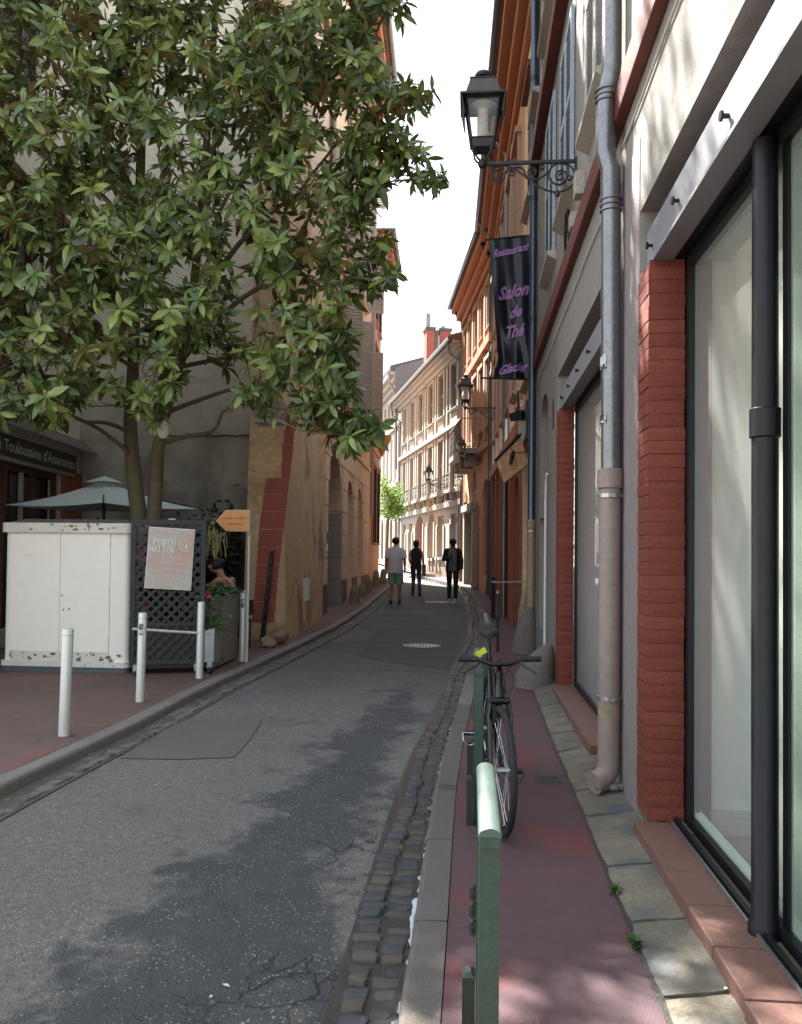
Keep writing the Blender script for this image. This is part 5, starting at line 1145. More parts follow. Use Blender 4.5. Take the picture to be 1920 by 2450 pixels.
# ---- wall lanterns
def make_lantern(label, loc, nrm, group, sc=1.0, bar=.87):
    t = thing('wall_lantern', loc, label, 'street lamp', group, rz=math.atan2(nrm.y, nrm.x)); t.scale = (sc, sc, sc)
    I = M_['lamp_iron']; raw = dict(raw=True); k = bar/1270; P = lambda X, Y: Vector(((1600-X)*k, 0, (1262-Y)*k))
    MB().box(-.01, .02, -.03, .03, -.24, .03).build('wall_plate', I, t, **raw)
    mb = MB(); mb.box(.02, bar+.03, -.014, .014, -.014, .014); mb.build('bracket_bar', I, t, **raw)
    def sp(cx, cy, r0, r1, a0, turns, n=26): return [P(cx+(r0+(r1-r0)*i/n)*math.cos(a0+turns*6.283*i/n), cy+(r0+(r1-r0)*i/n)*math.sin(a0+turns*6.283*i/n)) for i in range(n+1)]
    def cr(pts):
        q = smooth_poly([(x, y) for x, y in pts], 22); return [P(v.x, v.y) for v in q]
    mb = MB()
    for c in (cr([(800, 1370), (950, 1480), (1080, 1590), (1200, 1650), (1340, 1680), (1450, 1650), (1540, 1590), (1585, 1500), (1570, 1410), (1510, 1330), (1400, 1288), (1300, 1305), (1240, 1380), (1232, 1480), (1290, 1555), (1380, 1578), (1460, 1540)]),
              cr([(430, 1290), (440, 1330), (500, 1305), (640, 1300), (740, 1330), (830, 1390), (950, 1490)]),
              cr([(640, 1400), (690, 1345), (760, 1330), (850, 1330), (910, 1400)]), cr([(900, 1400), (950, 1475), (1060, 1492), (1160, 1450), (1240, 1380)]),
              cr([(450, 1330), (450, 1400), (470, 1470)]),
              sp(550, 1420, 105, 22, 2.4, -1.6), sp(730, 1405, 48, 12, -2.2, 1.3), sp(1010, 1395, 68, 16, 2.6, 1.5), sp(1130, 1330, 40, 10, 2.2, -1.2), sp(1380, 1460, 90, 20, 1.2, -1.7), sp(1500, 1480, 46, 12, -.4, 1.2)):
        mb.tube(c, .0095, 6)
    mb.ball(P(1340, 1700), .028, .02, .035, 8, 5).ball(P(700, 1240), .014, n=6, m=4).ball(P(1400, 1240), .014, n=6, m=4); mb.build('scrollwork', I, t, **raw)
    lx = bar; mb = MB(); mb.ball((lx, 0, 0), .045, n=12, m=7)
    for sx in (-1, 1):
        for sy in (-1, 1): mb.tube([(lx+sx*.02, sy*.02, .02), (lx+sx*.05, sy*.05, .04), (lx+sx*.075, sy*.075, .09), (lx+sx*.08, sy*.08, .15)], .010, 6)
    mb.build('yoke', I, t, **raw)
    def fr4(z0, r0, z1, r1, name, m, th=None): return MB().lathe([(r0, z0), (r1, z1)], (lx, 0, 0), 4).build(name, m, t, **raw)
    fr4(.13, .085, .20, .105, 'base_box', I); fr4(.545, .150, .56, .150, 'top_frame', I)
    mb = MB()
    for sx in (-1, 1):
        for sy in (-1, 1): mb.tube([(lx+sx*.105, sy*.105, .19), (lx+sx*.155, sy*.155, .55)], .011, 4)
    for sx in (-1, 1):
        mb.tube([(lx-.105, sx*.105, .205), (lx+.105, sx*.105, .205)], .008, 4); mb.tube([(lx+sx*.105, -.105, .205), (lx+sx*.105, .105, .205)], .008, 4)
        mb.tube([(lx+sx*.085, .085*sx, .14), (lx+sx*.092, .092*sx, .07)], .008, 4)
    mb.build('frame_bars', I, t, **raw)
    for i in range(4):
        a = i*math.pi/2; R = Matrix.Translation((lx, 0, 0)) @ Matrix.Rotation(a, 4, 'Z')
        MB().add([R @ Vector(q) for q in ((.103, -.10, .21), (.103, .10, .21), (.151, .148, .54), (.151, -.148, .54))], [(0, 1, 2, 3)]).build('glass_pane', M_['lamp_glass'], t, **raw)
    MB().lathe([(.052, .20), (.052, .47), (.060, .50), (.130, .54)], (lx, 0, 0), 18).build('diffuser', M_['lamp_white'], t, smooth=True, **raw)
    mb = MB()
    for sx in (-1, 1):   # flared side skirts of the hood
        mb.hexa([(lx+sx*.166, -.19, .40), (lx+sx*.176, -.19, .40), (lx+sx*.176, .19, .40), (lx+sx*.166, .19, .40), (lx+sx*.195, -.20, .565), (lx+sx*.205, -.20, .565), (lx+sx*.205, .20, .565), (lx+sx*.195, .20, .565)])
    mb.build('hood_skirt', I, t, **raw)
    fr4(.56, .212, .578, .212, 'brim', I); fr4(.578, .168, .75, .118, 'roof', M_['lamp_roof']); fr4(.75, .124, .762, .124, 'roof_rim', I)
    MB().lathe([(.03, .762), (.022, .800), (.070, .815), (.080, .835), (.066, .858), (.02, .872)], (lx, 0, 0), 20).build('finial', I, t, smooth=True, **raw)
    return t
s0, z0 = A.hit(1381, 385); LG = 'wall lanterns on scrolled brackets'
make_lantern('largest and nearest wall lantern on a scrolled iron bracket, against the sky', A.p(s0, z0), A.n, LG)
s0, z0 = B.hit(1194, 976); make_lantern('second wall lantern, dark against the sunlit orange facades', B.p(s0, z0), B.n, LG, .98)
s0, z0 = C.hit(1153, 1096); make_lantern('third wall lantern beside the wrought-iron balcony', C.p(s0, z0), C.n, LG, .74)
s0, z0 = D.hit(1070, 1158); make_lantern('farthest wall lantern, on the pale sunlit facade', D.p(s0, z0), D.n, LG, .85, bar=.9)
# ---- banner
bt = thing('banner', at(1275, 740, 12.35), 'long black hanging banner with purple script for a tea room', 'banner')
ZB = 12.35
def fold(u, v): return .030*math.sin(u*9+v*3.2)*(.3+.7*v)+.006*math.sin(u*21-v*5)+.05*math.sin(v*6+u*3)*v+.03*math.sin((u-v)*12)*v*v
def bpos(u, v, off=0.0):
    lx = 1171+22*min(v/.86, 1)-(14*max(0, (v-.86)/.14)); rx = 1277-7*v; yt = 575-12*u; yb = 905+4*u
    p = at(lx+(rx-lx)*u, yt+(yb-yt)*v, ZB); return Vector((p.x, p.y-fold(u, v)-off, p.z))
mb = MB(); nu, nv = 36, 60
for j in range(nv+1):
    for i in range(nu+1): mb.v.append(bpos(i/nu, j/nv))
for j in range(nv):
    for i in range(nu): q = j*(nu+1)+i; mb.f.append((q, q+nu+1, q+nu+2, q+1))
mb.build('cloth', M_['banner'], bt, smooth=True)
for nm, a, b in (('top_rod', (1161, 574), (1284, 561)), ('bottom_rod', (1150, 904), (1284, 908))): MB().tube([at(*a, ZB), at(*b, ZB)], .014, 8).build(nm, M_['black_frame'], bt)
for s, uc, vb, sz, wd_, sl in (('Restaurant', .485, .115, .105, .84, .04), ('Salon', .52, .42, .17, .80, .045), ('de', .57, .56, .15, .34, .04), ('Thé', .56, .70, .17, .54, .03), ('Glacier', .53, .955, .13, .80, .035)):
    tm = subdiv_text(textmb(s, 1.0, .42, .035, res=2), 1)
    xs = [v.x for v in tm.v]; w0 = max(xs)-min(xs)
    def PP(x, y, uc=uc, vb=vb, sz=sz, sl=sl): return bpos(uc+x, vb-y*sz*.72-sl*x, .02)
    put_text(tm, PP, wd_).build('lettering', M_['banner_ink'], bt)
# ---- wooden hanging sign, black box, spot arm, terrace rail, folded chairs
ws_ = thing('wooden_sign', at(1262, 1060, 12.9), 'tilted wooden plank sign jutting out below the banner', 'sign')
ca, cb_, cc, cd = (1186, 1102), (1246, 1040), (1265, 1109), (1206, 1156)
for i in range(5):
    a0, a1 = i/5+.004, (i+1)/5-.004
    def lp(p, q, t): return (p[0]+(q[0]-p[0])*t, p[1]+(q[1]-p[1])*t)
    A0, A1 = lp(ca, cb_, a0), lp(ca, cb_, a1); D0, D1 = lp(cd, cc, a0), lp(cd, cc, a1); Z = 12.9
    P = [at(*D0, Z-.1), at(*D1, Z-.1), at(*D1, Z-.05), at(*D0, Z-.05), at(*A0, Z), at(*A1, Z), at(*A1, Z+.05), at(*A0, Z+.05)]
    MB().hexa(P).build('plank', M_['sign_wood'], ws_)
MB().tube([at(1184, 1103, 12.88), at(1247, 1038, 12.88)], .022, 6).build('edge_rail', M_['black_frame'], ws_)
MB().hexa([at(1206, 1160, 12.8), at(1265, 1112, 12.8), at(1265, 1112, 13.2), at(1206, 1160, 13.2), at(1206, 1156, 12.8), at(1265, 1109, 12.8), at(1265, 1109, 13.2), at(1206, 1156, 13.2)]).build('underside_board', M_['wood_dark'], ws_)
sp_ = thing('spot_lamp', at(1263, 1080, 12.7), 'small dark spot lamp on an arm in front of the wooden sign', 'lamp')
MB().tube([at(1268, 1080, 12.75), at(1232, 1084, 12.6)], .008, 6).build('arm', M_['black_frame'], sp_); MB().tube([at(1230, 1078, 12.6), at(1226, 1092, 12.6), at(1222, 1112, 12.6)], .03, 10, rs=[.02, .04, .02]).build('head', M_['black_frame'], sp_)
hb = thing('heater_box', at(1240, 995, 13), 'dark angular box lamp fixed to the wall below the banner', 'lamp')
MB().hexa([at(1222, 1008, 12.9), at(1249, 1006, 12.9), at(1249, 1006, 13.3), at(1222, 1008, 13.3), at(1217, 990, 12.9), at(1249, 981, 12.9), at(1249, 981, 13.3), at(1217, 990, 13.3)]).build('case', M_['black_frame'], hb)
MB().tube([at(1240, 983, 13), at(1240, 935, 13)], .02, 8).build('stem', M_['pipe_blue'], hb)
tr = thing('terrace_rail', gp(1234, 1546), 'slim steel terrace rail in front of the restaurant', 'rail')
c = gp(1234, 1546); zt = 1.06
MB().tube([at(1184, 1394, 12.2), at(1262, 1392, 12.2)], .012, 8).build('top_rail', M_['steel'], tr); MB().tube([at(1232, 1394, 12.2), Vector((c.x, c.y, c.z))], .013, 8).build('post', M_['steel'], tr)
fcg = 'folding chairs leaning by the restaurant'
for i in range(3):
    t = thing('folding_chair', gp(1246+6*i, 1530), ('outermost', 'middle', 'innermost')[i]+' of three folded wooden chairs leaning by the ochre downpipe', 'chair', fcg)
    Z = 12.5+.1*i
    for k in range(2):
        x0, x1 = 1237+8*i+k*5, 1253+6*i+k*5; y0, y1 = 1512-8*i, 1403+3*i
        a, b = at(x0, y0, Z), at(x1, y1, Z); w_ = Vector((.012, 0, 0)); dd = Vector((0, .02, 0)); MB().hexa([a-w_, a+w_, a+w_+dd, a-w_+dd, b-w_, b+w_, b+w_+dd, b-w_+dd]).build('leg', M_['wood_shutter'] if k else M_['sign_wood'], t)
    for k in range(4):
        f = .2+.18*k; a, b = at(1237+8*i+16*f, 1512-109*f, Z+.02), at(1246+8*i+16*f, 1508-109*f, Z+.02); MB().tube([a, b], .01, 6).build('slat', M_['sign_wood'], t)
# ---- bicycle racks on the right kerb
def rack(X, Y0, Y1, label, H=.88):
    z = g(Y0); t = thing('cycle_rack', (X, Y0, z), label, 'bicycle rack', 'green bicycle racks along the kerb'); GM = M_['green_metal']
    for Y in (Y0, Y1):
        zz = g(Y); o = MB().cbox(X-.024, X+.024, Y-.03+(.032 if Y == Y0 else 0), Y+.03+(.032 if Y == Y0 else 0), zz, z+H-.03, .006).build('post', GM, t)
        o = MB().cbox(X-.064, X-.026, Y-.032, Y+.032, zz, zz+.27, .012).build('base_sleeve', M_['green_dark'], t)
        MB().lathe([(.05, 0), (.05, .006)], (X, Y, zz), 14).build('base_plate', M_['green_dark'], t)
    mb = MB(); n = 10; Ya, Yb_ = Y0-.03, Y1+.03
    prof = [(.027*math.cos(math.pi*k/n), .020*math.sin(math.pi*k/n)) for k in range(n+1)]
    for (yy, dz) in ((Ya, -.004), (Ya+.015, 0), (Yb_-.015, 0), (Yb_, -.004)):
        for a, b in prof: mb.v.append(Vector((X+a, yy, z+H-.022+b+dz)))
    m_ = n+1
    for i in range(3):
        for k in range(n): mb.f.append((i*m_+k, i*m_+k+1, (i+1)*m_+k+1, (i+1)*m_+k))
    mb.f.append(tuple(range(m_))); mb.f.append(tuple(3*m_+k for k in range(m_))[::-1])
    mb.build('worn_top', M_['worn_top'], t, smooth=True)
    bevel(MB().box(X-.025, X+.025, Ya+.006, Yb_-.006, z+H-.058, z+H-.022).build('top_rail', GM, t), .006)
    return t
r1 = rack(.05, 1.92, 2.46, 'nearest green bicycle rack with worn silvery top, at the bottom of the picture')
rack(.053, 4.60, 5.5, 'second green bicycle rack, left of the parked bicycle'); rack(.165, 7.6, 8.7, 'third green bicycle rack, behind the bicycle saddle')
c = MB(); 
for k in range(3): c.tube([(.018+.008*math.cos(a*.785), 2.44, .40+.05*k+.022*math.sin(a*.785)) for a in range(9)], .007, 5)
lk = tag(c.build('chain_lock', M_['green_dark']), 'short dark chain lock hanging on the far post of the nearest bicycle rack', 'lock')
def pole_bollard(px, yb, yt, wpx, label, m, grp, knob=False, name='bollard', cat='bollard'):
    b = gp(px, yb); Z = (b-CAM).dot(F_); top = at(px, yt, Z); r = wpx*Z/F/2; h = top.z-b.z; t = thing(name, b, label, cat, grp)
    MB().lathe([(r, 0), (r, h*.96), (r*.8, h*.99), (r*.3, h)], b, 14).build('post', m, t, smooth=True)
    if knob: MB().lathe([(r*1.01, h*.52), (r*1.5, h*.54), (r*1.5, h*.60), (r*1.01, h*.62)], b, 12).build('ring', m, t, smooth=True); MB().ball(b+Vector((0, 0, h)), r*1.3, n=8, m=5).build('knob', M_['steel'], t)
    else: MB().lathe([(r*1.03, h*.86), (r*1.03, h*.90)], b, 14).build('band', M_['white_paint'], t)
    return t
dk = 'dark bollards on the right pavement'
pole_bollard(1191, 1560, 1418, 7, 'slim dark bollard with a ring, between the rack and the terrace rail', M_['green_dark'], dk, True)
pole_bollard(1180, 1478, 1380, 10, 'thick black bollard beside the red brick wall', M_['black_frame'], dk)
pole_bollard(1129, 1398, 1345, 5.5, 'farther of two brown bollards by the teal door', M_['wood_dark'], dk); pole_bollard(1136, 1407, 1347, 5.5, 'nearer of two brown bollards by the teal door', M_['wood_dark'], dk)
pole_bollard(1112, 1390, 1335, 4.5, 'dark bollard just right of the man in the dark jacket', M_['wood_dark'], dk)
for i, (x0, x1, y0, y1) in enumerate([(1028, 1036, 1333, 1368), (1045, 1053, 1334, 1372)]):
    Z = 33-1.5*i; a, b = at(x0, y1, Z), at(x1, y1, Z); h = (y1-y0)*Z/F; t = thing('hoop_barrier', a, ('left', 'right')[i]+' small hoop barrier on the far pavement before the pale house', 'barrier', 'hoop barriers on the far pavement')
    MB().tube([a, a+Vector((0, 0, h)), b+Vector((0, 0, h)), b], .022, 8).build('hoop', M_['iron_balcony'], t)
# ---- bollards on left pavement
BG = 'pale grey bollards along the left kerb'
def left_bollard(px, yb, H, r, label, lean=.010, marks=0):
    b = gp(px, yb); t = thing('bollard', b, label, 'bollard', BG); t.rotation_euler.y = lean
    MB().lathe([(r, -.02), (r, H-.012), (r*.95, H-.004), (r*.7, H+.002), (0.001, H+.004)], (0, 0, 0), 24).build('post', M_['bollard_grey'], t, smooth=True, raw=True)
    MB().lathe([(r*1.02, H-.055), (r*1.02, H-.050)], (0, 0, 0), 24).build('groove', M_['sill_grey'], t, raw=True)
    MB().lathe([(r*1.25, 0.001), (r*1.2, .006)], (0, 0, 0), 20).build('foot', M_['pave_left'], t, raw=True)
    if marks:
        mb = MB(); 
        for k in range(9):
            a = -2.1+1.1*k/8
            for dz in (-.06, .06): mb.v.append(Vector((r*1.02*math.cos(a), r*1.02*math.sin(a), H-.16+dz)))
        mb.f = [(2*i, 2*i+2, 2*i+3, 2*i+1) for i in range(8)]; mb.build('sticker', M_['sticker'], t, raw=True)
    return t
left_bollard(153, 1762, .87, .044, 'leftmost and nearest pale bollard, in front of the white cabinet', .02)
left_bollard(335, 1680, .88, .042, 'second pale bollard with a torn black and white sticker, at the cabinet corner', .015, 1)
left_bollard(477, 1624, .885, .042, 'third pale bollard, in front of the black trellis edge', .01)
left_bollard(580, 1583, .93, .045, 'rightmost pale bollard with marker scrawl, beside the grey planter', .005, 1)
a, b = at(318, 1505, 8.6), at(474, 1515, 9.1); tag(MB().tube([a, b], .014, 8).build('crossbar', M_['white_paint']), 'thin white bar running between the second and third bollards', 'bar')
# ---- arrow sign
ps = gp(590, 1585); t = thing('arrow_sign', ps, 'orange arrow-shaped sign pointing left on a thin white pole', 'sign')
MB().tube([ps, Vector((ps.x+.015, ps.y, at(597, 1219, 10.55).z))], .018, 10).build('pole', M_['white_paint'], t, smooth=True)
Z = 10.55; pol = [(517, 1246), (541, 1220), (597, 1220), (597, 1272), (541, 1271)]
F3 = [at(*q, Z) for q in pol]; nrm = Vector((-.085, -1, 0)).normalized(); n = len(F3)
def plate(name, pts, th, m, par, cen=None, grow=1.0, off=0.0):
    c = sum(pts, Vector())/len(pts); pts = [c+(p-c)*grow-nrm*off*-1 for p in pts]; n = len(pts); bk = [p-nrm*th for p in pts]; mb = MB(); mb.add(pts+bk, [tuple(range(n)), tuple(range(2*n-1, n-1, -1))]+[(i, n+i, n+(i+1) % n, (i+1) % n) for i in range(n)])
    return mb.build(name, m, par)
plate('edge', F3, .012, M_['white_paint'], t); plate('board', F3, .006, M_['sign_orange'], t, grow=.955, off=.008)
for row, (xa, xb, y, seed) in enumerate([(536, 590, 1240, 1), (545, 583, 1254, 2)]):
    r = random.Random(seed); n = 44; pts = []
    for i in range(n+1):
        x = xa+(xb-xa)*i/n; am = 3.2 if r.random() < .12 else 1.4; pts.append(at(x+.5*math.sin(i*1.9), y-am*math.sin(i*1.35+r.uniform(-.4, .4)), Z)+nrm*.012)
    MB().tube(pts, .0022, 4).build('handwriting', M_['sign_ink'], t)
# ---- white electric cabinet
cb0 = gp(5, 1600); cx0, cx1, cy0 = -5.62, -4.06, 9.42; cz = g(9.5)
cab = thing('electric_cabinet', (-4.85, 9.7, cz), 'large white street cabinet with two doors and peeling edges', 'cabinet')
ZT = at(150, 1250, 9.75).z; r_ = .05
def rbox(name, x0, x1, y0, y1, z0, z1, rad, m):
    mb = MB(); pts = []
    for cxx, cyy, a0 in ((x1-rad, y0+rad, -90), (x1-rad, y1-rad, 0), (x0+rad, y1-rad, 90), (x0+rad, y0+rad, 180)):
        for k in range(6): a = math.radians(a0+18*k); pts.append((cxx+rad*math.cos(a), cyy+rad*math.sin(a)))
    n = len(pts); mb.v = [Vector((x, y, z0)) for x, y in pts]+[Vector((x, y, z1)) for x, y in pts]; mb.f = [(k, (k+1) % n, n+(k+1) % n, n+k) for k in range(n)]+[tuple(range(n))[::-1], tuple(range(n, 2*n))]
    return mb.build(name, m, cab, smooth=True)
rbox('plinth', cx0-.02, cx1+.02, cy0-.03, cy0+.55, cz, cz+.07, .08, M_['slate']); rbox('base_ledge', cx0-.03, cx1+.03, cy0-.045, cy0+.56, cz+.07, cz+.13, .09, M_['cab_chip'])
rbox('body', cx0, cx1, cy0, cy0+.5, cz+.13, ZT-.12, .07, M_['cab_white']); rbox('lid', cx0-.04, cx1+.04, cy0-.05, cy0+.56, ZT-.12, ZT-.005, .09, M_['cab_chip'])
mb = MB(); mb.add([(cx0, cy0+.02, ZT-.006), (cx1, cy0+.02, ZT-.006), (cx1, cy0+.55, ZT-.006), (cx0, cy0+.55, ZT-.006), (cx0+.15, cy0+.2, ZT+.05), (cx1-.15, cy0+.2, ZT+.05), (cx1-.15, cy0+.4, ZT+.05), (cx0+.15, cy0+.4, ZT+.05)], [(3, 2, 1, 0), (4, 5, 6, 7), (0, 1, 5, 4), (1, 2, 6, 5), (2, 3, 7, 6), (3, 0, 4, 7)]); mb.build('roof_cap', M_['cab_roof'], cab)
dxs = [cx0+.09, cx0+.09+(cx1-cx0-.32)/2, cx1-.23]
for i in range(2): bevel(MB().box(dxs[i]+.003, dxs[i+1]-.003, cy0-.014, cy0+.01, cz+.15, ZT-.135).build('door', M_['cab_white'], cab), .003)
MB().box(cx0+.09, cx1-.23, cy0-.0155, cy0-.012, cz+.145, cz+.25+.0).build('peeling_paint', M_['cab_chip'], cab)
for x, z in ((dxs[1]+.03, .92), (dxs[1]+.05, .75), (dxs[1]+.12, .76)): MB().tube([(x, cy0-.022, cz+z), (x, cy0-.010, cz+z)], .013, 10).build('lock', M_['sill_grey'], cab)
rc = random.Random(21)
for k in range(26):
    low = k < 16; x = rc.uniform(cx0+.12, cx1-.1); z = cz+.15+abs(rc.gauss(0, .05)) if low else ZT-rc.uniform(.02, .11); yy_ = cy0-.0165 if low else cy0-.0515; s = rc.uniform(.008, .028); n = 7
    P = [Vector((x+s*1.7*rc.uniform(.5, 1)*math.cos(6.283*q/n), yy_, z+s*rc.uniform(.4, 1)*math.sin(6.283*q/n))) for q in range(n)]; MB().add(P, [tuple(range(n))]).build('paint_chip', M_['cab_roof'] if k % 3 else M_['slab'], cab)
for x in (dxs[0]+.004, dxs[2]-.012):
    for z in (.35, .95, 1.5): MB().tube([(x, cy0-.018, cz+z), (x, cy0-.018, cz+z+.07)], .007, 8).build('hinge', M_['cab_white'], cab)
for k in range(5): MB().box(cx1+.0005, cx1+.008, cy0+.12, cy0+.40, cz+.22+.05*k, cz+.245+.05*k).build('vent_slat', M_['cab_chip'], cab)
MB().box(dxs[0]+.16, dxs[0]+.27, cy0-.0155, cy0-.0142, ZT-.40, ZT-.397).build('scratch', M_['sill_grey'], cab)
# ---- black trellis screen
la, lb = Vector((-3.99, 9.30, 0)), Vector((-3.17, 9.55, 0)); LF = Fr(la, (lb-la)[:2], ((lb-la).y, -(lb-la).x)); LW = (lb-la).length; zb, ztp = .17, at(420, 1243, 9.65).z
lt = thing('trellis_screen', LF.p(LW/2, .05), 'black wooden trellis screen on castors with a menu poster', 'trellis')
for a, b, c, d in ((0, LW, zb, zb+.06), (0, LW, ztp-.06, ztp), (0, .055, zb+.061, ztp-.061), (LW-.055, LW, zb+.061, ztp-.061), (.056, LW-.056, .62, .66)): fb('frame_rail', LF, a, b, c, d, -.02, .02, M_['lattice'], lt)
for sgn, dz in ((1, .003), (-1, -.012)):
    pitch = .118; H = ztp-zb; k = -int(H/pitch)-1 if sgn > 0 else 0
    for k in range(-25, 30):
        # line: s = k*pitch + sgn*(z-zb), z in [zb, ztp]; clip to s in [0.05, LW-.05]
        c0 = k*pitch
        lo, hi = zb+.05, ztp-.05; smin, smax = .05, LW-.05
        if sgn > 0: za, zb_ = zb+(smin-c0), zb+(smax-c0)
        else: za, zb_ = zb+(c0-smax), zb+(c0-smin)
        z0_, z1_ = max(lo, za), min(hi, zb_)
        if z1_-z0_ < .06: continue
        sA, sB = c0+sgn*(z0_-zb), c0+sgn*(z1_-zb); w_ = .017; P = []
        for s_, z_ in ((sA, z0_), (sB, z1_)):
            for q, dd in ((-w_, dz), (w_, dz), (w_, dz+.008), (-w_, dz+.008)): P.append(LF.p(s_+q*.707, z_-sgn*q*.707, dd))
        MB().hexa(P).build('lattice_slat', M_['lattice'], lt)
for s in (.08, LW-.08):
    p = LF.p(s, .05, 0); MB().tube([p+Vector((-.02, 0, .0)), p+Vector((.02, 0, 0))], .05, 12).build('castor_wheel', M_['rubber'], lt); MB().box(p.x-.03, p.x+.03, p.y-.02, p.y+.02, p.z+.03, .17).build('castor_fork', M_['steel'], lt)
fb('trough', LF, .02, LW-.02, .12, .6, -.42, -.03, M_['wood_dark'], lt)
fb('name_tag', LF, .42, .50, ztp+.001, ztp+.012, .0, .02, M_['white_paint'], lt)
# poster
PZ = 9.5; pc = [(357, 1260), (467, 1267), (457, 1413), (345, 1407)]; nrm = Vector((LF.n.x, LF.n.y, 0))
pw = []
for q in pc:
    s, z = LF.hit(q[0], q[1], .035); pw.append(LF.p(s, z, .035))
po = thing('menu_poster', (pw[2]+pw[3])/2, 'pale pink and grey punch menu poster hung on the trellis', 'poster'); plate('board', [pw[3], pw[2], pw[1], pw[0]], .012, M_['white_paint'], po)
pm = bpy.data.materials.new('poster_print'); pm.use_nodes = True; N = pm.node_tree.nodes; Lk = pm.node_tree.links; b = N['Principled BSDF']; b.inputs['Roughness'].default_value = .35
tc = N.new('ShaderNodeTexCoord'); n1 = N.new('ShaderNodeTexNoise'); n1.inputs['Scale'].default_value = 2.2; n1.inputs['Detail'].default_value = 1; Lk.new(tc.outputs['Object'], n1.inputs[0]); rp = N.new('ShaderNodeMapRange'); rp.inputs[1].default_value = .4; rp.inputs[2].default_value = .6; Lk.new(n1.outputs[0], rp.inputs[0])
mx = N.new('ShaderNodeMix'); mx.data_type = 'RGBA'; mx.inputs[6].default_value = (.44, .43, .36, 1); mx.inputs[7].default_value = (.50, .31, .26, 1); Lk.new(rp.outputs[0], mx.inputs[0]); Lk.new(mx.outputs[2], b.inputs['Base Color'])
plate('print', [pw[3], pw[2], pw[1], pw[0]], .004, pm, po, grow=.97, off=.004)
def pp(u, v, off=.010): top = pw[0].lerp(pw[1], u); bot = pw[3].lerp(pw[2], u); return top.lerp(bot, v)+nrm*off
pk = mat('poster_pink', (.95, .62, .72), .5); wh = mat('chalk_white', (.95, .94, .90), .6)
for s, uc, vb, h, wd_ in (('LE NOUVEAU THE', .5, .10, .075, .90), ('LE PATIO', .52, .50, .085, .52), ('vous accueille', .53, .61, .07, .72), ('du Lundi au Samedi', .52, .715, .08, .92), ('de 8h à 18h', .55, .82, .08, .60)):
    tm = textmb(s, 1, 0, .01); put_text(tm, lambda x, y, uc=uc, vb=vb, h=h: pp(uc+x, vb-y*h), wd_).build('lettering', pk, po)
GL = {'P': [[(0, 0), (0, 1), (.6, .95), (.65, .6), (0, .5)]], 'U': [[(0, 1), (.05, .2), (.35, 0), (.65, .2), (.7, 1)]], 'N': [[(0, 0), (0, 1), (.6, 0), (.62, 1)]], 'C': [[(.7, .9), (.35, 1), (.05, .5), (.3, 0), (.7, .1)]], 'H': [[(0, 1), (0, 0)], [(0, .5), (.62, .5)], [(.62, 1), (.62, 0)]],
      'M': [[(0, 0), (.1, 1), (.4, .3), (.7, 1), (.8, 0)]], 'A': [[(0, 0), (.35, 1), (.7, 0)], [(.15, .4), (.55, .4)]], 'I': [[(.2, 1), (.2, 0)]], 'S': [[(.6, .9), (.2, 1), (.05, .7), (.55, .4), (.5, .05), (0, .1)]], 'O': [[(.35, 1), (.05, .6), (.1, .1), (.4, 0), (.7, .4), (.6, .9), (.35, 1)]], '2': [[(.05, .8), (.3, 1), (.6, .8), (.3, .3), (0, 0), (.6, 0)]], '€': [[(.7, .85), (.4, 1), (.15, .5), (.4, 0), (.7, .1)], [(0, .55), (.5, .55)]]}
def ribbon(mb, pts, w):
    for a, b in zip(pts[:-1], pts[1:]):
        t = (b-a).normalized(); s = t.cross(nrm).normalized()*w; e = t*w*.6; mb.quad(a-e-s, b+e-s, b+e+s, a-e+s)
def hand(s, u0, u1, vb, h, sl=0):
    mb = MB(); st = (u1-u0)/len(s)
    for i, ch in enumerate(s):
        for pl in GL[ch]: ribbon(mb, [pp(u0+st*i+x*st*.95, vb-y*h+sl*(i+x)/len(s), .012) for x, y in pl], .0062)
    return mb.build('handwriting', wh, po)
hand('PUNCH', .13, .63, .29, .115, .03); hand('MAISON', .06, .60, .395, .095, .02); hand('2€', .72, .90, .33, .09)
mbc = MB(); ribbon(mbc, [pp(.81+.12*math.cos(i*.35+.8), .28+.095*math.sin(i*.35+.8), .012) for i in range(17)], .004); mbc.build('circle_mark', wh, po)
# flowers behind the trellis
fw = thing('trellis_flowers', LF.p(.4, .6, -.2), 'pink and red flowers growing behind the black trellis', 'flowers'); mb = MB(); m2 = MB()
for px, py in ((336, 1312), (345, 1298), (480, 1320), (484, 1302), (326, 1430), (475, 1437), (490, 1418), (345, 1450), (440, 1452), (400, 1440), (480, 1390), (497, 1425)):
    s, z = LF.hit(px, py, -.05); c = LF.p(s, z, -.06)
    for k in range(9): q = Vector((random.gauss(0, 1), random.gauss(0, 1), random.gauss(0, 1))).normalized()*.05; r_ = q.orthogonal().normalized()*.035; mb.add([c+q*.2-r_, c+q, c+q*.2+r_, c-q*.4], [(0, 1, 2, 3)])
for k in range(700):
    c = LF.p(random.uniform(.02, LW-.02), random.uniform(.5, 1.7), random.uniform(-.35, -.06)); q = Vector((random.gauss(0, 1), random.gauss(0, 1), random.gauss(0, .7))).normalized()*.05; r_ = q.orthogonal().normalized()*.022; m2.add([c-q, c+r_, c+q, c-r_], [(0, 1, 2, 3)])
mb.build('blossom', M_['pink_flower'], fw, kind='stuff'); m2.build('foliage', M_['leaf_dark'], fw, kind='stuff')
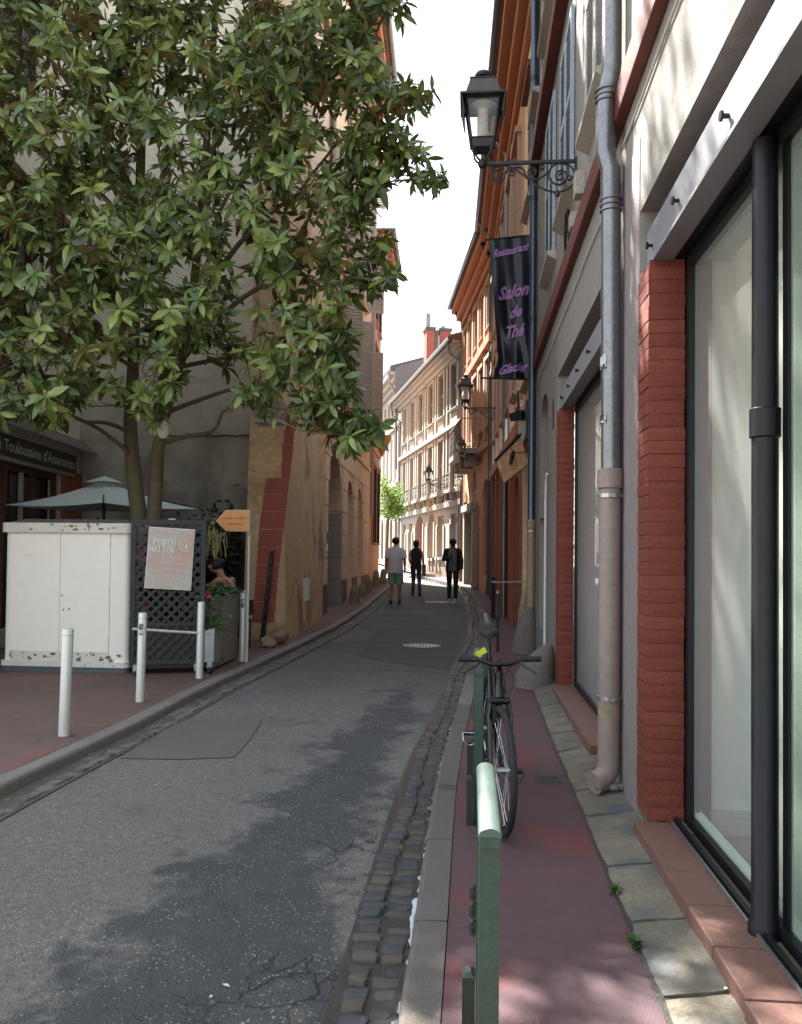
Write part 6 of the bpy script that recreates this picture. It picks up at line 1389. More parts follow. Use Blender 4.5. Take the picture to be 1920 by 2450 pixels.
# ---- planters right of the trellis
zp = thing('zinc_planter', (-3.1, 9.6, 0), 'small galvanised planter on a castor at the trellis corner, with a leafy plant', 'planter')
a, b = at(487, 1510, 9.75), at(514, 1503, 9.75); z_ = g(9.6)
MB().hexa([(a.x, a.y, z_+.14), (b.x-.01, b.y, z_+.14), (b.x-.01, b.y+.25, z_+.14), (a.x, a.y+.25, z_+.14), (a.x-.01, a.y, a.z), (b.x, b.y, b.z), (b.x, b.y+.3, b.z), (a.x-.01, a.y+.3, a.z)]).build('tub', M_['planter_zinc'], zp)
MB().tube([(b.x-.07, b.y, z_+.045), (b.x-.03, b.y, z_+.045)], .045, 14).build('castor_wheel', M_['rubber'], zp); MB().box(b.x-.08, b.x-.02, b.y-.02, b.y+.03, z_+.07, z_+.139).build('castor_fork', M_['steel'], zp)
def leafclump(par, c, n, rad, ln, m, name='foliage', droop=0, seed=0, xmax=99):
    r = random.Random(seed); mb = MB()
    for i in range(n):
        p = c+Vector((r.gauss(0, rad[0]), r.gauss(0, rad[1]), r.gauss(0, rad[2])))
        if p.x > xmax: continue
        d = Vector((r.gauss(0, 1), r.gauss(0, 1), r.gauss(0, .6)-droop)).normalized(); l = ln*r.uniform(.6, 1.2); s = d.cross(Vector((r.gauss(0, 1), r.gauss(0, 1), r.gauss(0, 1)))).normalized()*l*.22; up = Vector((0, 0, l*.12))
        mb.add([p, p+d*l*.5+s+up, p+d*l, p+d*l*.5-s+up], [(0, 1, 2, 3)])
    return mb.build(name, m, par, kind='stuff')
leafclump(zp, Vector((a.x+.07, a.y+.12, a.z+.12)), 260, (.09, .08, .13), .07, M_['leaf_ivy'], seed=3)
gpl = thing('grey_planter', (-3.15, 10, 0), 'tall flat grey planter panel closing the terrace, leaves spilling over its top', 'planter')
p0, p1 = at(511, 1598, 9.95), at(566, 1574, 10.9); t0, t1 = at(514, 1428, 9.95), at(575, 1417, 10.9)
w_ = Vector((-.32, .02, 0)); MB().hexa([p0, p1, p1+w_, p0+w_, t0, t1, t1+w_, t0+w_]).build('panel', M_['planter_grey'], gpl)
u3 = Vector((0, 0, .012)); o3 = Vector((.012, 0, 0)); MB().hexa([t0+o3+u3*.1, t1+o3+u3*.1, t1+w_-o3+u3*.1, t0+w_-o3+u3*.1, t0+o3+u3*1.6, t1+o3+u3*1.6, t1+w_-o3+u3*1.6, t0+w_-o3+u3*1.6]).build('rim', M_['black_frame'], gpl)
leafclump(gpl, (t0+t1)/2+w_*.6+Vector((-.1, 0, .04)), 380, (.14, .33, .035), .08, M_['leaf_ivy'], seed=5); leafclump(gpl, t0+Vector((-.10, .1, .0)), 60, (.1, .1, .06), .13, M_['leaf_ivy'], seed=6)
hg = thing('dried_plant', at(512, 1300, 9.9), 'dry straw-coloured hanging plant at the top right of the trellis', 'plant'); mb = MB(); r = random.Random(4); c0 = at(507, 1285, 9.95)
for i in range(60):
    a = r.uniform(-.5, .9); l = r.uniform(.08, .24); w2 = .006; pts = []; p = c0+Vector((r.gauss(0, .05), r.gauss(0, .05), r.gauss(0, .05)))
    for k in range(5):
        f = k/4; pts.append(p+Vector((math.sin(a)*l*.5*math.sqrt(f)*1.2, r.uniform(-.02, .02), .08*math.sin(f*3)-l*f*f)))
    mb.tube(pts, w2, 3, caps=False)
mb.build('straws', M_['grass_dry'], hg, kind='stuff')
ds = thing('dark_shrub', at(560, 1380, 13.2), 'dark bushy plants in the shade behind the seated woman', 'shrub')
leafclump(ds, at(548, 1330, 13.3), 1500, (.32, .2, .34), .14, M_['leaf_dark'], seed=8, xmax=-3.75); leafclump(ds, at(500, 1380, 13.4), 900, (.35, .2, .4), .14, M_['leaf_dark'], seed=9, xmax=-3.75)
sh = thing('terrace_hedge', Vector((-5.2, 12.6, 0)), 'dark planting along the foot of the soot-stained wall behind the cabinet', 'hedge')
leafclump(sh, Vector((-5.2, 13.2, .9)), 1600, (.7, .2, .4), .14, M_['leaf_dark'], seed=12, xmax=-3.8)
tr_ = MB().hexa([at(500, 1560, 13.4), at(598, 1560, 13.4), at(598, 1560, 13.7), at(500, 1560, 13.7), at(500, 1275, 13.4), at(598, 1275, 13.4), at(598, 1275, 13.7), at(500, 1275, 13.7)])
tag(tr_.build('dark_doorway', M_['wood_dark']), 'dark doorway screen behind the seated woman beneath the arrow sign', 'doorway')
# ---- parasol
ap = at(250, 1150, 12.2); pt_ = thing('parasol', (ap.x, ap.y, g(12)), 'square pale grey-green parasol open behind the white cabinet', 'parasol')
ze = at(250, 1213, 12.2).z; R_p = 1.42; mb = MB(); n = 4; ang = [math.radians(q) for q in (20, 110, 200, 290)]; crn = [Vector((ap.x+R_p*math.cos(a), ap.y+R_p*math.sin(a)*.8, ze)) for a in ang]
for i in range(4):
    a, b = crn[i], crn[(i+1) % 4]; m_ = 8; tip = Vector((ap.x, ap.y, ap.z))
    for r in range(m_+1):
        for q in range(m_+1):
            e = a.lerp(b, q/m_); p = tip.lerp(e, r/m_); sag = -.05*math.sin(math.pi*r/m_)-.035*math.sin(math.pi*q/m_)*r/m_; p.z += sag; mb.v.append(p)
    o = i*(m_+1)**2
    for r in range(m_):
        for q in range(m_): k = o+r*(m_+1)+q; mb.f.append((k, k+m_+1, k+m_+2, k+1))
mb.build('canopy', M_['parasol_cloth'], pt_, smooth=True)
mb = MB(); mb.v = [ap+Vector((.28*math.cos(a), .25*math.sin(a), -.025)) for a in ang]+[ap+Vector((0, 0, .07))]; mb.f = [(0, 1, 4), (1, 2, 4), (2, 3, 4), (3, 0, 4)]; mb.build('vent_cap', M_['parasol_cloth'], pt_)
MB().tube([(ap.x, ap.y, g(12)), (ap.x, ap.y, ap.z)], .025, 10).build('pole', M_['lattice'], pt_); MB().lathe([(.28, 0), (.28, .06), (.05, .09)], (ap.x, ap.y, g(12)), 16).build('base', M_['lattice'], pt_)
for c in crn: MB().tube([ap-Vector((0, 0, .12)), c+Vector((0, 0, .005))], .012, 5).build('rib', M_['lattice'], pt_)
tb = thing('cafe_table', (-4.0, 11.45, g(11.4)), 'small round cafe table in front of the seated woman', 'table'); gz = g(11.4)
MB().lathe([(.32, .72), (.32, .74)], (-4.0, 11.45, gz), 20).build('table_top', M_['steel'], tb); MB().tube([(-4.0, 11.45, gz), (-4.0, 11.45, gz+.72)], .03, 8).build('leg', M_['black_frame'], tb); MB().lathe([(.22, 0), (.22, .02)], (-4.0, 11.45, gz), 14).build('foot', M_['black_frame'], tb)
# ---- insurance fascia lettering
tm = textmb("Société Toulousaine d'Assurances", 1, 0, .004); xs = [v.x for v in tm.v]; x1 = max(xs); k = .275
tm.v = [G.p(.70+(x1-v.x)*k*.95, 2.93+v.y*k*.85, .142) for v in tm.v]; tm.build('lettering', M_['letter_cream'], g_)
# ---- globe ornament
c = at(391, 1030, 10.5); t = thing('white_ornament', c, 'white gourd-shaped ornament hung in the fork of the magnolia trunk', 'ornament')
MB().ball(c, .085, .05, .11, 12, 8).build('body', M_['white_paint'], t, smooth=True); MB().ball(c+Vector((.04, 0, .12)), .05, .04, .05, 10, 6).build('top', M_['white_paint'], t, smooth=True); MB().tube([c+Vector((0, 0, .1)), c+Vector((.02, .05, .35))], .004, 4).build('string', M_['black_frame'], t)
# ================================================================ BICYCLE
bk = thing('bicycle', (.155, 4.9, 0), 'black city bicycle with flat handlebar, seen from the front beside the rack', 'bicycle')
BB_ = M_['bike_black']; fw_c = Vector((.172, 4.43, .345)); rw_c = Vector((.120, 5.50, .345)); R0 = .335
def wheel(c, steer, name):
    ax = Vector((math.cos(steer), math.sin(steer), 0)); fwd = Vector((-math.sin(steer), math.cos(steer), 0)); up = Vector((0, 0, 1))
    P = lambda r, a, o=0: c+(fwd*math.cos(a)+up*math.sin(a))*r+ax*o
    root = MB().tube([P(0, 0, -.045), P(0, 0, .045)], .018, 12).build(name, M_['steel'], bk)
    def torus(r, rt, n=56, m=10, sx=1):
        mb = MB()
        for i in range(n):
            a = 2*math.pi*i/n
            for j in range(m): b = 2*math.pi*j/m; mb.v.append(P(r+rt*math.cos(b), a, rt*sx*math.sin(b)))
        for i in range(n):
            for j in range(m): mb.f.append((i*m+j, ((i+1) % n)*m+j, ((i+1) % n)*m+(j+1) % m, i*m+(j+1) % m))
        return mb
    torus(R0-.012, .019).build('tyre', M_['rubber'], root, smooth=True); torus(R0-.042, .012, sx=.8).build('rim', M_['bike_black'], root, smooth=True)
    mb = MB()
    for i in range(28):
        a = 2*math.pi*i/28; mb.tube([P(.02, a+.6*(1 if i % 2 else -1), .03*(1 if i % 4 < 2 else -1)), P(R0-.05, a, 0)], .0016, 4, caps=False)
    mb.build('spokes', M_['steel'], root, kind='stuff')
    return root
st = math.radians(9.5); wheel(fw_c, st, 'front_wheel'); wheel(rw_c, math.radians(2.5), 'rear_wheel')
hx = lambda y: .172-.0486*(y-4.43)
ax = Vector((math.cos(st), math.sin(st), 0))
crown = Vector((hx(4.55), 4.53, .70)); head_t = Vector((hx(4.66), 4.64, .86)); 
mb = MB()
for s_ in (-1, 1): mb.tube([crown+ax*.045*s_+Vector((0, 0, .0)), crown+ax*.058*s_-Vector((0, .01, .08)), fw_c+ax*.055*s_], .012, 8, rs=[.016, .016, .010])
mb.tube([crown-ax*.055, crown+ax*.055], .022, 8); mb.build('fork', BB_, bk, smooth=True)
MB().tube([crown+Vector((0, -.0, .01)), head_t], .025, 12).build('head_tube', BB_, bk, smooth=True)
seat_t = Vector((hx(5.33), 5.33, .80)); bb = Vector((hx(5.05), 5.05, .28))
MB().tube([head_t-Vector((0, -.01, .03)), seat_t], .018, 10).build('top_tube', BB_, bk, smooth=True); MB().tube([crown+Vector((0, .02, .05)), bb], .023, 10).build('down_tube', BB_, bk, smooth=True)
MB().tube([bb, seat_t+Vector((0, .02, .04))], .018, 10).build('seat_tube', BB_, bk, smooth=True)
mb = MB()
for s_ in (-1, 1): mb.tube([seat_t, rw_c+Vector((.05*s_, 0, 0))], .009, 6); mb.tube([bb, rw_c+Vector((.05*s_, 0, 0))], .010, 6)
mb.build('rear_stays', BB_, bk); MB().tube([bb-Vector((.05, 0, 0)), bb+Vector((.05, 0, 0))], .025, 12).build('bottom_bracket', BB_, bk)
MB().tube([seat_t, Vector((hx(5.4), 5.41, .965))], .013, 10).build('seat_post', M_['bike_black'], bk, smooth=True)
mb = MB(); sc_ = Vector((hx(5.42), 5.42, .985)); n = 14; prof = [(-.25, .018, .0), (-.15, .022, .005), (-.05, .034, .0), (.04, .062, -.0), (.10, .072, .008), (.14, .055, .010)]
for y, w_, z in prof:
    for k in range(n): a = 2*math.pi*k/n; x = w_*math.cos(a); mb.v.append(sc_+Vector((x, y, z+.024*math.sin(a)*(1 if math.sin(a) > 0 else 1.6)-(.012 if abs(x) < w_*.3 and w_ > .05 and math.sin(a) > 0 else 0))))
for i in range(5):
    for k in range(n): mb.f.append((i*n+k, i*n+(k+1) % n, (i+1)*n+(k+1) % n, (i+1)*n+k))
mb.f.append(tuple(range(n))); mb.f.append(tuple(5*n+k for k in range(n))); mb.build('saddle', M_['rubber'], bk, smooth=True)
hc_ = Vector((hx(4.62)+.005, 4.60, .905)); MB().tube([head_t, head_t+Vector((0, -.01, .03)), hc_], .017, 10).build('stem', BB_, bk, smooth=True)
H2 = .232; bp = lambda x, z=0, y=0: hc_+ax*x+Vector((0, y, z))
MB().tube([bp(-H2, .012, .03), bp(-.12, .012, .01), bp(-.05, -.012), bp(.05, -.012), bp(.12, .010, .01), bp(H2, .012, .03)], .0125, 10, rs=[.0115, .0115, .0155, .0155, .0115, .0115]).build('handlebar', BB_, bk, smooth=True)
for s_ in (-1, 1):
    MB().tube([bp(s_*(H2-.11), .012, .018), bp(s_*(H2+.003), .012, .03)], .0165, 12).build('grip', M_['rubber'], bk, smooth=True)
    MB().tube([bp(s_*.115, -.002, -.01), bp(s_*.135, -.022, -.03), bp(s_*.175, -.040, -.05), bp(s_*.205, -.062, -.055)], .006, 6, rs=[.009, .007, .005, .005]).build('brake_lever', BB_, bk, smooth=True)
    MB().tube([bp(s_*.11, -.005), bp(s_*.06, -.02, -.04), bp(s_*.02, -.06, -.06), bp(.03, -.16, -.03), Vector((crown.x+.03, crown.y-.02, .72))], .003, 5).build('brake_cable', M_['rubber'], bk)
MB().tube([bp(.03+.05*math.sin(i*.5), -.10+.065*math.cos(i*.5), -.05) for i in range(9)], .003, 5).build('brake_cable', M_['rubber'], bk)
MB().box(crown.x-.04, crown.x-.02, crown.y-.05, crown.y-.02, .60, .68).build('brake', M_['rubber'], bk); MB().box(crown.x+.03, crown.x+.05, crown.y-.05, crown.y-.02, .60, .68).build('brake', M_['rubber'], bk)
# cranks and pedals
for s_, dz, dy in ((-1, .105, .10), (1, -.06, -.14)):
    c = bb+Vector((s_*.06, 0, 0)); e = c+Vector((s_*.01, dy, dz)); MB().tube([c, e], .011, 8).build('crank', M_['bike_black'], bk)
    p = e+Vector((s_*.06, 0, 0)); o = MB().box(p.x-.045, p.x+.045, p.y-.03, p.y+.03, p.z-.010, p.z+.010); o.build('pedal', M_['rubber'], bk)
    mb = MB(); yy = p.y-.045; mb.tube([(p.x-.05, yy, p.z+.01), (p.x-.045, yy-.02, p.z-.035*1), (p.x-.01, yy-.03, p.z-.06), (p.x+.03, yy-.02, p.z-.05), (p.x+.052, yy, p.z-.01), (p.x+.05, yy, p.z+.01), (p.x-.05, yy, p.z+.012)], .004, 5); mb.build('toe_clip', M_['rubber'] if s_ > 0 else M_['steel'], bk)
mb = MB(); cr = bb+Vector((.05, 0, 0)); n = 26
for r0, r1 in ((.075, .09),):
    for k in range(n):
        a, b = 2*math.pi*k/n, 2*math.pi*(k+1)/n
        mb.hexa([cr+Vector((x, q*math.cos(t), q*math.sin(t))) for x in (0, .004) for q, t in ((r0, a), (r1, a), (r1, b), (r0, b))])
for k in range(5): a = 2*math.pi*k/5; mb.tube([cr, cr+Vector((0, .08*math.cos(a), .08*math.sin(a)))], .007, 5)
mb.build('chainring', M_['bike_black'], bk)
mb = MB(); mb.tube([cr+Vector((0, 0, .088)), rw_c+Vector((.05, 0, .04))], .004, 4); mb.tube([cr-Vector((0, 0, .088)), rw_c+Vector((.05, 0, -.04))], .004, 4); mb.build('chain', M_['steel'], bk)
# yellow card tied on the handlebar
yc = [(1128, 1567), (1160, 1548), (1167, 1560), (1156, 1566), (1150, 1574), (1138, 1570), (1141, 1562), (1136, 1564)]
P = [at(x, y, 4.62) for x, y in yc]; mb = MB(); n = len(P); mb.add(P+[p+Vector((0, .002, 0)) for p in P], [tuple(range(n)), tuple(range(2*n-1, n-1, -1))]+[(i, (i+1) % n, n+(i+1) % n, n+i) for i in range(n)]); tag(mb.build('paper_tag', M_['yellow_card']), 'bright yellow paper tag clipped on the left of the bicycle handlebar', 'paper tag')
# ================================================================ PEOPLE
def skin(name, nodes, edges, m, parent, sub=2, raw=True):
    me = bpy.data.meshes.new(name); me.from_pydata([n[0] for n in nodes], edges, []); o = bpy.data.objects.new(name, me); COL.objects.link(o)
    sm = o.modifiers.new('s', 'SKIN'); sm.use_smooth_shade = True; sm.branch_smoothing = .6
    sk = me.skin_vertices[0].data
    for i, nd in enumerate(nodes): sk[i].radius = nd[1] if isinstance(nd[1], tuple) else (nd[1], nd[1]); sk[i].use_root = (i == 0)
    sb = o.modifiers.new('u', 'SUBSURF'); sb.levels = sub; sb.render_levels = sub
    dg = bpy.context.evaluated_depsgraph_get(); dg.update(); m2 = bpy.data.meshes.new_from_object(o.evaluated_get(dg)); m2.materials.clear(); m2.materials.append(m); m2.name = name
    m2.polygons.foreach_set('use_smooth', [True]*len(m2.polygons))
    bpy.data.objects.remove(o); o = bpy.data.objects.new(name, m2); link(o, parent, rel=False); return o
def loft(rings, n=16):
    mb = MB()
    for x, y, z, rx, ry in rings:
        for k in range(n): a = 2*math.pi*k/n; mb.v.append(Vector((x+rx*math.cos(a)*(1+.0*k), y+ry*math.sin(a), z)))
    for i in range(len(rings)-1):
        for k in range(n): mb.f.append((i*n+k, i*n+(k+1) % n, (i+1)*n+(k+1) % n, (i+1)*n+k))
    mb.f.append(tuple(range(n))[::-1]); mb.f.append(tuple((len(rings)-1)*n+k for k in range(n))); return mb
V = Vector
def person(loc, rz, H, label, pose, wear, skinm, group, female=False):
    """local frame: faces +y, height 1.78 scaled by H"""
    t = thing('person', loc, label, 'person', group, rz=rz); k = H/1.78; t.scale = (k, k, k)
    sh = .155 if female else .175; hip = .09
    J = dict(pel=V((0, 0, .95)), waist=V((0, 0, 1.08)), chest=V((0, .01, 1.30)), neck=V((0, -.005, 1.50)), head=V((0, .02, 1.62)), top=V((0, .01, 1.71)))
    for s, n_ in ((-1, 'l'), (1, 'r')):
        J['hip'+n_] = V((s*hip, 0, .90)); J['kn'+n_] = V((s*.10, .02, .50)); J['an'+n_] = V((s*.11, -.01, .09)); J['sh'+n_] = V((s*sh, 0, 1.43)); J['el'+n_] = V((s*(sh+.055), -.02, 1.14)); J['wr'+n_] = V((s*(sh+.075), .03, .89))
    J.update(pose)
    nd = [(J['pel'], .12), (J['waist'], .105), (J['chest'], .125), (J['neck']-V((0, 0, .04)), .062), (J['neck']+V((0, .01, .04)), .056), (J['head']-V((0, -.012, .04)), .070), (J['head']+V((0, 0, .03)), .086), (J['top'], .060)]
    ed = [(0, 1), (1, 2), (2, 3), (3, 4), (4, 5), (5, 6), (6, 7)]
    def add(p, r, par): nd.append((p, r)); ed.append((par, len(nd)-1)); return len(nd)-1
    for n_, s in (('l', -1), ('r', 1)):
        a = add(J['hip'+n_], .092, 0); b = add(J['hip'+n_].lerp(J['kn'+n_], .5), .078, a); c = add(J['kn'+n_], .055, b); c2 = add(J['kn'+n_].lerp(J['an'+n_], .35)-V((0, .012, 0)), .056, c); d = add(J['an'+n_], .036, c2); e = add(J['an'+n_]+pose.get('toe'+n_, V((s*.02, .10, -.05))), .030, d)
        a = add(J['sh'+n_], .052, 2); b = add(J['sh'+n_].lerp(J['el'+n_], .5), .043, a); c = add(J['el'+n_], .037, b); c2 = add(J['el'+n_].lerp(J['wr'+n_], .3), .037, c); d = add(J['wr'+n_], .024, c2)
        dr = (J['wr'+n_]-J['el'+n_]).normalized(); palm = add(J['wr'+n_]+dr*.06, .030, d); sd = dr.cross(V((1, 0, 0))).normalized()
        for q in range(4): f0 = add(J['wr'+n_]+dr*.10+sd*(.027-.018*q), .010, palm); add(J['wr'+n_]+dr*(.165-.012*abs(q-1.3))+sd*(.027-.018*q)+V((-s*.015, 0, 0)), .008, f0)
        f0 = add(J['wr'+n_]+dr*.05+sd*.040, .011, palm); add(J['wr'+n_]+dr*.095+sd*.052, .008, f0)
    skin('body', nd, ed, skinm, t)
    hd = J['head']; fx = 1
    MB().ball(hd+V((0, .098, -.005)), .014, .020, .022, 8, 6).build('nose', skinm, t, smooth=True, raw=True)
    for s in (-1, 1): MB().ball(hd+V((s*.086, .0, .0)), .012, .022, .032, 8, 6).build('ear', skinm, t, smooth=True, raw=True); MB().ball(hd+V((s*.032, .083, .025)), .012, .008, .007, 6, 4).build('eye', M_['black_frame'], t, raw=True)
    MB().ball(hd+V((0, .085, -.045)), .024, .008, .006, 8, 4).build('mouth', M_['brick_painted'], t, raw=True)
    wear(t, J); return t
def tubes(name, chains, m, t, n=14):
    mb = MB()
    for pts, rs in chains: mb.tube(pts, 0, n, rs=rs)
    return mb.build(name, m, t, smooth=True, raw=True)
def hairball(t, J, m, long_=False, cut=.0):
    h = J['head']; o = MB().ball(h+V((0, -.022, .035)), .096, .104, .100, 16, 10)
    for v in o.v:
        d = v-h; v += d.normalized()*.006*noise.noise(v*30)
        if d.y > .045 and d.z < .055: v.y = h.y+.045
    if long_: o.ball(h+V((0, -.035, -.035)), .088, .075, .105, 14, 8)
    o.build('hair', m, t, smooth=True, raw=True)
def top_wear(t, J, m, name, hem=.88, sl=.6, loose=1.0, long_sleeve=False, neck=.07, sleeves=True):
    c = J['chest']; w_ = J['pel']; shw = abs(J['shl'].x)
    rings = [(0, w_.y, hem, .175*loose, .135*loose), (0, w_.y, hem+.1, .172*loose, .135*loose), (0, (w_.y+c.y)/2, 1.10, .158*loose, .125*loose), (0, c.y, 1.28, .178*loose, .132*loose), (0, c.y, 1.39, shw+.01, .12), (0, c.y-.005, 1.45, shw-.03, .095), (0, c.y-.01, 1.485, .10, .08), (0, c.y-.01, 1.505, neck, neck)]
    mb = loft(rings, 20)
    for v in mb.v: v += V((noise.noise(v*7), noise.noise(v*7+V((3, 0, 0))), 0))*.010
    if sleeves:
        for n_ in 'lr':
            s_, e_, w2 = J['sh'+n_], J['el'+n_], J['wr'+n_]
            if long_sleeve: mb.tube([s_-V((s_.x*.35, 0, -.01)), s_-V((s_.x*.08, 0, .0)), s_.lerp(e_, .2), s_.lerp(e_, .5), e_, e_.lerp(w2, .5), w2], 0, 14, rs=[.03, .055, .062*loose, .058*loose, .052*loose, .048*loose, .040*loose])
            else: mb.tube([s_-V((s_.x*.4, 0, -.015)), s_-V((s_.x*.1, 0, 0)), s_.lerp(e_, .2), s_.lerp(e_, sl*.6), s_.lerp(e_, sl)], 0, 14, rs=[.03, .055, .060*loose, .062*loose, .066*loose])
    return mb.build(name, m, t, smooth=True, raw=True)
def legs_wear(t, J, m, name, to=1.0, loose=1.0, rk=.068, ra=.05):
    mb = loft([(0, J['pel'].y, .82, .155*loose, .12*loose), (0, J['pel'].y, .92, .168*loose, .13*loose), (0, J['pel'].y, 1.02, .155*loose, .118*loose)], 18)
    for n_ in 'lr':
        h, k_, a = J['hip'+n_], J['kn'+n_], J['an'+n_]
        if to <= 1: mb.tube([h+V((0, 0, .02)), h.lerp(k_, .4), h.lerp(k_, to)], 0, 16, rs=[.098*loose, .096*loose, .098*loose])
        else: mb.tube([h+V((0, 0, .02)), h.lerp(k_, .5), k_, k_.lerp(a, .4), a+V((0, 0, -.02))], 0, 14, rs=[.098*loose, .085*loose, rk*loose, .064*loose, ra*loose])
    return mb.build(name, m, t, smooth=True, raw=True)
def shoes(t, J, m, pose, flat=False):
    for n_, s in (('l', -1), ('r', 1)):
        a = J['an'+n_]; fz = pose.get('foot'+n_, 0); mb = loft([(a.x, a.y+.03, a.z-.09, .042, .125), (a.x, a.y+.03, a.z-.06, .046, .128), (a.x, a.y+.02, a.z-.03, .043, .10), (a.x, a.y-.01, a.z+(.0 if flat else .02), .040, .05)], 14)
        R = Matrix.Translation(a) @ Matrix.Rotation(fz, 4, 'X') @ Matrix.Translation(-a); mb.v = [R @ v for v in mb.v]; mb.build('shoe', m, t, smooth=True, raw=True)
PG = 'people walking in the street'
# man in white shirt and green shorts, walking away
b = gp(946, 1446, h=-.08); pose = dict(knl=V((-.10, .05, .51)), anl=V((-.12, -.04, .10)), knr=V((.10, .08, .52)), anr=V((.10, .10, .09)), ell=V((-.235, -.03, 1.15)), wrl=V((-.245, .04, .91)), elr=V((.24, -.04, 1.15)), wrr=V((.235, .10, .92)), top=V((0, .01, 1.715)))
def wr1(t, J):
    top_wear(t, J, M_['shirt_white'], 'shirt', hem=.82, sl=.82, loose=1.16); legs_wear(t, J, M_['shorts_green'], 'shorts', to=.92, loose=1.12); hairball(t, J, M_['hair']); shoes(t, J, M_['shoe_dark'], dict(footl=.35), flat=True)
    MB().lathe([(.072, 1.485), (.066, 1.535), (.060, 1.538)], (0, -.01, 0), 14).build('collar', M_['shirt_white'], t, smooth=True, raw=True)
    w_ = J['wrr']; MB().tube([w_+V((.0, .02, -.06)), w_+V((.02, .05, .01))], .022, 8).build('white_wrap', M_['shoe_white'], t, raw=True)
person(b, .03, 1.79, 'man in pale short-sleeved shirt and green shorts walking away', pose, wr1, M_['skin_tan'], PG)
# woman with dark vest and bag, walking away
b = gp(995, 1425, h=-.08); pose = dict(knl=V((-.08, .04, .50)), anl=V((-.09, -.02, .10)), knr=V((.10, .06, .52)), anr=V((.14, -.10, .12)), ell=V((-.21, -.06, 1.16)), wrl=V((-.17, .10, 1.0)), elr=V((.225, -.05, 1.14)), wrr=V((.24, .06, .92)))
def wr2(t, J):
    top_wear(t, J, M_['top_black'], 'vest', hem=.88, loose=.96, sleeves=False); legs_wear(t, J, M_['jeans'], 'jeans', to=2, loose=.93); hairball(t, J, M_['hair'], long_=True); shoes(t, J, M_['shoe_dark'], dict(footr=-.5))
    MB().box(.20, .30, -.10, .16, .62, .98).build('shoulder_bag', M_['bag_brown'], t, raw=True); MB().tube([(.25, .03, .98), (.20, .06, 1.25), (.13, .02, 1.47), (.19, -.07, 1.25), (.25, -.03, .98)], .010, 5).build('bag_strap', M_['bag_brown'], t, raw=True)
person(b, -.05, 1.68, 'dark-haired woman in black sleeveless top and jeans walking away with a bag', pose, wr2, M_['skin_tan'], PG, True)
# man with phone, walking towards the viewer
b = gp(1083, 1441, h=-.08); pose = dict(head=V((0, .05, 1.62)), top=V((0, .06, 1.70)), knl=V((-.09, .05, .50)), anl=V((-.085, .0, .09)), knr=V((.09, .02, .50)), anr=V((.09, -.03, .09)), elr=V((.245, -.02, 1.16)), wrr=V((.09, .22, 1.20)), ell=V((-.235, -.03, 1.15)), wrl=V((-.245, .04, .91)))
def wr3(t, J):
    top_wear(t, J, M_['tshirt_grey'], 'tshirt', hem=.86, loose=1.0, sleeves=False); legs_wear(t, J, M_['trousers_black'], 'trousers', to=2, loose=.95); hairball(t, J, M_['hair']); shoes(t, J, M_['shoe_white'], {})
    # open jacket: side and back panels plus sleeves
    mb = MB(); n = 18
    for z, rx, ry in ((.84, .20, .155), (1.0, .19, .15), (1.15, .185, .148), (1.32, .20, .15), (1.41, .185, .13), (1.455, .145, .11), (1.50, .085, .09)):
        for k in range(n+1):
            a = math.radians(125+290*k/n); mb.v.append(V((rx*math.cos(a), ry*math.sin(a)+.0, z+.0)))
    for i in range(5):
        for k in range(n): q = i*(n+1)+k; mb.f.append((q, q+1, q+n+2, q+n+1))
    for n_ in 'lr':
        s_, e_, w2 = J['sh'+n_], J['el'+n_], J['wr'+n_]; mb.tube([s_-V((s_.x*.4, 0, -.015)), s_-V((s_.x*.08, 0, 0)), s_.lerp(e_, .2), s_.lerp(e_, .5), e_, e_.lerp(w2, .5), w2], 0, 14, rs=[.035, .060, .068, .064, .060, .054, .046])
    mb.build('jacket', M_['jacket'], t, smooth=True, raw=True)
    h = J['head']; MB().ball(h+V((0, .02, .055)), .10, .12, .055, 14, 6).build('cap', M_['jacket'], t, smooth=True, raw=True)
    w_ = J['wrr']; MB().box(w_.x-.10, w_.x-.02, w_.y+.03, w_.y+.045, w_.z-.02, w_.z+.10).build('held_phone', M_['black_frame'], t, raw=True)
person(b, math.pi-.05, 1.76, 'man in dark open jacket and grey t-shirt walking towards the viewer looking at his phone', pose, wr3, M_['skin_dark'], PG)
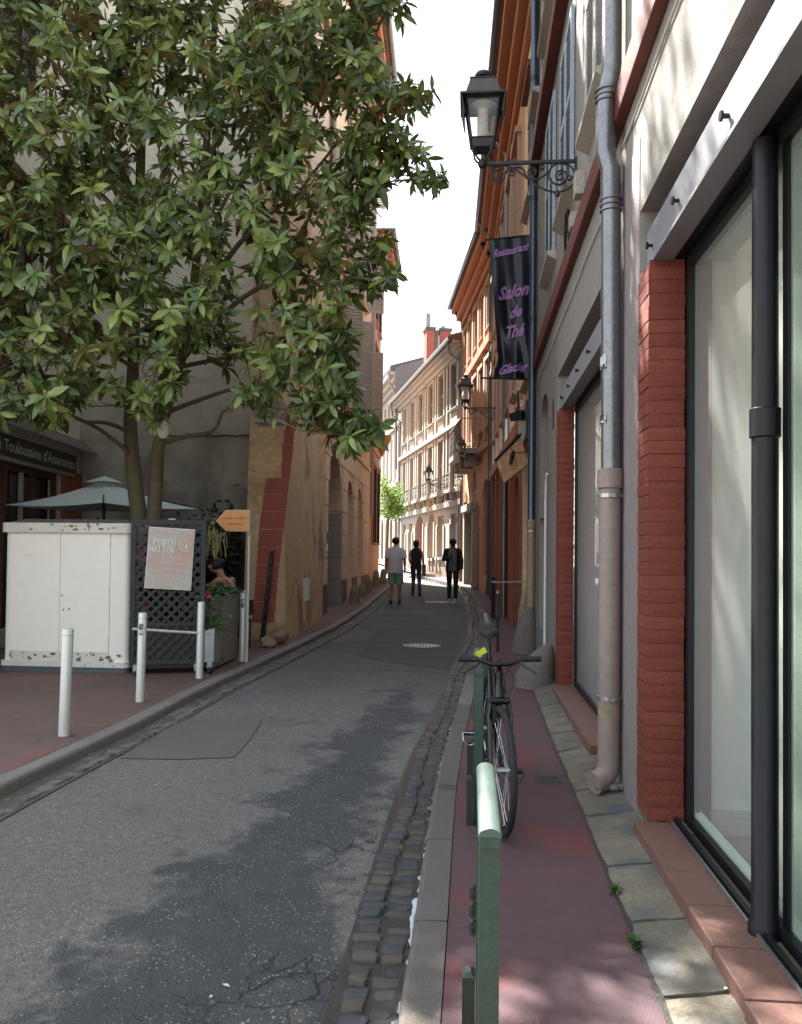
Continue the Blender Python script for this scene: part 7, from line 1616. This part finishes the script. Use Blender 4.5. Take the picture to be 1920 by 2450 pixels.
# seated woman on the terrace, facing left, leaning forward
b = at(560, 1352, 11.2); b = V((b.x, b.y, g(11.5))); pose = dict(pel=V((0, -.05, .52)), waist=V((0, 0, .66)), chest=V((0, .10, .90)), neck=V((0, .20, 1.08)), head=V((0, .30, 1.17)), top=V((0, .31, 1.26)), hipl=V((-.09, 0, .50)), hipr=V((.09, 0, .50)), knl=V((-.10, .42, .52)), knr=V((.10, .42, .52)), anl=V((-.10, .40, .09)), anr=V((.10, .40, .09)),
    shl=V((-.165, .13, 1.0)), shr=V((.165, .13, 1.0)), ell=V((-.19, .36, .82)), elr=V((.19, .36, .82)), wrl=V((-.08, .55, .93)), wrr=V((.08, .55, .93)))
def wr4(t, J):
    h = J['head']; MB().ball(h+V((0, -.03, .03)), .093, .100, .097, 16, 10).ball(h+V((0, -.10, .06)), .05, .05, .05, 10, 6).build('hair', M_['hair'], t, smooth=True, raw=True)
    loft([(0, -.05, .44, .17, .15), (0, -.03, .58, .155, .13), (0, .03, .72, .15, .12), (0, .08, .86, .165, .125), (0, .10, .90, .15, .11)], 18).build('top', M_['top_black'], t, smooth=True, raw=True)
    for s in (-1, 1): MB().tube([(s*.09, .16, .88), (s*.09, .14, 1.05), (s*.085, .0, .95)], .008, 5).build('strap', M_['top_black'], t, raw=True)
    mb = MB(); 
    for n_ in 'lr': mb.tube([J['hip'+n_], J['kn'+n_], J['an'+n_]], 0, 12, rs=[.095, .07, .05])
    mb.build('trousers', M_['trousers_black'], t, smooth=True, raw=True)
person(b, math.radians(72), 1.86, 'dark-haired woman with bare shoulders bending over the terrace table', pose, wr4, M_['skin_light'], None, True)
ch = thing('terrace_chair', (-3.42, 11.72, g(11.5)), 'dark terrace chair under the seated woman', 'chair'); gz = g(11.5)
MB().box(-3.66, -3.24, 11.5, 11.94, gz+.40, gz+.43).build('seat', M_['black_frame'], ch); MB().box(-3.26, -3.22, 11.5, 11.94, gz+.5, gz+.72).build('backrest', M_['black_frame'], ch)
for x in (-3.64, -3.26):
    for y in (11.52, 11.92): MB().tube([(x, y, gz), (x, y, gz+.40)], .012, 6).build('leg', M_['black_frame'], ch)
# ================================================================ MAGNOLIA
tree = thing('magnolia_tree', at(345, 1250, 10.9)*1.0, 'large glossy-leaved magnolia with forked trunk behind the trellis, filling the upper left', 'tree')
tree.location.z = g(10.5); KEEP = []; RS = .82
RT = random.Random(42)
def limb(name, pts, r0, r1, wob=.0):
    P = [at(x, y, Z) for x, y, Z in pts]; Q = []
    for i in range(len(P)-1):
        p0, p1, p2, p3 = P[max(i-1, 0)], P[i], P[i+1], P[min(i+2, len(P)-1)]
        for k in range(6):
            t = k/6; Q.append(.5*((2*p1)+(p2-p0)*t+(2*p0-5*p1+4*p2-p3)*t*t+(3*p1-p0-3*p2+p3)*t**3)+V((noise.noise(p1*3+V((k, 0, 0))), 0, 0))*wob)
    Q.append(P[-1]); n = len(Q); rs = [(r0+(r1-r0)*(i/(n-1))**.8)*(RS if name == 'limb' else 1) for i in range(n)]
    MB().tube(Q, 0, 10, rs=rs).build(name, M_['bark'], tree, smooth=True)
    for i, q in enumerate(Q):
        KEEP.append((q, rs[i]))
    return Q
t0 = (350, 1262, 10.9)
limb('trunk', [(338, 1420, 10.9), (338, 1300, 10.9), (333, 1240, 10.9), (322, 1150, 10.9), (315, 1070, 10.9), (312, 1000, 10.9), (318, 900, 10.8), (322, 760, 10.7), (328, 600, 10.6), (336, 420, 10.5), (338, 250, 10.4), (330, 60, 10.4), (320, -150, 10.4)], .132, .04)
limb('trunk', [(372, 1420, 10.8), (368, 1300, 10.8), (368, 1240, 10.8), (374, 1150, 10.8), (378, 1080, 10.7), (392, 1000, 10.6), (420, 900, 10.5), (455, 780, 10.4), (472, 600, 10.3), (490, 400, 10.2), (505, 200, 10.0), (520, -50, 10.0)], .122, .033)
limbs = [([(320, -150, 10.4), (380, -350, 10.3), (420, -560, 10.2), (430, -800, 10.2)], .045, .012), ([(520, -50, 10.0), (600, -250, 10.0), (680, -450, 10.1), (700, -650, 10.1)], .035, .010), ([(320, -100, 10.4), (240, -300, 10.4), (200, -500, 10.5)], .035, .010), ([(385, 1062, 10.7), (440, 1045, 10.4), (510, 1030, 10.1), (535, 985, 9.9), (580, 965, 9.7), (680, 980, 9.4), (800, 1005, 9.0)], .040, .012), ([(400, 985, 10.6), (470, 960, 10.3), (560, 930, 9.9), (660, 930, 9.5), (740, 950, 9.3)], .045, .012),
    ([(305, 1080, 10.8), (250, 1035, 10.5), (205, 1010, 10.2), (150, 985, 10.0), (60, 950, 9.6)], .042, .014), ([(303, 1030, 10.8), (255, 1012, 10.4), (200, 1008, 10.1), (150, 985, 9.7), (70, 940, 9.3)], .040, .014),
    ([(322, 780, 10.6), (260, 690, 10.3), (200, 600, 10.0), (120, 520, 9.7), (40, 440, 9.4)], .055, .015), ([(325, 640, 10.6), (270, 500, 10.2), (190, 420, 9.9), (110, 330, 9.6), (30, 260, 9.3)], .05, .014),
    ([(330, 480, 10.5), (250, 330, 10.1), (150, 180, 9.6), (60, 70, 9.3), (20, 10, 9.0)], .045, .014), ([(322, 720, 10.6), (370, 650, 10.3), (395, 560, 10.0), (400, 480, 9.8), (380, 380, 9.6)], .045, .015),
    ([(430, 870, 10.5), (500, 780, 10.2), (600, 700, 9.9), (700, 640, 9.7), (800, 600, 9.5), (880, 640, 9.3)], .055, .014), ([(460, 740, 10.4), (560, 600, 10.1), (660, 500, 9.8), (780, 430, 9.6), (900, 400, 9.3), (1010, 420, 9.1)], .05, .012),
    ([(480, 520, 10.3), (580, 330, 10.0), (700, 200, 9.7), (800, 120, 9.5), (930, 20, 9.3)], .05, .012), ([(485, 440, 10.2), (560, 200, 9.9), (620, 60, 9.7), (700, -100, 9.6)], .045, .012),
    ([(700, 480, 9.8), (820, 330, 9.5), (930, 260, 9.3), (1020, 215, 9.1)], .025, .008), ([(420, 880, 10.5), (520, 860, 10.0), (640, 840, 9.6), (760, 880, 9.2), (860, 950, 8.9), (890, 1020, 8.8)], .04, .010),
    ([(320, 880, 10.7), (240, 830, 10.3), (150, 800, 9.9), (60, 800, 9.5), (0, 760, 9.2)], .04, .012), ([(335, 330, 10.4), (420, 180, 10.0), (470, 60, 9.8), (480, -60, 9.7)], .035, .012), ([(380, 1010, 10.5), (360, 960, 10.0), (345, 940, 9.6), (350, 900, 9.3)], .02, .008),
    ([(600, 950, 9.8), (650, 985, 9.4), (720, 1030, 9.1), (830, 1040, 8.9)], .018, .006), ([(328, 560, 10.6), (300, 400, 11.2), (240, 250, 11.8), (180, 100, 12.2)], .04, .012), ([(472, 620, 10.3), (540, 480, 11.1), (640, 300, 11.8), (740, 120, 12.3)], .045, .012)]
for p, a, b in limbs: limb('limb', p, a, b, .02)
OUT = [(-220, -300), (500, -330), (960, -330), (975, 20), (885, 60), (905, 170), (985, 205), (1035, 215), (1000, 262), (925, 290), (1000, 350), (1062, 415), (1035, 452), (930, 430), (905, 500), (925, 560), (948, 655), (905, 705), (855, 740), (840, 820), (850, 900), (905, 1045), (850, 1068), (740, 1030), (620, 985), (560, 925), (480, 880), (400, 930), (415, 1000), (355, 1015), (305, 960), (240, 930), (190, 960), (140, 1015), (90, 1020), (20, 985), (-80, 1010), (-220, 1000)]
def inside(x, y, P):
    c = False; j = len(P)-1
    for i in range(len(P)):
        if (P[i][1] > y) != (P[j][1] > y) and x < (P[j][0]-P[i][0])*(y-P[i][1])/(P[j][1]-P[i][1])+P[i][0]: c = not c
        j = i
    return c
# holes where wall shows through
TOP = [(60, -330), (980, -330), (900, -700), (650, -1000), (350, -980), (120, -650)]
GAPS = [(330, 880, 60, 45), (450, 860, 50, 30), (600, 720, 55, 60), (560, 540, 40, 50), (250, 760, 35, 40), (430, 640, 30, 60), (620, 440, 35, 35), (130, 640, 30, 30), (790, 300, 30, 30), (60, 400, 40, 45), (540, 910, 70, 28), (230, 880, 55, 22), (700, 700, 30, 40)]
ros = []; grid = {}
def try_add(x, y, Z, mind):
    p = at(x, y, Z); key = tuple(int(c//.35) for c in p)
    for dx in (-1, 0, 1):
        for dy in (-1, 0, 1):
            for dz in (-1, 0, 1):
                for q in grid.get((key[0]+dx, key[1]+dy, key[2]+dz), []):
                    if (q-p).length < mind: return False
    grid.setdefault(key, []).append(p); ros.append(p); return True
# hand-placed tips along the ragged right edge and the lower fringe
for x, y, Z in [(1035, 216, 9.1), (1005, 232, 9.15), (975, 212, 9.2), (985, 255, 9.2), (950, 225, 9.3), (945, 262, 9.3), (1060, 420, 9.0), (1035, 440, 9.0), (1020, 405, 9.1), (1000, 362, 9.1), (965, 372, 9.2), (985, 425, 9.1), (1050, 438, 9.1), (940, 385, 9.3), (925, 560, 9.2), (945, 655, 9.2), (915, 668, 9.3), (890, 690, 9.3), (900, 620, 9.4), (880, 1035, 8.8), (860, 1045, 8.8), (830, 1030, 8.9), (905, 1020, 8.8), (845, 1068, 8.8), (370, 985, 9.2), (345, 955, 9.2), (385, 960, 9.3), (330, 985, 9.2), (355, 925, 9.2), (365, 1010, 9.15), (130, 1010, 9.3), (95, 1000, 9.4), (150, 985, 9.3), (70, 985, 9.3), (20, 975, 9.3), (930, 15, 9.2), (955, 30, 9.2), (965, 5, 9.2)]: try_add(x, y, Z, .05)
n_try = 0
while len(ros) < 2450 and n_try < 60000:
    n_try += 1; x, y = RT.uniform(-220, 1062), RT.uniform(-330, 1068)
    if not inside(x, y, OUT) or (((x-300)/130)**2+((y+320)/120)**2 < 1 and RT.random() < .7): continue  # also thins the crown above the view so sun reaches the slabs
    Z = RT.triangular(8.2, 11.4, 9.3) if x < 800 else RT.triangular(8.6, 10.2, 9.2)
    if any(((x-a)/c)**2+((y-b)/d)**2 < 1 for a, b, c, d in GAPS) and RT.random() < .93: continue
    dens = noise.noise(V((x/120, y/120, Z*.8))); 
    if dens < -.12 and RT.random() < .75: continue
    try_add(x, y, Z, .115)
n_try = 0; n0 = len(ros)
while len(ros) < n0+130 and n_try < 20000:
    n_try += 1; x, y = RT.uniform(60, 980), RT.uniform(-1000, -330)
    if inside(x, y, TOP) and not (((x-300)/150)**2+((y+330)/130)**2 < 1 and RT.random() < .8) and noise.noise(V((x/150, y/150, 3))) > -.1: try_add(x, y, RT.triangular(8.8, 12.2, 10.2), .25)  # unseen upper crown, left open in one spot so sun reaches the slabs
# twigs from each rosette to the nearest thicker wood
tw = MB(); wood = [k for k in KEEP]
rd = []
for p in sorted(ros, key=lambda p: min((p-q).length for q, _ in wood[::3])):
    best = min(wood, key=lambda w_: (w_[0]-p).length+max(0, w_[0].z-p.z)*.6); q, r_ = best; d = (p-q); L_ = d.length
    mid = q.lerp(p, .5)+V((RT.gauss(0, .05), RT.gauss(0, .05), -.06*L_)); e = (p-mid).normalized()
    tw.tube([q, q.lerp(mid, .5)+V((RT.gauss(0, .02), 0, RT.gauss(0, .02))), mid, mid.lerp(p, .55), p], 0, 5, caps=False, rs=[max(.007, min(r_*.55, .008+.010*L_)), .010 if L_ > .6 else .007, .0075, .006, .0045])
    wood.append((mid, .010)); rd.append((p, (e*.55+V((RT.gauss(0, .55), -.62+RT.gauss(0, .3), .38+RT.gauss(0, .25)))).normalized()))
tw.build('twigs', M_['bark'], tree, smooth=True, kind='stuff')
# leaves
LV = [(0, 0, 0), (.22, .11, .015), (.5, .17, .02), (.78, .12, .0), (1, 0, -.05)]
def leaf_geo(curl=.12, wd=1.0):
    mb = MB(); mid = [V((0, 0, 0)), V((.22, 0, -.012)), V((.5, 0, -.02-curl*.2)), V((.78, 0, -.03-curl*.6)), V((1, 0, -.05-curl))]; w_ = [0, .13, .19, .13, 0]
    mb.v = [mid[0]]+[q for i in (1, 2, 3) for q in (mid[i]+V((0, w_[i]*wd, .035)), mid[i], mid[i]+V((0, -w_[i]*wd, .035)))]+[mid[4]]
    mb.f = [(0, 2, 1), (0, 3, 2), (1, 2, 5, 4), (2, 3, 6, 5), (4, 5, 8, 7), (5, 6, 9, 8), (7, 8, 10), (8, 9, 10)]
    return mb
GEO = [leaf_geo(c, w_) for c, w_ in ((.05, 1), (.15, .9), (.28, 1.05), (.4, .85))]
leaves = []
for p, ax_ in rd:
    n = RT.choice((7, 9, 10, 12, 14)); sz = RT.uniform(.65, 1.2); ph = RT.uniform(0, 6.28); sd = ax_.orthogonal().normalized(); s2 = ax_.cross(sd)
    for i in range(n):
        a = ph+i*2.4; lev = i/n; el = RT.uniform(-.55, .35)+.85*lev; h = sd*math.cos(a)+s2*math.sin(a); d = (h*math.cos(el)+ax_*math.sin(el)+V((0, 0, -.55*(1-lev)))).normalized()
        ln = RT.uniform(.16, .265)*sz*(1-.25*lev); yv = (ax_.cross(d)).normalized() if abs(ax_.dot(d)) < .98 else d.orthogonal().normalized(); zv = d.cross(yv).normalized()
        if zv.dot(ax_) < 0: yv, zv = -yv, -zv
        rl = RT.gauss(0, .5); yv2 = yv*math.cos(rl)+zv*math.sin(rl); zv2 = zv*math.cos(rl)-yv*math.sin(rl)
        M4 = Matrix((d*ln, yv2*ln, zv2*ln)).transposed().to_4x4(); M4.translation = p-ax_*.03*(1-lev); leaves.append((M4, RT.randrange(4)))
leaves.sort(key=lambda q: (q[0].translation-CAM).dot(F_))
vis = []
for q in leaves:
    v = q[0].translation-CAM; z = v.dot(F_); x = CX+F*v.dot(R_)/z; y = CY-F*v.dot(U_)/z
    if -20 < x < 1100 and -20 < y < 1100 and len(vis) < 290: vis.append(id(q))
vs = set(vis); LM = [q.mesh('leaf', M_['leaf'], smooth=True) for q in GEO]
cr_ = MB(); verts = []; faces = []
for q in leaves:
    M4, gi = q
    if id(q) in vs:
        o = bpy.data.objects.new('leaf', LM[gi]); T = M4.copy(); T.translation = M4.translation-worg(tree); o.matrix_local = T; link(o, tree, rel=False)
    else:
        b0 = len(verts); verts += [tuple(M4 @ v) for v in GEO[gi].v]; faces += [tuple(i+b0 for i in f) for f in GEO[gi].f]
wo = worg(tree); me = bpy.data.meshes.new('crown'); me.from_pydata([(v[0]-wo.x, v[1]-wo.y, v[2]-wo.z) for v in verts], [], faces); me.materials.append(M_['leaf']); me.polygons.foreach_set('use_smooth', [True]*len(me.polygons))
o = bpy.data.objects.new('crown', me); link(o, tree, rel=False); o['kind'] = 'stuff'
# cones of the magnolia
for x, y, Z in ((475, 68, 9.0), (305, 5, 9.0), (822, 52, 9.0)): MB().ball(at(x, y, Z), .035, .035, .05, 10, 7).build('seed_cone', M_['leaf_bright'], tree, smooth=True)
# ---- bright small tree where the street opens, and creeper
bt2 = thing('street_tree', at(930, 1330, 36), 'bright green sunlit young tree at the left where the street bends', 'tree')
base = at(925, 1372, 36); MB().tube([base, at(926, 1300, 36), at(930, 1230, 36)], 0, 8, rs=[.10, .08, .05]).build('trunk', M_['bark'], bt2, smooth=True)
mb = MB(); r = random.Random(3)
for k in range(2600):
    cx_, cy_, sx, sy = r.choice([(930, 1205, 22, 26), (945, 1180, 18, 16), (918, 1165, 10, 18), (935, 1228, 22, 10), (952, 1210, 12, 14)])
    p = at(r.gauss(cx_, sx*.55), r.gauss(cy_, sy*.6), 36+r.gauss(0, .7)); d = V((r.gauss(0, 1), r.gauss(0, 1), r.gauss(0, .5)-.4)).normalized()*r.uniform(.07, .13); s = d.orthogonal().normalized()*.05; mb.add([p, p+d*.5+s, p+d, p+d*.5-s], [(0, 1, 2, 3)])
mb.build('crown', M_['leaf_bright'], bt2, kind='stuff')
for k, (x, y) in enumerate(((912, 1395-60), (917, 1335))):
    pass
# litter: a few pale scraps on the ground
for px, py, s_ in ((541, 2358, .018), (505, 2385, .010), (1737, 2365, .010), (352, 1668, .010), (424, 1662, .008)):
    c = gp(px, py, h=-.074 if 600 > px > 480 else (.052 if px > 1500 else .005)); a = random.uniform(0, 3); q = V((math.cos(a), math.sin(a), .1))*s_; r2 = V((-math.sin(a), math.cos(a), 0))*s_*.6
    tag(MB().add([c-q, c+r2+V((0, 0, .004)), c+q, c-r2+V((0, 0, .002))], [(0, 1, 2, 3)]).build('litter', M_['sticker'] if False else M_['shirt_white']), {541: 'largest pale scrap of paper on the road, near the bottom left', 505: 'small pale chip on the road next to the larger scrap', 1737: 'white scrap lying on the stone slabs at bottom right', 352: 'tiny white scrap beside the second bollard', 424: 'tiny white scrap between the second and third bollards'}[px], 'litter')
for o in list(SC.objects):
    if o.type == 'EMPTY' and not o.get('label') and not o.get('kind'): print('nolabel', o.name)
